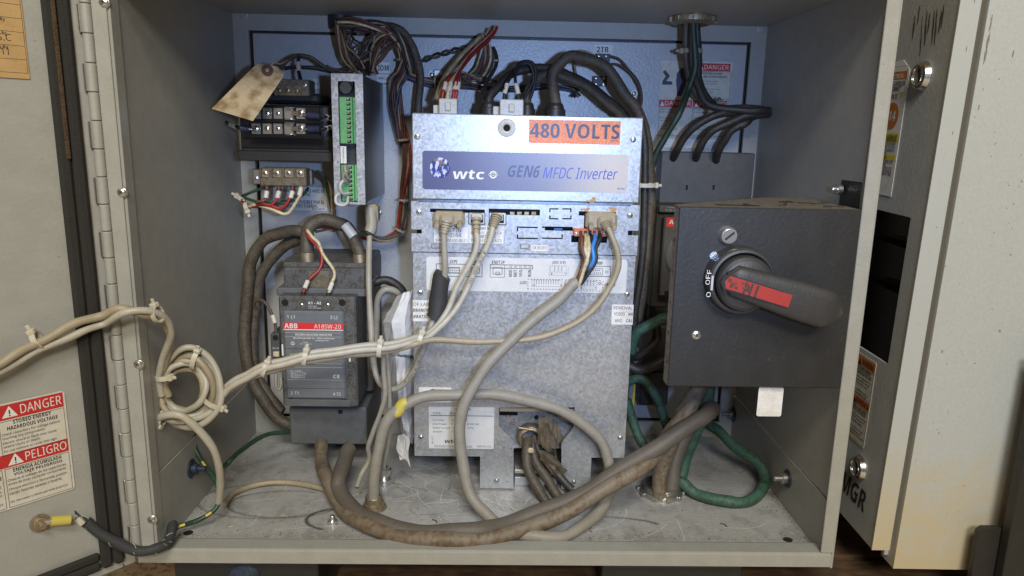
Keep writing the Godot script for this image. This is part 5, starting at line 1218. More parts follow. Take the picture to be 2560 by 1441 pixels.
	for k in 15:
		var f = k / 14.0; var s = f * (L + 0.0148); var half = lerp(0.0135, 0.0168, smoothstep(0.0, 0.75, f)); var thick = lerp(0.0100, 0.0078, f)
		var over = max(0.0, s - L + 0.003) / 0.0178
		if over > 0.0: half *= sqrt(max(0.02, 1.0 - over * over)); thick *= sqrt(max(0.08, 1.0 - over * over))
		var under = max(0.0, 0.010 - s) / 0.010; half *= sqrt(max(0.10, 1.0 - under * under))
		var lift = lerp(0.0, 0.004, f)
		var ring = []
		for i in 20:
			var a = TAU * i / 20; var ca = cos(a); var sa = sin(a)
			ring.append(on(lev, s, half * sign(ca) * pow(abs(ca), 0.62), thick * sign(sa) * pow(abs(sa), 0.55) + lift - 0.0115))
		secs.append(ring)
	var st = tool(); st.set_smooth_group(0)
	for k in secs.size() - 1:
		for i in 20:
			var j = (i + 1) % 20
			for v in [secs[k][i], secs[k + 1][i], secs[k + 1][j], secs[k][i], secs[k + 1][j], secs[k][j]]: st.add_vertex(v)
	for e in [0, 14]:
		for i in range(1, 19):
			var l = [secs[e][0], secs[e][i], secs[e][i + 1]]
			if e == 0: l.reverse()
			for v in l: st.add_vertex(v)
	st.index(); st.generate_normals(); obj("lever", st.commit(), M.handle_black, h)
	# red insert and its pale surround
	var top_z = 0.0003
	var tl = lev.duplicate(); tl.o = n0 + Vector3(0, 0, -0.0010)
	var pr = func(list):
		var o2 = []
		for q in list: o2.append(uv(tl, q[0], q[1]))
		return o2
	var rb = pr.call([[1822, 686], [1986, 737], [1978, 762], [1972, 774], [1808, 724], [1803, 706], [1810, 690]])
	obj("insert_recess", extrude(rb, 0.0012), M.black, h, frame(tl, 0, 0, -0.0010))
	var ri = pr.call([[1826, 690], [1981, 738], [1970, 769], [1814, 721], [1812, 704]])
	var red = obj("red_insert", extrude(ri, 0.0014), M.red_plastic, h, frame(tl, 0, 0, -0.0006))
	for k in 3:
		var a = pr.call([[1866 + 14 * k, 705 + 4.5 * k], [1870 + 14 * k, 706 + 4.5 * k], [1860 + 14 * k, 735 + 4.5 * k], [1855 + 14 * k, 734 + 4.5 * k]])
		obj("insert_rib", extrude(a, 0.0008), M.handle_black, red, frame(tl, 0, 0, 0.0005))
	for k in 14:   # worn scuffs
		var cx = rng.randf_range(1820, 1880); var cy = 698 + (cx - 1822) * 0.3 + rng.randf_range(-4, 16); var sc = []
		for i in 9: sc.append(uv(tl, cx + cos(i * TAU / 9) * rng.randf_range(3, 8), cy + sin(i * TAU / 9) * rng.randf_range(2, 5)))
		obj("scuff", extrude(sc, 0.0001), M.wire_brown, red, frame(tl, 0, 0, 0.00085 + 0.00006 * k))
	# position markings on the collar
	var cm = zp(z + 0.0170); st = tool()
	for g in [["O", 1771, 737, 0.0042], ["O", 1769, 706, 0.0040], ["F", 1770, 692, 0.0034], ["F", 1773, 680, 0.0034]]:
		var q = uv(cm, g[1], g[2]); ink_rect(st, g[0], Rect2(q.x - 0.0016, q.y - g[3] / 2, 0.0036, g[3]), false, 0.0, 0.0, "Droid Sans", true)
	obj("position_marks", st.commit(), M.ink_white, h, Transform3D(Basis(Vector3(0, 1, 0), -0.35), Vector3(0, 0, 0)) if false else at(Vector3(0, 0, z + 0.0170)))
	obj("pointer", pb(1778, 727, z + 0.0168, 1784, 690, z + 0.0176, 0.0003), M.ink_grey, h)
	# white plastic tag under the plate
	var t = thing("blank_tag", "blank white plastic tag hanging under the black bracket", "tag", P(1925, 1040, -0.004))
	sticker(t, "card", zp(-0.004), 1894, 968, 1956, 1041, M.label_white, 0.0, 0.0018, 0.0006)

func cable(called, label, pts, r, material, group = "", category = "cable", sides = 14):
	var line = pts if pts[0] is Vector3 else pp(pts)
	var t = thing(called, label, category, line[0], group)
	obj("cord", tube(line, r, sides), material, t)
	return t
func part_tube(t, called, list, r, material, sides = 10): return obj(called, tube(pp(list), r, sides), material, t)
# strands laid along one path, each with its own wandering offset
func strands(t, path, mats, r, spread, seed_, twist = 1.5, called = "wire"):
	var g := RandomNumberGenerator.new(); g.seed = seed_
	var line = spline(path, 5); var n = mats.size()
	for k in n:
		var ph = TAU * k / n + g.randf() * 0.8; var rad = spread * g.randf_range(0.45, 1.0); var tw = twist * g.randf_range(0.5, 1.3); var wob = g.randf() * TAU
		var out = []
		for i in line.size():
			var d = (line[min(i + 1, line.size() - 1)] - line[max(i - 1, 0)]).normalized()
			var u = d.cross(Vector3(0, 0, 1)); u = u.normalized() if u.length() > 0.1 else Vector3.RIGHT
			var v = d.cross(u).normalized(); var a = ph + tw * i / 8.0
			out.append(line[i] + u * cos(a) * rad + v * sin(a) * rad * 0.8 + u * sin(i * 0.35 + wob) * spread * 0.18)
		var st = tool(); add_tube(st, out, r, 8); obj(called, st.commit(), mats[k], t)

# lettering printed along a cord, letter by letter on the side that faces out
func legend(t, list, text, h, r):
	var line = spline(pp(list), 12); var st = tool(); var s = 0.0; var at_ = 1
	for ch in text:
		s += h * 0.75
		var acc = 0.0; at_ = 1
		while at_ < line.size() - 1 and acc + line[at_].distance_to(line[at_ - 1]) < s: acc += line[at_].distance_to(line[at_ - 1]); at_ += 1
		if ch == " ": continue
		var x = (line[at_] - line[at_ - 1]).normalized(); var z = (Vector3(0.05, 0.2, 1.0) - x * x.dot(Vector3(0.05, 0.2, 1.0))).normalized(); var y = z.cross(x)
		var g = tool(); ink_rect(g, ch, Rect2(-h * 0.3, -h * 0.5, h * 0.6, h), false)
		st.append_from(g.commit(), 0, Transform3D(Basis(x, y, z), line[at_] + z * (r + 0.00022)))
	obj("printed_legend", st.commit(), M.ink_black, t)

func build_cables():
	var F = func(x, y, h): return PF(x, y, h)
	# ---------------------------------------------------- serial cable from the module, with ferrite
	var t = thing("ferrite_cable", "grey serial cable with black ferrite sleeve plugged into the inverter's left socket", "cable", P(1110, 540, -0.12))
	var e = plug_dsub(t, 1084, 529, 1162, 563, 1118, M.cord_beige)
	boot(t, e, P(1110, 585, -0.108), 0.0058, 0.0040, M.cord_beige)
	part_tube(t, "cord", [[1111, 580, -0.109], [1112, 640, -0.108], [1110, 690, -0.110], [1098, 745, -0.112], [1085, 795, -0.110], [1072, 830, -0.106], [1055, 880, -0.105], [1035, 930, -0.105], [1000, 966, -0.108], [966, 972, -0.112], [944, 945, -0.118], [931, 890, -0.124], [926, 800, -0.135], [923, 700, -0.150], [922, 620, -0.170], [923, 590, -0.175]], 0.0032, M.cord_grey, 14)
	legend(t, [[1000, 966, -0.108], [1035, 930, -0.105], [1055, 880, -0.105], [1072, 830, -0.106]], "   AWG 28 80C 30V SHIELDED", 0.0022, 0.0032)
	part_tube(t, "ferrite_sleeve", [[1108, 688, -0.1095], [1098, 742, -0.111], [1087, 796, -0.110]], 0.0092, M.ferrite, 22)
	part_tube(t, "adapter_body", [[928, 520, -0.185], [927, 560, -0.181], [924, 582, -0.177]], 0.0062, M.cord_grey, 10); obj("adapter_plug", pb(912, 560, -0.20, 944, 512, -0.181, 0.003), M.cord_beige, t)
	# ---------------------------------------------------- the two network cords and the serial cord that run off to the left
	var tail = func(dx, dy, dz): return [[1000 + dx, 858 + dy, -0.075 + dz], [940 + dx, 866 + dy, -0.068 + dz], [880 + dx, 872 + dy, -0.062 + dz], [820 + dx, 880 + dy, -0.056 + dz], [760 + dx, 891 + dy, -0.050 + dz], [705 + dx, 904 + dy, -0.046 + dz], [660 + dx, 918 + dy, -0.043 + dz], [620 + dx, 936 + dy, -0.041 + dz], [585 + dx, 956 + dy, -0.040 + dz], [560 + dx, 978 + dy, -0.040 + dz], [545 + dx, 1003 + dy, -0.040 + dz]]
	t = thing("network_cable", "pale network cable in the second socket of the inverter", "cable", P(1190, 560, -0.12))
	obj("plug", pb(1178, 552, ZI - 0.004, 1206, 535, ZI + 0.010, 0.001), M.milky, t); obj("socket_shield", pb(1172, 561, ZI - 0.008, 1212, 532, ZI + 0.0022, 0.0005), M.steel, t); obj("socket_mouth", pb(1177, 557, ZI, 1208, 536, ZI + 0.0024), M.hole, t)
	boot(t, P(1191, 546, ZI + 0.009), P(1191, 588, ZI + 0.018), 0.0048, 0.0032, M.cord_beige, 4)
	part_tube(t, "cord", [[1191, 580, -0.113], [1192, 605, -0.111], [1185, 640, -0.110], [1160, 685, -0.108], [1138, 725, -0.106], [1122, 770, -0.103], [1103, 805, -0.097], [1072, 832, -0.089], [1040, 846, -0.082]] + tail.call(0, -3, 0.0), 0.0031, M.cord_light, 14)
	t = thing("network_cable", "pale printed network cable in the third socket of the inverter", "cable", P(1240, 560, -0.12))
	obj("plug", pb(1229, 553, ZI - 0.004, 1258, 536, ZI + 0.010, 0.001), M.milky, t); obj("socket_shield", pb(1223, 562, ZI - 0.008, 1265, 532, ZI + 0.0022, 0.0005), M.steel, t); obj("socket_mouth", pb(1228, 558, ZI, 1260, 536, ZI + 0.0024), M.hole, t)
	boot(t, P(1243, 540, ZI + 0.011), P(1232, 570, ZI + 0.020), 0.0056, 0.0036, M.cord_beige, 6)
	part_tube(t, "cord", [[1234, 566, -0.111], [1226, 592, -0.109], [1212, 630, -0.108], [1190, 675, -0.106], [1168, 722, -0.104], [1142, 768, -0.099], [1112, 808, -0.093], [1080, 835, -0.085], [1048, 852, -0.078]] + tail.call(0, 7, 0.005), 0.0031, M.cord_light, 14)
	legend(t, [[1168, 722, -0.104], [1190, 675, -0.106], [1212, 630, -0.108], [1226, 592, -0.109]], "  EIA  PATCH  ENET IP", 0.0026, 0.0031)
	t = thing("beige_serial_cable", "beige serial cable in the inverter's right socket, swinging left below", "cable", P(1510, 570, -0.12))
	e = plug_dsub(t, 1462, 531, 1542, 572, 1512, M.cord_beige)
	boot(t, e, P(1519, 572, -0.106), 0.0058, 0.0038, M.cord_beige)
	part_tube(t, "cord", [[1517, 566, -0.108], [1532, 592, -0.104], [1544, 630, -0.103], [1544, 670, -0.103], [1526, 718, -0.103], [1494, 764, -0.101], [1440, 808, -0.099], [1370, 838, -0.096], [1290, 852, -0.092], [1210, 855, -0.088], [1130, 851, -0.084], [1070, 852, -0.079], [1035, 860, -0.073]] + tail.call(-8, 17, 0.001), 0.0030, M.cord_beige, 14)
	for q in [[1049, 847, -0.079, "where the cords meet beside the paper roll", Vector3(0.9, -0.3, 0)], [949, 872, -0.066, "at the edge of the contactor", Vector3(1, -0.13, 0)], [763, 893, -0.048, "across the contactor's face", Vector3(1, -0.2, 0)], [662, 922, -0.041, "left of the contactor", Vector3(1, -0.4, 0)]]:
		cable_tie("pale cable tie round the grey cords %s" % q[3], P(q[0], q[1] + 3, q[2]), q[4], 0.0068, Vector3(-0.1, 1, 0.1), "ties on the grey cord bundle", null, 0.75)
	# ---------------------------------------------------- coil of spare cord
	t = thing("cord_coil", "coiled bundle of spare grey cords hanging inside the left edge", "cable", P(470, 1060, -0.05))
	for k in 8:
		var ring = []
		var lf = 394 + 2.6 * k; var rt = 553 - 6.2 * k; var tp = 873 + 6.2 * k + 3 * (k % 2); var bt = 1071 - 7.2 * k + 4 * (k % 2)
		for i in 29:
			var a = TAU * i / 26.0 + k * 0.9; var ca = cos(a); var sa = sin(a)
			ring.append(P((lf + rt) / 2 + ca * (rt - lf) / 2 + 2.5 * sin(2 * a + k * 1.7), (tp + bt) / 2 + sa * (bt - tp) / 2 + 3 * cos(2 * a + k * 2.3), -0.034 - 0.0040 * (k % 3) + 0.004 * sin(a * 2 + k * 1.1)))
		obj("turn", tube(ring, 0.0030, 12, 3), [M.cord_light, M.cord_grey, M.cord_light, M.cord_beige][k % 4], t)
	part_tube(t, "lead", [[548, 1000, -0.037], [520, 1035, -0.034], [470, 1052, -0.032], [425, 1050, -0.031], [402, 1030, -0.03]], 0.0031, M.cord_light, 12)
	var over = func(list):   # the part of a lead that hangs just in front of the open door
		var o = []
		for q in list: o.append(hit(door_pl, q[0], q[1]) + door_pl.n * q[2])
		return o
	obj("lead", tube(pp([[404, 990, -0.030], [396, 945, -0.026], [404, 905, -0.022], [420, 865, -0.016], [426, 830, -0.010], [417, 802, -0.002], [397, 784, 0.007], [360, 778, 0.016], [305, 783, 0.022]]) + over.call([[245, 803, 0.014], [190, 822, 0.012], [130, 850, 0.011], [70, 878, 0.010], [0, 916, 0.010], [-60, 950, 0.010], [-160, 1010, 0.008], [-270, 1080, 0.002]]), 0.0031, 12), M.cord_light, t)
	obj("lead", tube(pp([[420, 990, -0.034], [405, 950, -0.030], [412, 905, -0.026], [424, 850, -0.019], [416, 812, -0.010], [396, 792, 0.002], [355, 785, 0.012], [300, 774, 0.020]]) + over.call([[235, 781, 0.015], [175, 802, 0.012], [110, 836, 0.012], [50, 866, 0.012], [0, 893, 0.012], [-60, 925, 0.012], [-160, 985, 0.008], [-270, 1060, 0.002]]), 0.0036, 12), M.cord_beige, t)
	for q in [[393, 786, 0.008, "over the hinge", Vector3(1, 0.15, 0.3), Vector3(0, 1, 0.2)], [93, 852, hit(door_pl, 93, 852).z + 0.008, "in front of the open door", Vector3(1, 0.45, -0.2), Vector3(-0.3, 1, 0.2)], [407, 944, -0.026, "on the coil's upper lead", Vector3(-0.1, 1, 0), Vector3(1, 0, 0.3)], [490, 900, -0.036, "on top of the coil", Vector3(1, -0.35, 0), Vector3(0.1, 1, 0.4)], [534, 1005, -0.036, "at the right of the coil", Vector3(0.5, 1, 0), Vector3(1, -0.3, 0.4)], [406, 1046, -0.030, "at the foot of the coil", Vector3(1, -0.2, 0.2), Vector3(0, -1, 0.6)]]:
		cable_tie("pale cable tie %s" % q[3], P(q[0], q[1], q[2]), q[4], 0.0064 if q[0] < 480 else 0.0098, q[5], "ties on the coiled cords", null, 0.8)
	# white cord down to the door earth strap
	t = thing("white_cord", "white cord curving down from the coil to the floor", "cable", P(548, 1255, -0.04))
	part_tube(t, "cord", [[398, 1046, -0.026], [420, 1036, -0.022], [455, 1043, -0.022], [495, 1072, -0.026], [528, 1118, -0.032], [547, 1168, -0.040], [552, 1210, -0.048], [546, 1256, -0.055]], 0.0037, M.cord_light, 14)
	t = thing("earth_wire", "green earth wire with yellow flashes along the left of the floor", "wire", P(435, 1320, -0.03))
	part_tube(t, "wire", [[486, 1060, -0.10], [484, 1105, -0.10], [502, 1150, -0.095], [530, 1190, -0.080], [546, 1222, -0.068], [548, 1250, -0.058], [536, 1275, -0.052], [506, 1296, -0.045], [470, 1310, -0.036], [432, 1322, -0.020]], 0.0024, M.wire_green, 10)
	for q in [[505, 1155, 514, 1168, -0.0905], [528, 1282, 514, 1291, -0.045], [462, 1312, 444, 1318, -0.026]]: part_tube(t, "yellow_flash", [[q[0], q[1], q[4]], [q[2], q[3], q[4] + 0.003]], 0.0015, M.wire_yellow, 8)
	# braided strap to the door stud
	t = thing("braided_strap", "black braided earth strap bridging door and enclosure", "strap", P(350, 1375, 0.01))
	var sp = pp([[430, 1312, -0.016], [428, 1338, -0.006], [412, 1362, 0.006], [380, 1376, 0.014], [340, 1376, 0.018], [295, 1360, 0.022], [250, 1334, 0.026], [215, 1306, 0.029]])
	obj("sleeve", tube(sp, 0.0046, 14), M.braid, t)
	var dl = spline(sp, 7)
	for k in 26:   # pale threads woven through the sleeve
		var i = 2 + int(k * (dl.size() - 5) / 26.0); var ang = k * 2.4
		var u = Vector3(cos(ang), sin(ang), 0.5).normalized() * 0.0046
		obj("thread", tube([dl[i] + u, dl[i + 1] + u.rotated((dl[i + 1] - dl[i]).normalized(), 0.6), dl[i + 2] + u.rotated((dl[i + 1] - dl[i]).normalized(), 1.2)], 0.0003, 5, 3), M.ink_grey, t)
	part_tube(t, "core", [[212, 1303, 0.029], [190, 1296, 0.031], [168, 1294, 0.034]], 0.0026, M.wire_green, 10)
	for k in 14: part_tube(t, "fray", [[212, 1303, 0.029], [196 + rng.randf_range(-3, 4), 1293 + rng.randf_range(-8, 8), 0.031], [180 + rng.randf_range(-5, 7), 1288 + rng.randf_range(-16, 16), 0.033]], 0.0005, M.braid, 5)
	obj("clip", cbox(Vector3(0.0075, 0.005, 0.0105), 0.0006), M.tie, t, at(P(206, 1299, 0.0285), Basis(Vector3(0, 0, 1), -0.9)))
	# ---------------------------------------------------- thick grey cable with the orange plug
	t = thing("thick_grey_cable", "thick grey cable from the orange plug, looping to a floor gland", "cable", F.call(935, 1270, 0.0))
	var gp = pp([[1441, 708, -0.104], [1410, 738, -0.101], [1360, 778, -0.098], [1305, 826, -0.093], [1250, 880, -0.087], [1200, 937, -0.081], [1167, 995, -0.077], [1152, 1060, -0.075], [1150, 1120, -0.073], [1160, 1180, -0.069], [1178, 1235, -0.062], [1208, 1282, -0.052]])
	gp += [F.call(1250, 1318, 0.008), F.call(1310, 1338, 0.006), F.call(1375, 1344, 0.006), F.call(1430, 1332, 0.007), F.call(1478, 1302, 0.011), F.call(1510, 1262, 0.019)]
	gp += pp([[1527, 1215, -0.096], [1526, 1165, -0.103], [1508, 1115, -0.108], [1470, 1070, -0.109], [1415, 1034, -0.109], [1345, 1007, -0.108], [1265, 992, -0.105], [1180, 986, -0.102], [1100, 989, -0.099], [1035, 1001, -0.096], [990, 1028, -0.093], [960, 1075, -0.091], [943, 1130, -0.089], [937, 1190, -0.087], [936, 1255, -0.086]])
	obj("jacket", tube(gp, 0.0058, 18), M.jacket_grey, t)
	obj("yellow_band", tube([P(1018, 1007, -0.0952), P(1002, 1018, -0.0942), P(988, 1030, -0.0929)], 0.0062, 18), M.wire_yellow, t)
	var cols = [M.wire_brown, M.wire_cream, M.black, M.wire_sky, M.black]
	for k in 5:
		var x = 1452 + k * 11.5
		part_tube(t, "conductor", [[x, 583, ZI + 0.006], [x + 3 - k * 0.4, 598, -0.114], [x + 2 - k * 2.5, 622, -0.108 + 0.0015 * (k % 2)], [1462 + k * 7, 652, -0.105 + 0.002 * (k % 2)], [1451 + k * 5, 682, -0.104 + 0.002 * ((k + 1) % 2)], [1438 + k * 3.4, 712, -0.104]], 0.0021, cols[k], 10)
	part_tube(t, "conductor", [[1466, 584, ZI + 0.005], [1472, 600, -0.113], [1470, 640, -0.103], [1456, 690, -0.101], [1446, 716, -0.103]], 0.0019, M.wire_cream, 10)
	var op = obj("orange_plug", pb(1434, 592, ZI - 0.002, 1518, 573, ZI + 0.010, 0.001), M.orange_plastic, t)
	obj("plug_lip", pb(1447, 608, ZI - 0.001, 1503, 592, ZI + 0.0065, 0.0008), M.orange_plastic, op)
	for k in 5: obj("plug_bay", pb(1448 + k * 11.5, 589, ZI + 0.009, 1456 + k * 11.5, 577, ZI + 0.0103), M.black, op)
	for x in [1441, 1511]: screw(t, P(x, 585, ZI + 0.010), Vector3(0, 0, 1), 0.0018)
	# floor gland of that cable
	var fg = F.call(935, 1270, 0.0)
	obj("gland_nut", lathe([Vector2(0.0062, 0.014), Vector2(0.0085, 0.014), Vector2(0.0092, 0.0125), Vector2(0.0092, 0.006), Vector2(0.0110, 0.0058), Vector2(0.0112, 0.0015), Vector2(0.0135, 0.0012), Vector2(0.0135, 0.0001)], 12), M.dull_metal, t, at(fg))
	# ---------------------------------------------------- heavy power hoses across the floor
	var h1 = pp([[878, 1118, -0.150], [862, 1145, -0.135]]) + [F.call(848, 1190, 0.03), F.call(852, 1232, 0.018), F.call(884, 1276, 0.0135), F.call(940, 1308, 0.010), F.call(1020, 1328, 0.0092), F.call(1110, 1334, 0.0095), F.call(1200, 1325, 0.013)] + pp([[1300, 1302, -0.044], [1400, 1262, -0.052], [1490, 1216, -0.060], [1570, 1166, -0.068], [1650, 1113, -0.076], [1715, 1070, -0.083], [1765, 1038, -0.092], [1782, 1024, -0.112]])
	cable("power_hose", "thick dusty brown power cable, upper of the two crossing the floor", h1, 0.0083, M.jacket_brown, "heavy power cables", "cable", 20)
	var h2 = pp([[803, 1112, -0.175], [806, 1150, -0.155]]) + [F.call(816, 1200, 0.022), F.call(842, 1254, 0.012), F.call(890, 1300, 0.0085), F.call(960, 1330, 0.0078), F.call(1050, 1348, 0.0078), F.call(1150, 1352, 0.0078), F.call(1250, 1340, 0.0085)] + pp([[1345, 1312, -0.035], [1440, 1268, -0.044], [1530, 1215, -0.054], [1610, 1160, -0.068], [1660, 1110, -0.088], [1700, 1050, -0.105], [1735, 1000, -0.115], [1757, 955, -0.125]])
	cable("power_hose", "thick tan power cable, lower of the two crossing the floor", h2, 0.0076, M.jacket_tan, "heavy power cables", "cable", 20)
	# ---------------------------------------------------- floor gland on the right with cables rising from it
	var g0 = F.call(1652, 1232, 0.0)
	t = thing("conduit_locknut", "toothed conduit locknut ring on the floor", "locknut", g0)
	obj("bushing", lathe([Vector2(0.0175, 0.0), Vector2(0.0178, 0.011), Vector2(0.0205, 0.011), Vector2(0.0198, 0.0098), Vector2(0.0206, 0.0085), Vector2(0.0198, 0.0073), Vector2(0.0206, 0.006), Vector2(0.0200, 0.0048)], 36), M.steel, t, at(g0))
	obj("ring", lathe([Vector2(0.0195, 0.0052), Vector2(0.0225, 0.0052), Vector2(0.0240, 0.0036), Vector2(0.0240, 0.0002)], 36), M.steel, t, at(g0))
	for k in 10: obj("tooth", cbox(Vector3(0.0042, 0.0042, 0.0052), 0.0006), M.steel, t, at(g0 + Vector3(cos(k * TAU / 10 + 0.2), 0, sin(k * TAU / 10 + 0.2)) * 0.0240 + Vector3(0, 0.0030, 0), Basis(Vector3.UP, -k * TAU / 10 - 0.2)))
	cable("riser_cable", "brown cable rising from the right side of the floor conduit", pp([[1675, 1246, -0.118], [1676, 1215, -0.122], [1685, 1170, -0.128], [1703, 1110, -0.137], [1728, 1050, -0.146], [1752, 990, -0.155], [1768, 940, -0.16]]), 0.0084, M.jacket_brown, "risers from the floor conduit", "cable", 16)
	cable("riser_cable", "tan cable rising from the left side of the floor conduit", pp([[1648, 1246, -0.112], [1649, 1215, -0.113], [1656, 1170, -0.113], [1675, 1110, -0.112], [1702, 1050, -0.114], [1730, 1000, -0.118], [1750, 950, -0.122]]), 0.0080, M.jacket_tan, "risers from the floor conduit", "cable", 16)
	t = cable("green_ground_cable", "thick dusty green ground cable looping on the floor at the right", pp([[1684, 1230, -0.130]]) + [F.call(1700, 1208, 0.015), F.call(1740, 1232, 0.008), F.call(1795, 1252, 0.0062), F.call(1850, 1256, 0.0062), F.call(1895, 1240, 0.0062), F.call(1913, 1208, 0.010)] + pp([[1903, 1172, -0.150], [1870, 1140, -0.165], [1828, 1108, -0.185], [1790, 1076, -0.205], [1755, 1050, -0.225], [1720, 1020, -0.245]]), 0.0062, M.wire_teal)
	cable("green_ground_cable", "green ground cable dropping behind the disconnect bracket", pp([[1778, 940, -0.140], [1772, 985, -0.140], [1758, 1040, -0.143], [1735, 1100, -0.148], [1712, 1160, -0.148], [1698, 1215, -0.138]]), 0.0062, M.wire_teal)
	cable("green_ground_cable", "green cable arching right of the inverter at mid height", pp([[1578, 880, -0.19], [1586, 850, -0.186], [1602, 826, -0.182], [1630, 808, -0.180], [1665, 799, -0.178], [1700, 796, -0.176]]), 0.0062, M.wire_teal)
	cable("green_ground_cable", "green cable curving low behind the inverter's right edge", pp([[1560, 965, -0.20], [1582, 950, -0.195], [1610, 952, -0.190], [1632, 975, -0.186], [1650, 1015, -0.185], [1664, 1062, -0.185], [1680, 1110, -0.184]]), 0.0052, M.wire_teal)
	cable("green_ground_cable", "lowest green cable slanting to the floor beside the inverter", pp([[1566, 1000, -0.19], [1578, 1045, -0.186], [1594, 1083, -0.182], [1615, 1118, -0.176], [1640, 1150, -0.170]]), 0.0056, M.wire_teal)
	cable("yellow_wire", "thin yellow wire beside the inverter's lower right edge", pp([[1586, 955, -0.21], [1585, 990, -0.21], [1580, 1030, -0.21]]), 0.0018, M.wire_yellow, "", "wire", 8)
	cable("black_loop_cable", "glossy black cable looped right of the inverter", pp([[1568, 890, -0.21], [1590, 890, -0.205], [1618, 880, -0.20], [1640, 850, -0.20], [1640, 815, -0.2]]), 0.0052, M.jacket_black)
	cable("black_loop_cable", "second glossy black cable curling below the first loop", pp([[1570, 915, -0.20], [1600, 925, -0.195], [1640, 915, -0.19], [1672, 890, -0.19], [1690, 860, -0.19]]), 0.0060, M.jacket_black)
	# ---------------------------------------------------- cables from the ceiling conduit on the right
	var cl = PF(1732, 42, TOP)
	t = thing("conduit_locknut", "pale toothed conduit locknut in the ceiling", "locknut", cl)
	obj("ring", lathe([Vector2(0.0235, -0.0002), Vector2(0.0235, -0.006), Vector2(0.0210, -0.0075), Vector2(0.0180, -0.0090), Vector2(0.0165, -0.0088), Vector2(0.0165, 0)], 36), M.dull_metal, t, at(cl))
	for k in 10: obj("tooth", cbox(Vector3(0.0052, 0.006, 0.0062), 0.0006), M.dull_metal, t, at(cl + Vector3(cos(k * TAU / 10), 0, sin(k * TAU / 10)) * 0.0238 + Vector3(0, -0.0035, 0), Basis(Vector3.UP, -k * TAU / 10)))
	var drop = cl.z
	for k in 3:
		var x = [1716, 1730, 1744][k]; var zz = drop + [0.002, 0.012, 0.001][k]
		var pt = [[x, 38, zz], [x, 90, zz], [x + 1, 145, zz - 0.003], [[1722, 1736, 1746][k], 190, zz - 0.008], [[1738, 1748, 1757][k], 225, zz - 0.012], [[1762, 1766, 1776][k], 254, zz - 0.014], [1800 + 4 * k, 268 + 4 * k, zz - 0.012], [1850 + 2 * k, 272 + 3 * k, zz - 0.008], [1898, 272 + 5 * k, zz - 0.006], [1922, 276 + 4 * k, zz - 0.012]]
		cable("feed_cable", ["black feed cable from the ceiling, left of three, bending right", "black feed cable from the ceiling, middle of three, bending right", "black feed cable from the ceiling, right of three, bending right"][k], pt, 0.0042, M.jacket_dusty if k == 0 else M.jacket_black, "black feed cables from the ceiling")
		var q = [[1918, 278 + 4 * k, zz - 0.014], [1880, 282 + 6 * k, zz - 0.010], [[1810, 1840, 1862][k], [284, 298, 308][k], -0.225], [[1752, 1790, 1828][k], [306, 322, 328][k], -0.228], [[1716, 1762, 1812][k], [338, 350, 352][k], -0.235], [[1693, 1745, 1795][k], [372, 378, 380][k], -0.245], [[1682, 1737, 1788][k], [400, 402, 404][k], -0.268]]
		cable("load_cable", ["black load cable, nearest the green wire, arching down to the cover", "black load cable, between two others, arching down to the cover", "black load cable, farthest from the green wire, arching down to the cover"][k], q, 0.0046, M.jacket_black, "black cables down to the terminal cover")
	cable("green_feed_wire", "dusty green wire slanting from the ceiling cables down beside the inverter", [[1734, 60, drop + 0.014], [1738, 140, drop + 0.014], [1736, 180, drop + 0.013], [1722, 225, drop + 0.01], [1698, 285, -0.20], [1664, 340, -0.205], [1640, 390, -0.21], [1626, 450, -0.215], [1616, 540, -0.22], [1606, 640, -0.222], [1596, 720, -0.224], [1588, 780, -0.224]], 0.0036, M.wire_dull_green)
	for q in [[1731, 128, "round the ceiling cables"], ]: cable_tie("pale cable tie %s" % q[2], P(q[0], q[1], drop + 0.004), Vector3(0, 1, 0), 0.0102, Vector3(-1, 0.1, 0), "ties on the power cables", M.tie_old, 0.8)
	cable_tie("pale cable tie where the ceiling cables turn right", P(1790, 262, drop - 0.012), Vector3(1, -0.7, 0), 0.0080, Vector3(-1, -1, 0), "ties on the power cables", M.tie_old, 0.8)
	# ---------------------------------------------------- heavy cables over the inverter
	cable("output_cable", "heavy black cable from the inverter's left roof gland", [[1222, 268, -0.175], [1226, 245, -0.178], [1244, 216, -0.184], [1270, 192, -0.190], [1305, 175, -0.195], [1350, 170, -0.2], [1400, 178, -0.205], [1450, 200, -0.21], [1495, 230, -0.215], [1535, 262, -0.22], [1565, 292, -0.224], [1590, 330, -0.226]], 0.0046, M.jacket_black)
	cable("output_cable", "heavy dark cable from the inverter's middle roof gland", [[1318, 268, -0.185], [1320, 238, -0.188], [1332, 208, -0.192], [1356, 190, -0.196], [1395, 187, -0.199], [1440, 205, -0.203], [1484, 232, -0.208], [1522, 262, -0.213], [1552, 292, -0.218], [1580, 335, -0.222]], 0.0046, M.jacket_dusty)
	cable("output_cable", "heavy brown cable from the right roof gland down the inverter's side", [[1388, 270, -0.178], [1384, 236, -0.180], [1384, 200, -0.182], [1390, 170, -0.184], [1410, 149, -0.186], [1445, 142, -0.19], [1486, 152, -0.194], [1526, 184, -0.198], [1562, 232, -0.201], [1592, 275, -0.203], [1608, 320, -0.205], [1620, 370, -0.207], [1626, 430, -0.21], [1624, 520, -0.212], [1618, 620, -0.214], [1608, 720, -0.216], [1592, 800, -0.218]], 0.0060, M.jacket_dusty)
	cable("output_cable", "black cable hugging the inverter's right side", [[1600, 300, -0.20], [1612, 370, -0.20], [1614, 450, -0.2], [1610, 560, -0.2], [1602, 680, -0.2], [1590, 780, -0.2], [1582, 880, -0.2]], 0.0042, M.jacket_black)
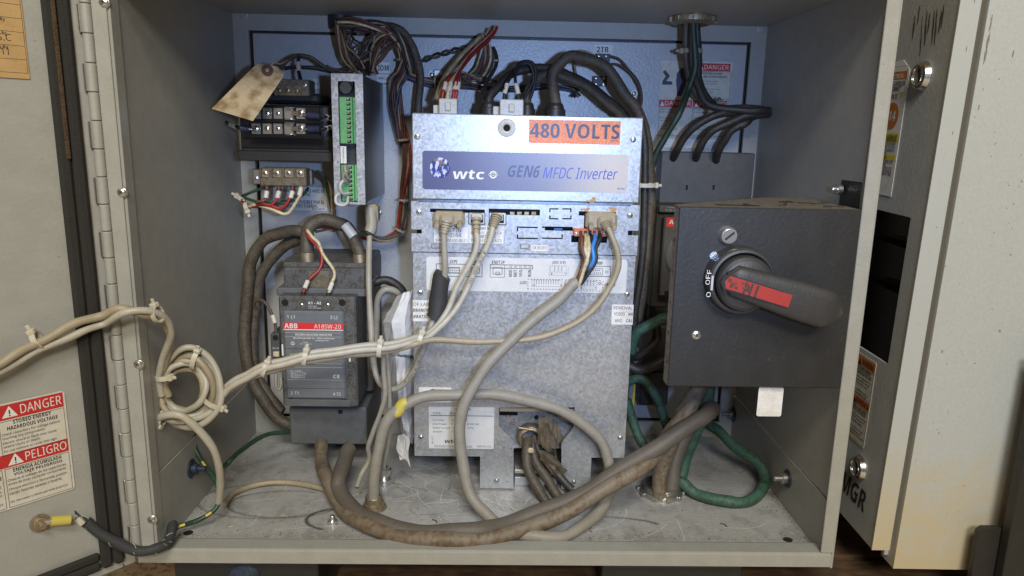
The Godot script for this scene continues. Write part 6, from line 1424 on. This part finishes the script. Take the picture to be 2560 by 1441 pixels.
	cable("drop_cable", "dark vertical cable passing down behind the inverter's left edge", [[965, 66, -0.255], [1000, 74, -0.252], [1026, 105, -0.25], [1042, 145, -0.248], [1050, 195, -0.246], [1048, 250, -0.244], [1046, 300, -0.244]], 0.0044, M.jacket_dusty)
	cable_tie("pale cable tie on the dark cables right of the inverter", P(1612, 463, -0.195), Vector3(0, 1, 0), 0.0110, Vector3(1, 0, 0), "ties on the power cables", null, 0.7)
	# ---------------------------------------------------- thick cables behind the contactor
	cable("contactor_cable", "thick dusty black cable arching over the contactor to its left pole", [[772, 668, -0.20], [769, 632, -0.20], [765, 605, -0.203], [770, 572, -0.21], [795, 556, -0.215], [830, 553, -0.215], [862, 566, -0.214], [884, 595, -0.21], [896, 630, -0.205], [900, 664, -0.20]], 0.0074, M.jacket_dusty)
	cable("contactor_cable", "thick dusty cable sweeping down the left wall side, outer one", [[770, 588, -0.222], [735, 578, -0.225], [695, 584, -0.23], [655, 606, -0.234], [630, 650, -0.236], [620, 710, -0.236], [612, 790, -0.234], [614, 860, -0.23], [626, 940, -0.226], [655, 1000, -0.222], [690, 1040, -0.22], [735, 1066, -0.22]], 0.0070, M.jacket_dusty)
	cable("contactor_cable", "thick dusty cable sweeping down beside the contactor, inner one", [[775, 596, -0.232], [735, 604, -0.238], [690, 632, -0.242], [662, 672, -0.244], [645, 720, -0.245], [634, 790, -0.245], [632, 860, -0.242], [640, 930, -0.238], [668, 990, -0.234], [705, 1032, -0.23]], 0.0066, M.jacket_dusty)
	cable("contactor_cable", "black cable loop between contactor and paper roll", [[905, 720, -0.235], [935, 705, -0.236], [965, 702, -0.238], [995, 715, -0.24], [1010, 745, -0.242], [1012, 790, -0.244]], 0.0052, M.jacket_black)
	cable("contactor_cable", "grey inner cable loop between contactor and paper roll", [[938, 860, -0.225], [940, 800, -0.225], [945, 750, -0.225], [965, 725, -0.226], [990, 730, -0.23], [1005, 760, -0.235]], 0.0040, M.cord_grey)
	cable("green_wire", "thin green wire behind the contactor's shroud running to the left wall", pp([[722, 1080, -0.19], [680, 1085, -0.175], [640, 1100, -0.155], [600, 1128, -0.13], [572, 1156, -0.11]]) + [F.call(560, 1165, 0.03)], 0.0026, M.wire_green, "", "wire")
	cable("floor_cable", "dirty white cord along the floor at the left", [F.call(560, 1262, 0.004), F.call(585, 1234, 0.004), F.call(625, 1216, 0.004), F.call(680, 1208, 0.004), F.call(740, 1208, 0.004), F.call(800, 1222, 0.004), F.call(850, 1240, 0.004)], 0.0030, M.cord_beige)
	cable("flat_cord", "flat grey cord hanging from the bundle to the floor", [[958, 880, -0.085], [960, 930, -0.088], [962, 985, -0.092], [948, 1040, -0.098], [932, 1085, -0.102], [920, 1120, -0.106], [922, 1150, -0.11], [905, 1185, -0.105], [892, 1220, -0.09]], 0.0026, M.cord_grey)
	cable("flat_cord", "second grey cord hanging beside the paper roll", [[965, 880, -0.100], [972, 950, -0.102], [975, 1020, -0.106], [972, 1080, -0.110], [966, 1130, -0.114], [960, 1170, -0.118]], 0.0024, M.cord_grey)

	# ---------------------------------------------------- cables in the inverter's lower bay, wrapped in tape
	cable("bay_cable", "dark cable leaving the inverter's lower bay, left of three", [[1318, 1098, -0.138], [1316, 1130, -0.126], [1322, 1170, -0.116], [1336, 1210, -0.108], [1362, 1250, -0.100], [1390, 1280, -0.095]], 0.0056, M.jacket_dusty, "cables from the inverter's lower bay")
	cable("bay_cable", "dark cable leaving the inverter's lower bay, middle of three", [[1328, 1098, -0.140], [1336, 1140, -0.130], [1354, 1180, -0.122], [1378, 1215, -0.115], [1405, 1250, -0.106], [1425, 1270, -0.10]], 0.0052, M.jacket_dusty, "cables from the inverter's lower bay")
	cable("bay_cable", "dark cable leaving the inverter's lower bay, right of three", [[1334, 1092, -0.142], [1350, 1130, -0.134], [1372, 1165, -0.128], [1402, 1195, -0.122], [1430, 1225, -0.114]], 0.0046, M.jacket_black, "cables from the inverter's lower bay")
	t = thing("tape_wrap", "crumpled brown clear tape round the bay cables", "tape", P(1370, 1150, -0.115))
	for part in [[[1348, 1046], [1372, 1040], [1395, 1060], [1410, 1095], [1346, 1080], [1370, 1085], [1392, 1100], [1388, 1120], [1345, 1110], [1362, 1125], [1384, 1135], [1392, 1150]], [[1344, 1125], [1362, 1128], [1385, 1140], [1392, 1150], [1352, 1150], [1372, 1160], [1396, 1165], [1420, 1178], [1370, 1172], [1382, 1185], [1395, 1200], [1404, 1192]]]:
		var rows = []
		for r in 3:
			var row = []
			for k in 4: row.append(P(part[r * 4 + k][0], part[r * 4 + k][1], -0.118 + 0.007 * ((k + r) % 2) - 0.003 * k + rng.randf_range(-0.002, 0.002)))
			rows.append(row)
		obj("fold", crumple(rows, 0.0011), M.tape, t)
	obj("pale_knot", cbox(Vector3(0.007, 0.006, 0.005), 0.0018), M.wire_cream, t, at(P(1327, 1127, -0.119)))

	# ---------------------------------------------------- rolled paper between contactor and inverter
	t = thing("paper_roll", "bent white paper sheets stuffed beside the inverter", "paper", P(1010, 1100, -0.2))
	var sheet = func(rows):
		var o = []
		for r in rows: o.append(pp(r))
		return crumple(o, 0.00055)
	obj("sheet", sheet.call([[[1036, 726, -0.165], [1024, 728, -0.156], [1008, 733, -0.158], [992, 742, -0.172]], [[1037, 765, -0.165], [1018, 768, -0.150], [990, 776, -0.152], [968, 785, -0.172]], [[1037, 805, -0.165], [1012, 806, -0.147], [978, 806, -0.150], [957, 806, -0.172]], [[1037, 850, -0.165], [1016, 848, -0.148], [985, 848, -0.152], [964, 850, -0.172]], [[1036, 890, -0.165], [1020, 888, -0.152], [1000, 888, -0.156], [985, 892, -0.172]]]), M.sheet_paper, t)
	obj("sheet", sheet.call([[[1036, 900, -0.172], [1012, 895, -0.155], [988, 890, -0.160], [974, 896, -0.18]], [[1037, 960, -0.172], [1014, 960, -0.149], [992, 955, -0.155], [978, 960, -0.18]], [[1036, 1030, -0.172], [1018, 1032, -0.151], [1000, 1030, -0.156], [988, 1035, -0.18]], [[1034, 1080, -0.172], [1024, 1080, -0.157], [1010, 1076, -0.160], [1000, 1078, -0.18]], [[1032, 1112, -0.174], [1026, 1108, -0.164], [1020, 1102, -0.166], [1014, 1100, -0.18]]]), M.sheet_paper, t)
	obj("sheet", sheet.call([[[1038, 800, -0.175], [1015, 830, -0.170], [1000, 860, -0.172]], [[1038, 850, -0.175], [1020, 870, -0.170], [1004, 885, -0.172]], [[1038, 900, -0.175], [1024, 905, -0.170], [1010, 910, -0.172]]]), M.paper, t)
	obj("torn_corner", sheet.call([[[995, 1090, -0.13], [1010, 1085, -0.128], [1025, 1100, -0.13]], [[990, 1120, -0.125], [1008, 1115, -0.121], [1020, 1130, -0.126]], [[1000, 1150, -0.12], [1012, 1148, -0.118], [1026, 1172, -0.12]]]), M.paper, t)
	# small floor connector beside the thick cable
	var k0 = F.call(960, 1205, 0.0)
	t = thing("floor_connector", "small steel cord connector on the floor behind the thick cable", "connector", k0)
	obj("body", lathe([Vector2(0.0045, 0.018), Vector2(0.0075, 0.018), Vector2(0.0085, 0.016), Vector2(0.0085, 0.010), Vector2(0.0070, 0.0098), Vector2(0.0070, 0.006), Vector2(0.0115, 0.0058), Vector2(0.0120, 0.0002)], 20), M.zinc, t, at(k0))
	part_tube(t, "cord", [[960, 1188, -0.137], [958, 1165, -0.137], [952, 1140, -0.135], [945, 1120, -0.13]], 0.0035, M.cord_grey, 12)
	# grit and clippings scattered on the enclosure floor
	var gm := MultiMesh.new(); gm.transform_format = MultiMesh.TRANSFORM_3D; gm.mesh = lathe([Vector2(0, 0.6), Vector2(0.7, 0.35), Vector2(1.0, 0)], 6); gm.instance_count = 420
	for k in 420:
		var x = rng.randf_range(XL + 0.004, XR - 0.004); var z = rng.randf_range(-0.275, -0.03)
		if k % 3 == 0: z = -0.032 - absf(rng.randfn(0, 0.010))
		elif k % 3 == 1: x = (XL + 0.003 + absf(rng.randfn(0, 0.012))) if k % 2 == 0 else (XR - 0.003 - absf(rng.randfn(0, 0.012)))
		var sc = rng.randf_range(0.0003, 0.0009)
		gm.set_instance_transform(k, Transform3D(Basis(Vector3.UP, rng.randf() * TAU).scaled(Vector3(sc, sc * 0.6, sc * rng.randf_range(0.6, 1.6))), Vector3(x, 0.0001, z)))
	var gi := MultiMeshInstance3D.new(); gi.multimesh = gm; gi.material_override = M.jacket_brown; gi.name = "floor_grit"; add_child(gi)
	gi.set_meta("kind", "stuff"); tag(gi, "dark grit scattered over the enclosure floor", "grit")
	for k in 7:
		var a = PF([700, 905, 1080, 1290, 1480, 1800, 590][k], [1290, 1230, 1300, 1275, 1330, 1310, 1310][k], 0.0006); var an = rng.randf() * TAU
		cable("wire_clipping", ["tiny cream clipping left of the floor bolt", "tiny brass clipping beside the small floor connector", "tiny black clipping between hose and floor gland", "tiny cream clipping under the inverter", "tiny brass clipping in the grey cable loop", "tiny black clipping by the green ground loop", "tiny cream clipping beside the dirty white cord"][k], [a, a + Vector3(cos(an), 0, sin(an)) * 0.004, a + Vector3(cos(an + 0.5), 0, sin(an + 0.5)) * 0.008], 0.0005, [M.wire_cream, M.brass, M.black][k % 3], "wire clippings on the floor", "clipping", 6)

func build_details():
	# ---------------------------------------------------- wire harness along the top and left of the plate
	var t = thing("wire_harness", "multicoloured wire harness along the top left of the backplate", "wire harness", P(930, 80, -0.26))
	var many = [M.wire_red_old, M.wire_tan, M.wire_brown, M.wire_blue, M.wire_cream, M.wire_red_old, M.black, M.wire_tan]
	strands(t, pp([[838, 62, -0.245], [870, 68, -0.25], [920, 70, -0.25], [965, 78, -0.25], [995, 100, -0.25], [1008, 140, -0.252], [1006, 185, -0.255], [992, 215, -0.26], [994, 270, -0.262], [1006, 330, -0.262], [1016, 400, -0.262], [1012, 470, -0.262], [1006, 530, -0.262], [1002, 570, -0.262]]), many + [M.wire_brown, M.wire_red], 0.0015, 0.0052, 4)
	strands(t, pp([[842, 66, -0.235], [852, 110, -0.232], [866, 145, -0.23], [890, 170, -0.225], [905, 186, -0.215]]), [M.wire_red_old, M.wire_tan, M.wire_brown, M.wire_tan, M.wire_red_old], 0.0014, 0.0035, 8)
	strands(t, pp([[960, 82, -0.245], [935, 95, -0.243], [922, 115, -0.24], [920, 150, -0.235], [925, 185, -0.225]]), [M.wire_tan, M.wire_brown, M.black, M.wire_red_old, M.wire_cream], 0.0014, 0.0040, 12)
	strands(t, pp([[1004, 130, -0.258], [1006, 160, -0.258], [1020, 188, -0.26], [1060, 200, -0.262], [1110, 200, -0.262], [1160, 198, -0.26], [1190, 180, -0.258], [1204, 150, -0.255], [1214, 110, -0.252], [1230, 72, -0.25]]), [M.wire_red_old, M.wire_tan, M.wire_red_old, M.wire_blue, M.wire_brown, M.wire_cream], 0.0015, 0.0036, 17)
	strands(t, pp([[1020, 195, -0.264], [1080, 212, -0.265], [1150, 214, -0.265], [1220, 222, -0.265], [1290, 222, -0.265], [1360, 216, -0.265], [1420, 220, -0.264], [1445, 232, -0.262]]), [M.wire_blue, M.black, M.wire_brown, M.wire_blue], 0.0015, 0.0030, 19)
	strands(t, pp([[1003, 560, -0.262], [990, 585, -0.26], [955, 597, -0.258], [920, 592, -0.256], [880, 582, -0.25], [835, 574, -0.245], [790, 574, -0.235]]), [M.wire_red_old, M.wire_tan, M.wire_green, M.wire_brown, M.wire_red], 0.0015, 0.0040, 23)
	strands(t, pp([[846, 60, -0.238], [885, 58, -0.236], [930, 62, -0.236], [975, 76, -0.238], [1002, 108, -0.242], [1016, 150, -0.246], [1026, 182, -0.252]]), [M.wire_tan, M.black, M.wire_brown, M.wire_red_old, M.wire_cream, M.jacket_dusty, M.black], 0.0014, 0.0058, 41)
	strands(t, pp([[978, 84, -0.24], [952, 96, -0.236], [938, 118, -0.232], [934, 150, -0.226], [938, 182, -0.218]]), [M.wire_tan, M.wire_brown, M.wire_red_old, M.wire_tan, M.wire_brown], 0.0013, 0.0050, 43)
	strands(t, pp([[1008, 150, -0.25], [1000, 185, -0.252], [984, 205, -0.255], [980, 250, -0.258], [990, 300, -0.26], [1002, 360, -0.26]]), [M.wire_brown, M.wire_red_old, M.black, M.wire_tan], 0.0014, 0.0044, 47)
	strands(t, pp([[856, 70, -0.24], [872, 120, -0.238], [884, 150, -0.236], [880, 172, -0.236], [850, 176, -0.238], [815, 166, -0.236]]), [M.black, M.jacket_dusty, M.wire_brown], 0.0013, 0.0036, 53)
	strands(t, pp([[1205, 84, -0.245], [1216, 110, -0.246], [1220, 150, -0.25], [1206, 185, -0.256], [1180, 200, -0.262]]), [M.wire_red, M.wire_cream, M.wire_red_old, M.wire_tan], 0.0014, 0.0036, 59)
	var loose = RandomNumberGenerator.new(); loose.seed = 5
	for k in 16:   # stray thin wires that leave the bundle and loop back
		var x = loose.randf_range(850, 1010); var y = loose.randf_range(52, 100); var x2 = loose.randf_range(860, 930); var d = loose.randf_range(-0.012, 0.012)
		part_tube(t, "wire", [[x, y, -0.246], [lerp(x, x2, 0.25) + loose.randf_range(-22, 22), y + loose.randf_range(5, 35), -0.240 + d], [lerp(x, x2, 0.6) + loose.randf_range(-18, 18), y + loose.randf_range(40, 75), -0.238 + d], [x2, loose.randf_range(150, 186), -0.232]], 0.0011, [M.wire_brown, M.wire_tan, M.jacket_dusty, M.wire_red_old, M.black][k % 5], 7)
	for k in 7:
		var x = loose.randf_range(1060, 1180); part_tube(t, "wire", [[x, 204, -0.258], [x + 20, 190 + loose.randf_range(-12, 8), -0.252], [x + 55, 196 + loose.randf_range(-8, 14), -0.254], [x + 90, 206, -0.26]], 0.0011, [M.wire_brown, M.jacket_dusty, M.wire_tan][k % 3], 7)
	for q in [[968, 80, Vector3(1, -0.4, 0)], [1006, 150, Vector3(0, 1, 0)], [1008, 350, Vector3(-0.1, 1, 0)], [1008, 500, Vector3(0, 1, 0)], [1000, 575, Vector3(0.5, 1, 0)], [1088, 205, Vector3(1, 0, 0)], [1150, 205, Vector3(1, 0, 0)], [895, 70, Vector3(1, 0, 0)]]:
		obj("tie_band", lathe([Vector2(0.0066, -0.0012), Vector2(0.0074, -0.0012), Vector2(0.0074, 0.0012), Vector2(0.0066, 0.0012)], 18), M.tie_old, t, at(P(q[0], q[1], -0.2565), axis_basis(q[2])))
	for q in [[905, 66, 925, 66], [953, 68, 962, 70]]: part_tube(t, "wire_marker", [[q[0], q[1], -0.244], [q[2], q[3], -0.244]], 0.0019, M.sleeve, 8)
	obj("grommet", lathe([Vector2(0.010, -0.014), Vector2(0.0135, -0.014), Vector2(0.014, -0.010), Vector2(0.014, 0.0), Vector2(0.010, 0.0)], 24), M.black_plastic, t, at(PF(850, 40, TOP)))
	# red group up to the plug
	t = thing("red_wire_group", "bright red and white wires rising from the left white plug", "wires", P(1130, 245, -0.16))
	for k in 4:
		var x = [1105, 1118, 1131, 1138][k]; var c = [M.wire_red, M.wire_cream, M.wire_red, M.wire_red][k]
		part_tube(t, "wire", [[x, 250, -0.157], [x + 4, 228, -0.158], [x + 10 - k, 205, -0.165], [1142 + 2 * k, 180, -0.18], [1162 + 3 * k, 150, -0.20], [1185 + 4 * k, 122, -0.218], [1210 + 4 * k, 100, -0.235], [1232 + 2 * k, 78, -0.245], [1238 + k, 66, -0.248]], 0.0020, c, 10)
		part_tube(t, "wire_marker", [[x + 5, 226, -0.158], [x + 9 - k * 0.4, 208, -0.164]], 0.0025, M.sleeve, 10)
	for k in 3: part_tube(t, "wire", [[1088 + 5 * k, 250, -0.185], [1105 + 6 * k, 200, -0.20], [1140 + 6 * k, 150, -0.225], [1180 + 6 * k, 110, -0.24], [1205 + 5 * k, 85, -0.25]], 0.0018, [M.wire_tan, M.wire_cream, M.wire_tan][k], 8)
	# twisted dark pair across the plate
	for side in 2:
		var pt = []
		for i in 60:
			var f = i / 59.0; var x = lerp(1058.0, 1205.0, f); var y = 152 - 42 * pow(f, 0.8)
			pt.append(P(x, y + 5 * sin(f * 20.0 + side * PI), -0.27 + 0.0018 * cos(f * 20.0 + side * PI)))
		cable("twisted_wire", ["black strand of the twisted pair right of the dark cable", "dark brown strand of the twisted pair right of the dark cable"][side], pt, 0.0014, [M.black, M.jacket_dusty][side], "twisted pair on the backplate", "wire", 8)
	t = cable("dark_branch_wire", "dark wire dropping from the red harness to the left gland", [[1232, 118, -0.25], [1240, 140, -0.245], [1240, 165, -0.235], [1226, 190, -0.22], [1212, 215, -0.205], [1212, 245, -0.192], [1224, 270, -0.18]], 0.0022, M.jacket_black, "", "wire")
	obj("tie_band", lathe([Vector2(0.0024, -0.0012), Vector2(0.0034, -0.0012), Vector2(0.0034, 0.0012), Vector2(0.0024, 0.0012)], 14), M.tie_old, t, at(P(1240, 152, -0.24)))
	# two black loops above the middle plug
	for k in 2:
		var pts = [[[1259, 250, -0.157], [1263, 225, -0.158], [1272, 200, -0.165], [1287, 175, -0.175], [1300, 158, -0.18], [1317, 153, -0.182], [1332, 160, -0.183], [1340, 182, -0.183], [1336, 215, -0.183], [1325, 245, -0.183]], [[1297, 250, -0.157], [1294, 228, -0.158], [1289, 205, -0.163], [1290, 180, -0.17], [1300, 163, -0.176], [1318, 158, -0.178], [1330, 170, -0.179], [1333, 200, -0.18], [1322, 225, -0.182], [1310, 250, -0.184]]][k]
		t = cable("loop_wire", ["black wire loop from the left pin of the middle white plug", "black wire loop from the right pin of the middle white plug"][k], pts, 0.0018, M.black, "black loops above the middle plug", "wire", 10)
		part_tube(t, "wire_marker", [[[1261, 235, -0.157], [1268, 210, -0.161]], [[1296, 236, -0.157], [1290, 210, -0.161]]][k], 0.0024, M.sleeve, 10)
	# thin wires near 2TB
	for k in 2:
		var pt = [[[1525, 140, -0.277], [1550, 150, -0.274], [1572, 175, -0.272], [1592, 200, -0.27], [1602, 225, -0.268], [1600, 250, -0.266], [1594, 275, -0.264]], [[1525, 161, -0.277], [1548, 163, -0.274], [1570, 178, -0.270], [1588, 198, -0.268], [1600, 220, -0.266], [1604, 248, -0.266], [1598, 275, -0.266]]][k]
		cable("thin_brown_wire", ["thin brown wire from the upper row under 2TB", "thin dark wire from the lower row under 2TB"][k], pt, 0.0016, [M.wire_brown, M.jacket_dusty][k], "thin wires from 2TB", "wire", 8)
	cable("thin_tan_wire", "thin tan wire looping left of the 2TB terminals", [[1485, 140, -0.277], [1462, 128, -0.275], [1445, 130, -0.273], [1436, 155, -0.27], [1440, 185, -0.268], [1448, 205, -0.268]], 0.0014, M.wire_tan, "", "wire", 8)
	t = thing("wire_stub", "bundle of short cut wire ends above the inverter's roof", "wires", P(1440, 235, -0.255))
	for k in 5: part_tube(t, "wire", [[1425, 222, -0.262], [1438, 228, -0.258], [1442 - 5 * k + 8, 240 + 3 * (k % 2), -0.255]], 0.0013, [M.black, M.wire_tan, M.wire_brown, M.black, M.wire_blue][k], 7)
	# wires over the transformer
	cable("transformer_lead", "dark lead arching from the top terminals over the transformer", [[700, 168, -0.21], [720, 150, -0.222], [745, 139, -0.232], [775, 143, -0.238], [800, 160, -0.242], [830, 175, -0.245], [870, 172, -0.246], [900, 160, -0.246]], 0.0022, M.jacket_dusty, "", "wire")
	cable("transformer_lead", "second dark lead running level above the transformer", [[712, 172, -0.225], [745, 167, -0.235], [790, 170, -0.245], [840, 180, -0.248], [880, 178, -0.248], [910, 160, -0.248]], 0.0020, M.jacket_black, "", "wire")
	t = cable("transformer_lead", "short vertical lead with pale marker above the top terminals", [[747, 140, -0.228], [745, 160, -0.224], [747, 185, -0.214], [752, 205, -0.206]], 0.0020, M.black, "", "wire"); part_tube(t, "wire_marker", [[745, 158, -0.2235], [747, 178, -0.216]], 0.0026, M.sleeve, 10)
	for k in 3:
		var q = [[[800, 291, -0.184], [815, 292, -0.188], [828, 299, -0.2], [836, 310, -0.22]], [[800, 322, -0.184], [814, 322, -0.188], [826, 318, -0.2], [836, 312, -0.22]], [[602, 320, -0.184], [590, 317, -0.190], [576, 312, -0.20], [566, 306, -0.22]]][k]
		t = cable("fuse_lead", ["black lead with pale marker from the fuse block's upper right", "black lead with pale marker from the fuse block's lower right", "black lead with pale marker from the fuse block's left end"][k], q, 0.0019, M.black, "", "wire"); part_tube(t, "wire_marker", [[lerp(q[1][0], q[2][0], 0.0), q[1][1], q[1][2]], [q[2][0], q[2][1], q[2][2]]], 0.0025, M.sleeve, 10)
	# drooping wires below the terminal strip
	for k in 4:
		var x = [667, 697, 731, 752][k]; var low = [508, 516, 524, 538][k]; var c = [M.wire_brown, M.wire_red, M.wire_red, M.wire_cream][k]
		t = cable("strip_wire", ["dark red wire from the first screw of the terminal strip", "red wire from the second screw of the terminal strip", "bright red wire from the third screw of the terminal strip", "cream wire from the fourth screw of the terminal strip"][k], [[x, 463, -0.200], [x, 478, -0.197], [x - 3 - k, 496, -0.194], [lerp(float(x), 620.0, 0.25), low - 4, -0.192], [lerp(float(x), 620.0, 0.55), low - 2 - 4 * k, -0.193], [645 - 2 * k, 516 - k, -0.198], [622, 516, -0.206], [608, 503, -0.215], [603, 494, -0.225]], 0.0018, c, "wires from the terminal strip", "wire")
		part_tube(t, "wire_marker", [[x, 479, -0.197], [x - 3 - k, 496, -0.194]] if k < 3 else [[752, 472, -0.198], [748, 490, -0.195]], 0.0027, M.sleeve, 10)
		part_tube(t, "boot", [[x, 464, -0.200], [x, 475, -0.1975]], 0.0024, [M.wire_brown, M.wire_brown, M.wire_brown, M.wire_cream][k], 8)
	cable("strip_wire", "green wire sweeping below the terminal strip", [[770, 470, -0.215], [756, 488, -0.205], [725, 504, -0.2], [690, 510, -0.2], [650, 506, -0.205], [618, 497, -0.215], [605, 490, -0.225]], 0.0016, M.wire_green, "wires from the terminal strip", "wire")
	cable("strip_wire", "dark green wire rising behind the terminal strip", [[604, 492, -0.225], [625, 482, -0.222], [655, 472, -0.22], [690, 462, -0.22]], 0.0016, M.wire_green, "wires from the terminal strip", "wire")
	cable_tie("pale cable tie gathering the terminal strip wires", P(617, 517, -0.206), Vector3(1, 0.3, 0), 0.0042, Vector3(-0.2, -1, 0.3), "ties on the strip wires", null, 0.9)
	cable_tie("pale cable tie at the left turn of the strip wires", P(604, 496, -0.222), Vector3(0.6, 1, 0), 0.0042, Vector3(-1, 0.3, 0.3), "ties on the strip wires", null, 0.9)
	strands(thing("brown_wire_group", "brown wires dropping behind the right end of the terminal strip", "wires", P(825, 560, -0.27)), pp([[790, 430, -0.255], [808, 445, -0.258], [822, 470, -0.262], [830, 500, -0.264], [833, 540, -0.265], [832, 580, -0.264]]), [M.wire_brown, M.wire_tan, M.wire_green, M.wire_brown], 0.0014, 0.0034, 31)
	# coil wires of the contactor
	t = cable("coil_wire", "bright red coil wire entering the contactor's top", [[766, 578, -0.192], [772, 595, -0.188], [788, 612, -0.184], [802, 632, -0.181], [805, 655, -0.178], [795, 678, -0.174], [780, 692, -0.170], [768, 705, -0.166], [760, 724, -0.160], [756, 740, -0.156]], 0.0018, M.wire_red, "coil wires of the contactor", "wire")
	part_tube(t, "wire_marker", [[769, 703, -0.1665], [761, 722, -0.1605]], 0.0026, M.sleeve, 10); part_tube(t, "boot", [[758, 733, -0.158], [756, 742, -0.155]], 0.0026, M.black, 10)
	t = cable("coil_wire", "cream coil wire entering the contactor's top", [[768, 576, -0.190], [780, 592, -0.186], [795, 608, -0.182], [806, 632, -0.179], [820, 655, -0.175], [834, 678, -0.171], [835, 695, -0.168], [828, 712, -0.164], [822, 730, -0.159], [820, 742, -0.156]], 0.0018, M.wire_cream, "coil wires of the contactor", "wire")
	part_tube(t, "wire_marker", [[830, 708, -0.165], [823, 727, -0.160]], 0.0026, M.sleeve, 10); part_tube(t, "boot", [[821, 734, -0.158], [820, 743, -0.1555]], 0.0026, M.black, 10)
	t = cable("auxiliary_wire", "dark wire with white marker looping to the auxiliary contact", [[640, 775, -0.19], [636, 758, -0.185], [648, 750, -0.18], [664, 760, -0.176], [678, 782, -0.172], [686, 805, -0.17], [690, 836, -0.17]], 0.0018, M.jacket_dusty, "", "wire"); part_tube(t, "wire_marker", [[681, 788, -0.1716], [687, 808, -0.17]], 0.0026, M.sleeve, 10)
	for q in [[732, 576, 756, 598], ]: obj("cable_print", tube([P(862, 562, -0.2065), P(884, 592, -0.2035)], 0.0055, 12), M.label_grey, thing("cable_marker", "grey printed sleeve on the arching contactor cable", "marker", P(873, 577, -0.206)))
	# lugs of the contactor
	for q in [[769, 660, "left"], [900, 664, "right"]]:
		t = thing("cable_lug", "dull crimped lug on the contactor's %s pole" % q[2], "lug", P(q[0], q[1], -0.20)); part_tube(t, "barrel", [[q[0] - 1, q[1] - 28, -0.1995], [q[0], q[1] + 4, -0.1985]], 0.0079, M.dull_metal, 16)
	# grey wires on the lower green block
	for k in 4:
		var y = [432, 452, 470, 490][k]
		cable("module_wire", ["purple-grey wire bent into the module, topmost of four", "purple-grey wire bent into the module, second of four", "purple-grey wire looping out from the module, third of four", "purple-grey wire drooping below the module, lowest of four"][k], [[[872, y, -0.151], [868, y - 10, -0.145], [862, y - 16, -0.142], [864, y - 2, -0.139], [870, y + 14, -0.143]], [[872, y, -0.151], [862, y + 2, -0.143], [858, y - 12, -0.140], [866, y - 24, -0.140], [872, y - 18, -0.146]], [[872, y + 14, -0.151], [858, y + 14, -0.143], [851, y + 2, -0.139], [852, y - 12, -0.139], [860, y - 20, -0.143], [868, y - 14, -0.149]], [[870, y + 2, -0.151], [868, y + 16, -0.143], [856, y + 24, -0.139], [842, y + 18, -0.138], [840, y + 2, -0.139], [848, y - 6, -0.143]]][k], 0.0017, M.ink_grey if k > 1 else M.jacket_grey, "grey wires at the module's lower block", "wire", 8)
	# bolts through the side walls and floor
	for q in [[475, 1172, XL, 1], [1972, 1197, XR, -1], [1836, 1036, XR, -1]]:
		var p = PX(q[0], q[1], q[2]); var n = Vector3(q[3], 0, 0)
		t = thing("wall_bolt", ["", "blue-washered bolt through the left wall", "blue-washered bolt through the right wall"][1 if q[3] > 0 else 2] + (" near the back frame" if q[0] == 1836 else " near the floor"), "bolt", p)
		obj("washer", lathe([Vector2(0, 0.0022), Vector2(0.0082, 0.0020), Vector2(0.0098, 0.0010), Vector2(0.0098, 0.0002)], 22), M.anodised_blue, t, at(p + n * 0.0008, axis_basis(n)))
		hex_nut(t, p + n * 0.0030, n, 0.0062, 0.0050, M.anodised_blue if q[3] > 0 else M.steel); obj("stud", lathe([Vector2(0, 0.013), Vector2(0.0026, 0.0128), Vector2(0.0030, 0.012), Vector2(0.0030, 0)], 14), M.steel if q[3] < 0 else M.anodised_blue, t, at(p + n * 0.003, axis_basis(n)))
	var fb = PF(831, 1310, 0.0)
	t = thing("floor_bolt", "small zinc bolt standing on the enclosure floor", "bolt", fb); hex_nut(t, fb + Vector3(0, 0.0002, 0), Vector3.UP, 0.0048, 0.004, M.zinc); obj("stud", lathe([Vector2(0, 0.009), Vector2(0.0022, 0.009), Vector2(0.0025, 0.0084), Vector2(0.0025, 0)], 14), M.zinc, t, at(fb + Vector3(0, 0.0002, 0)))
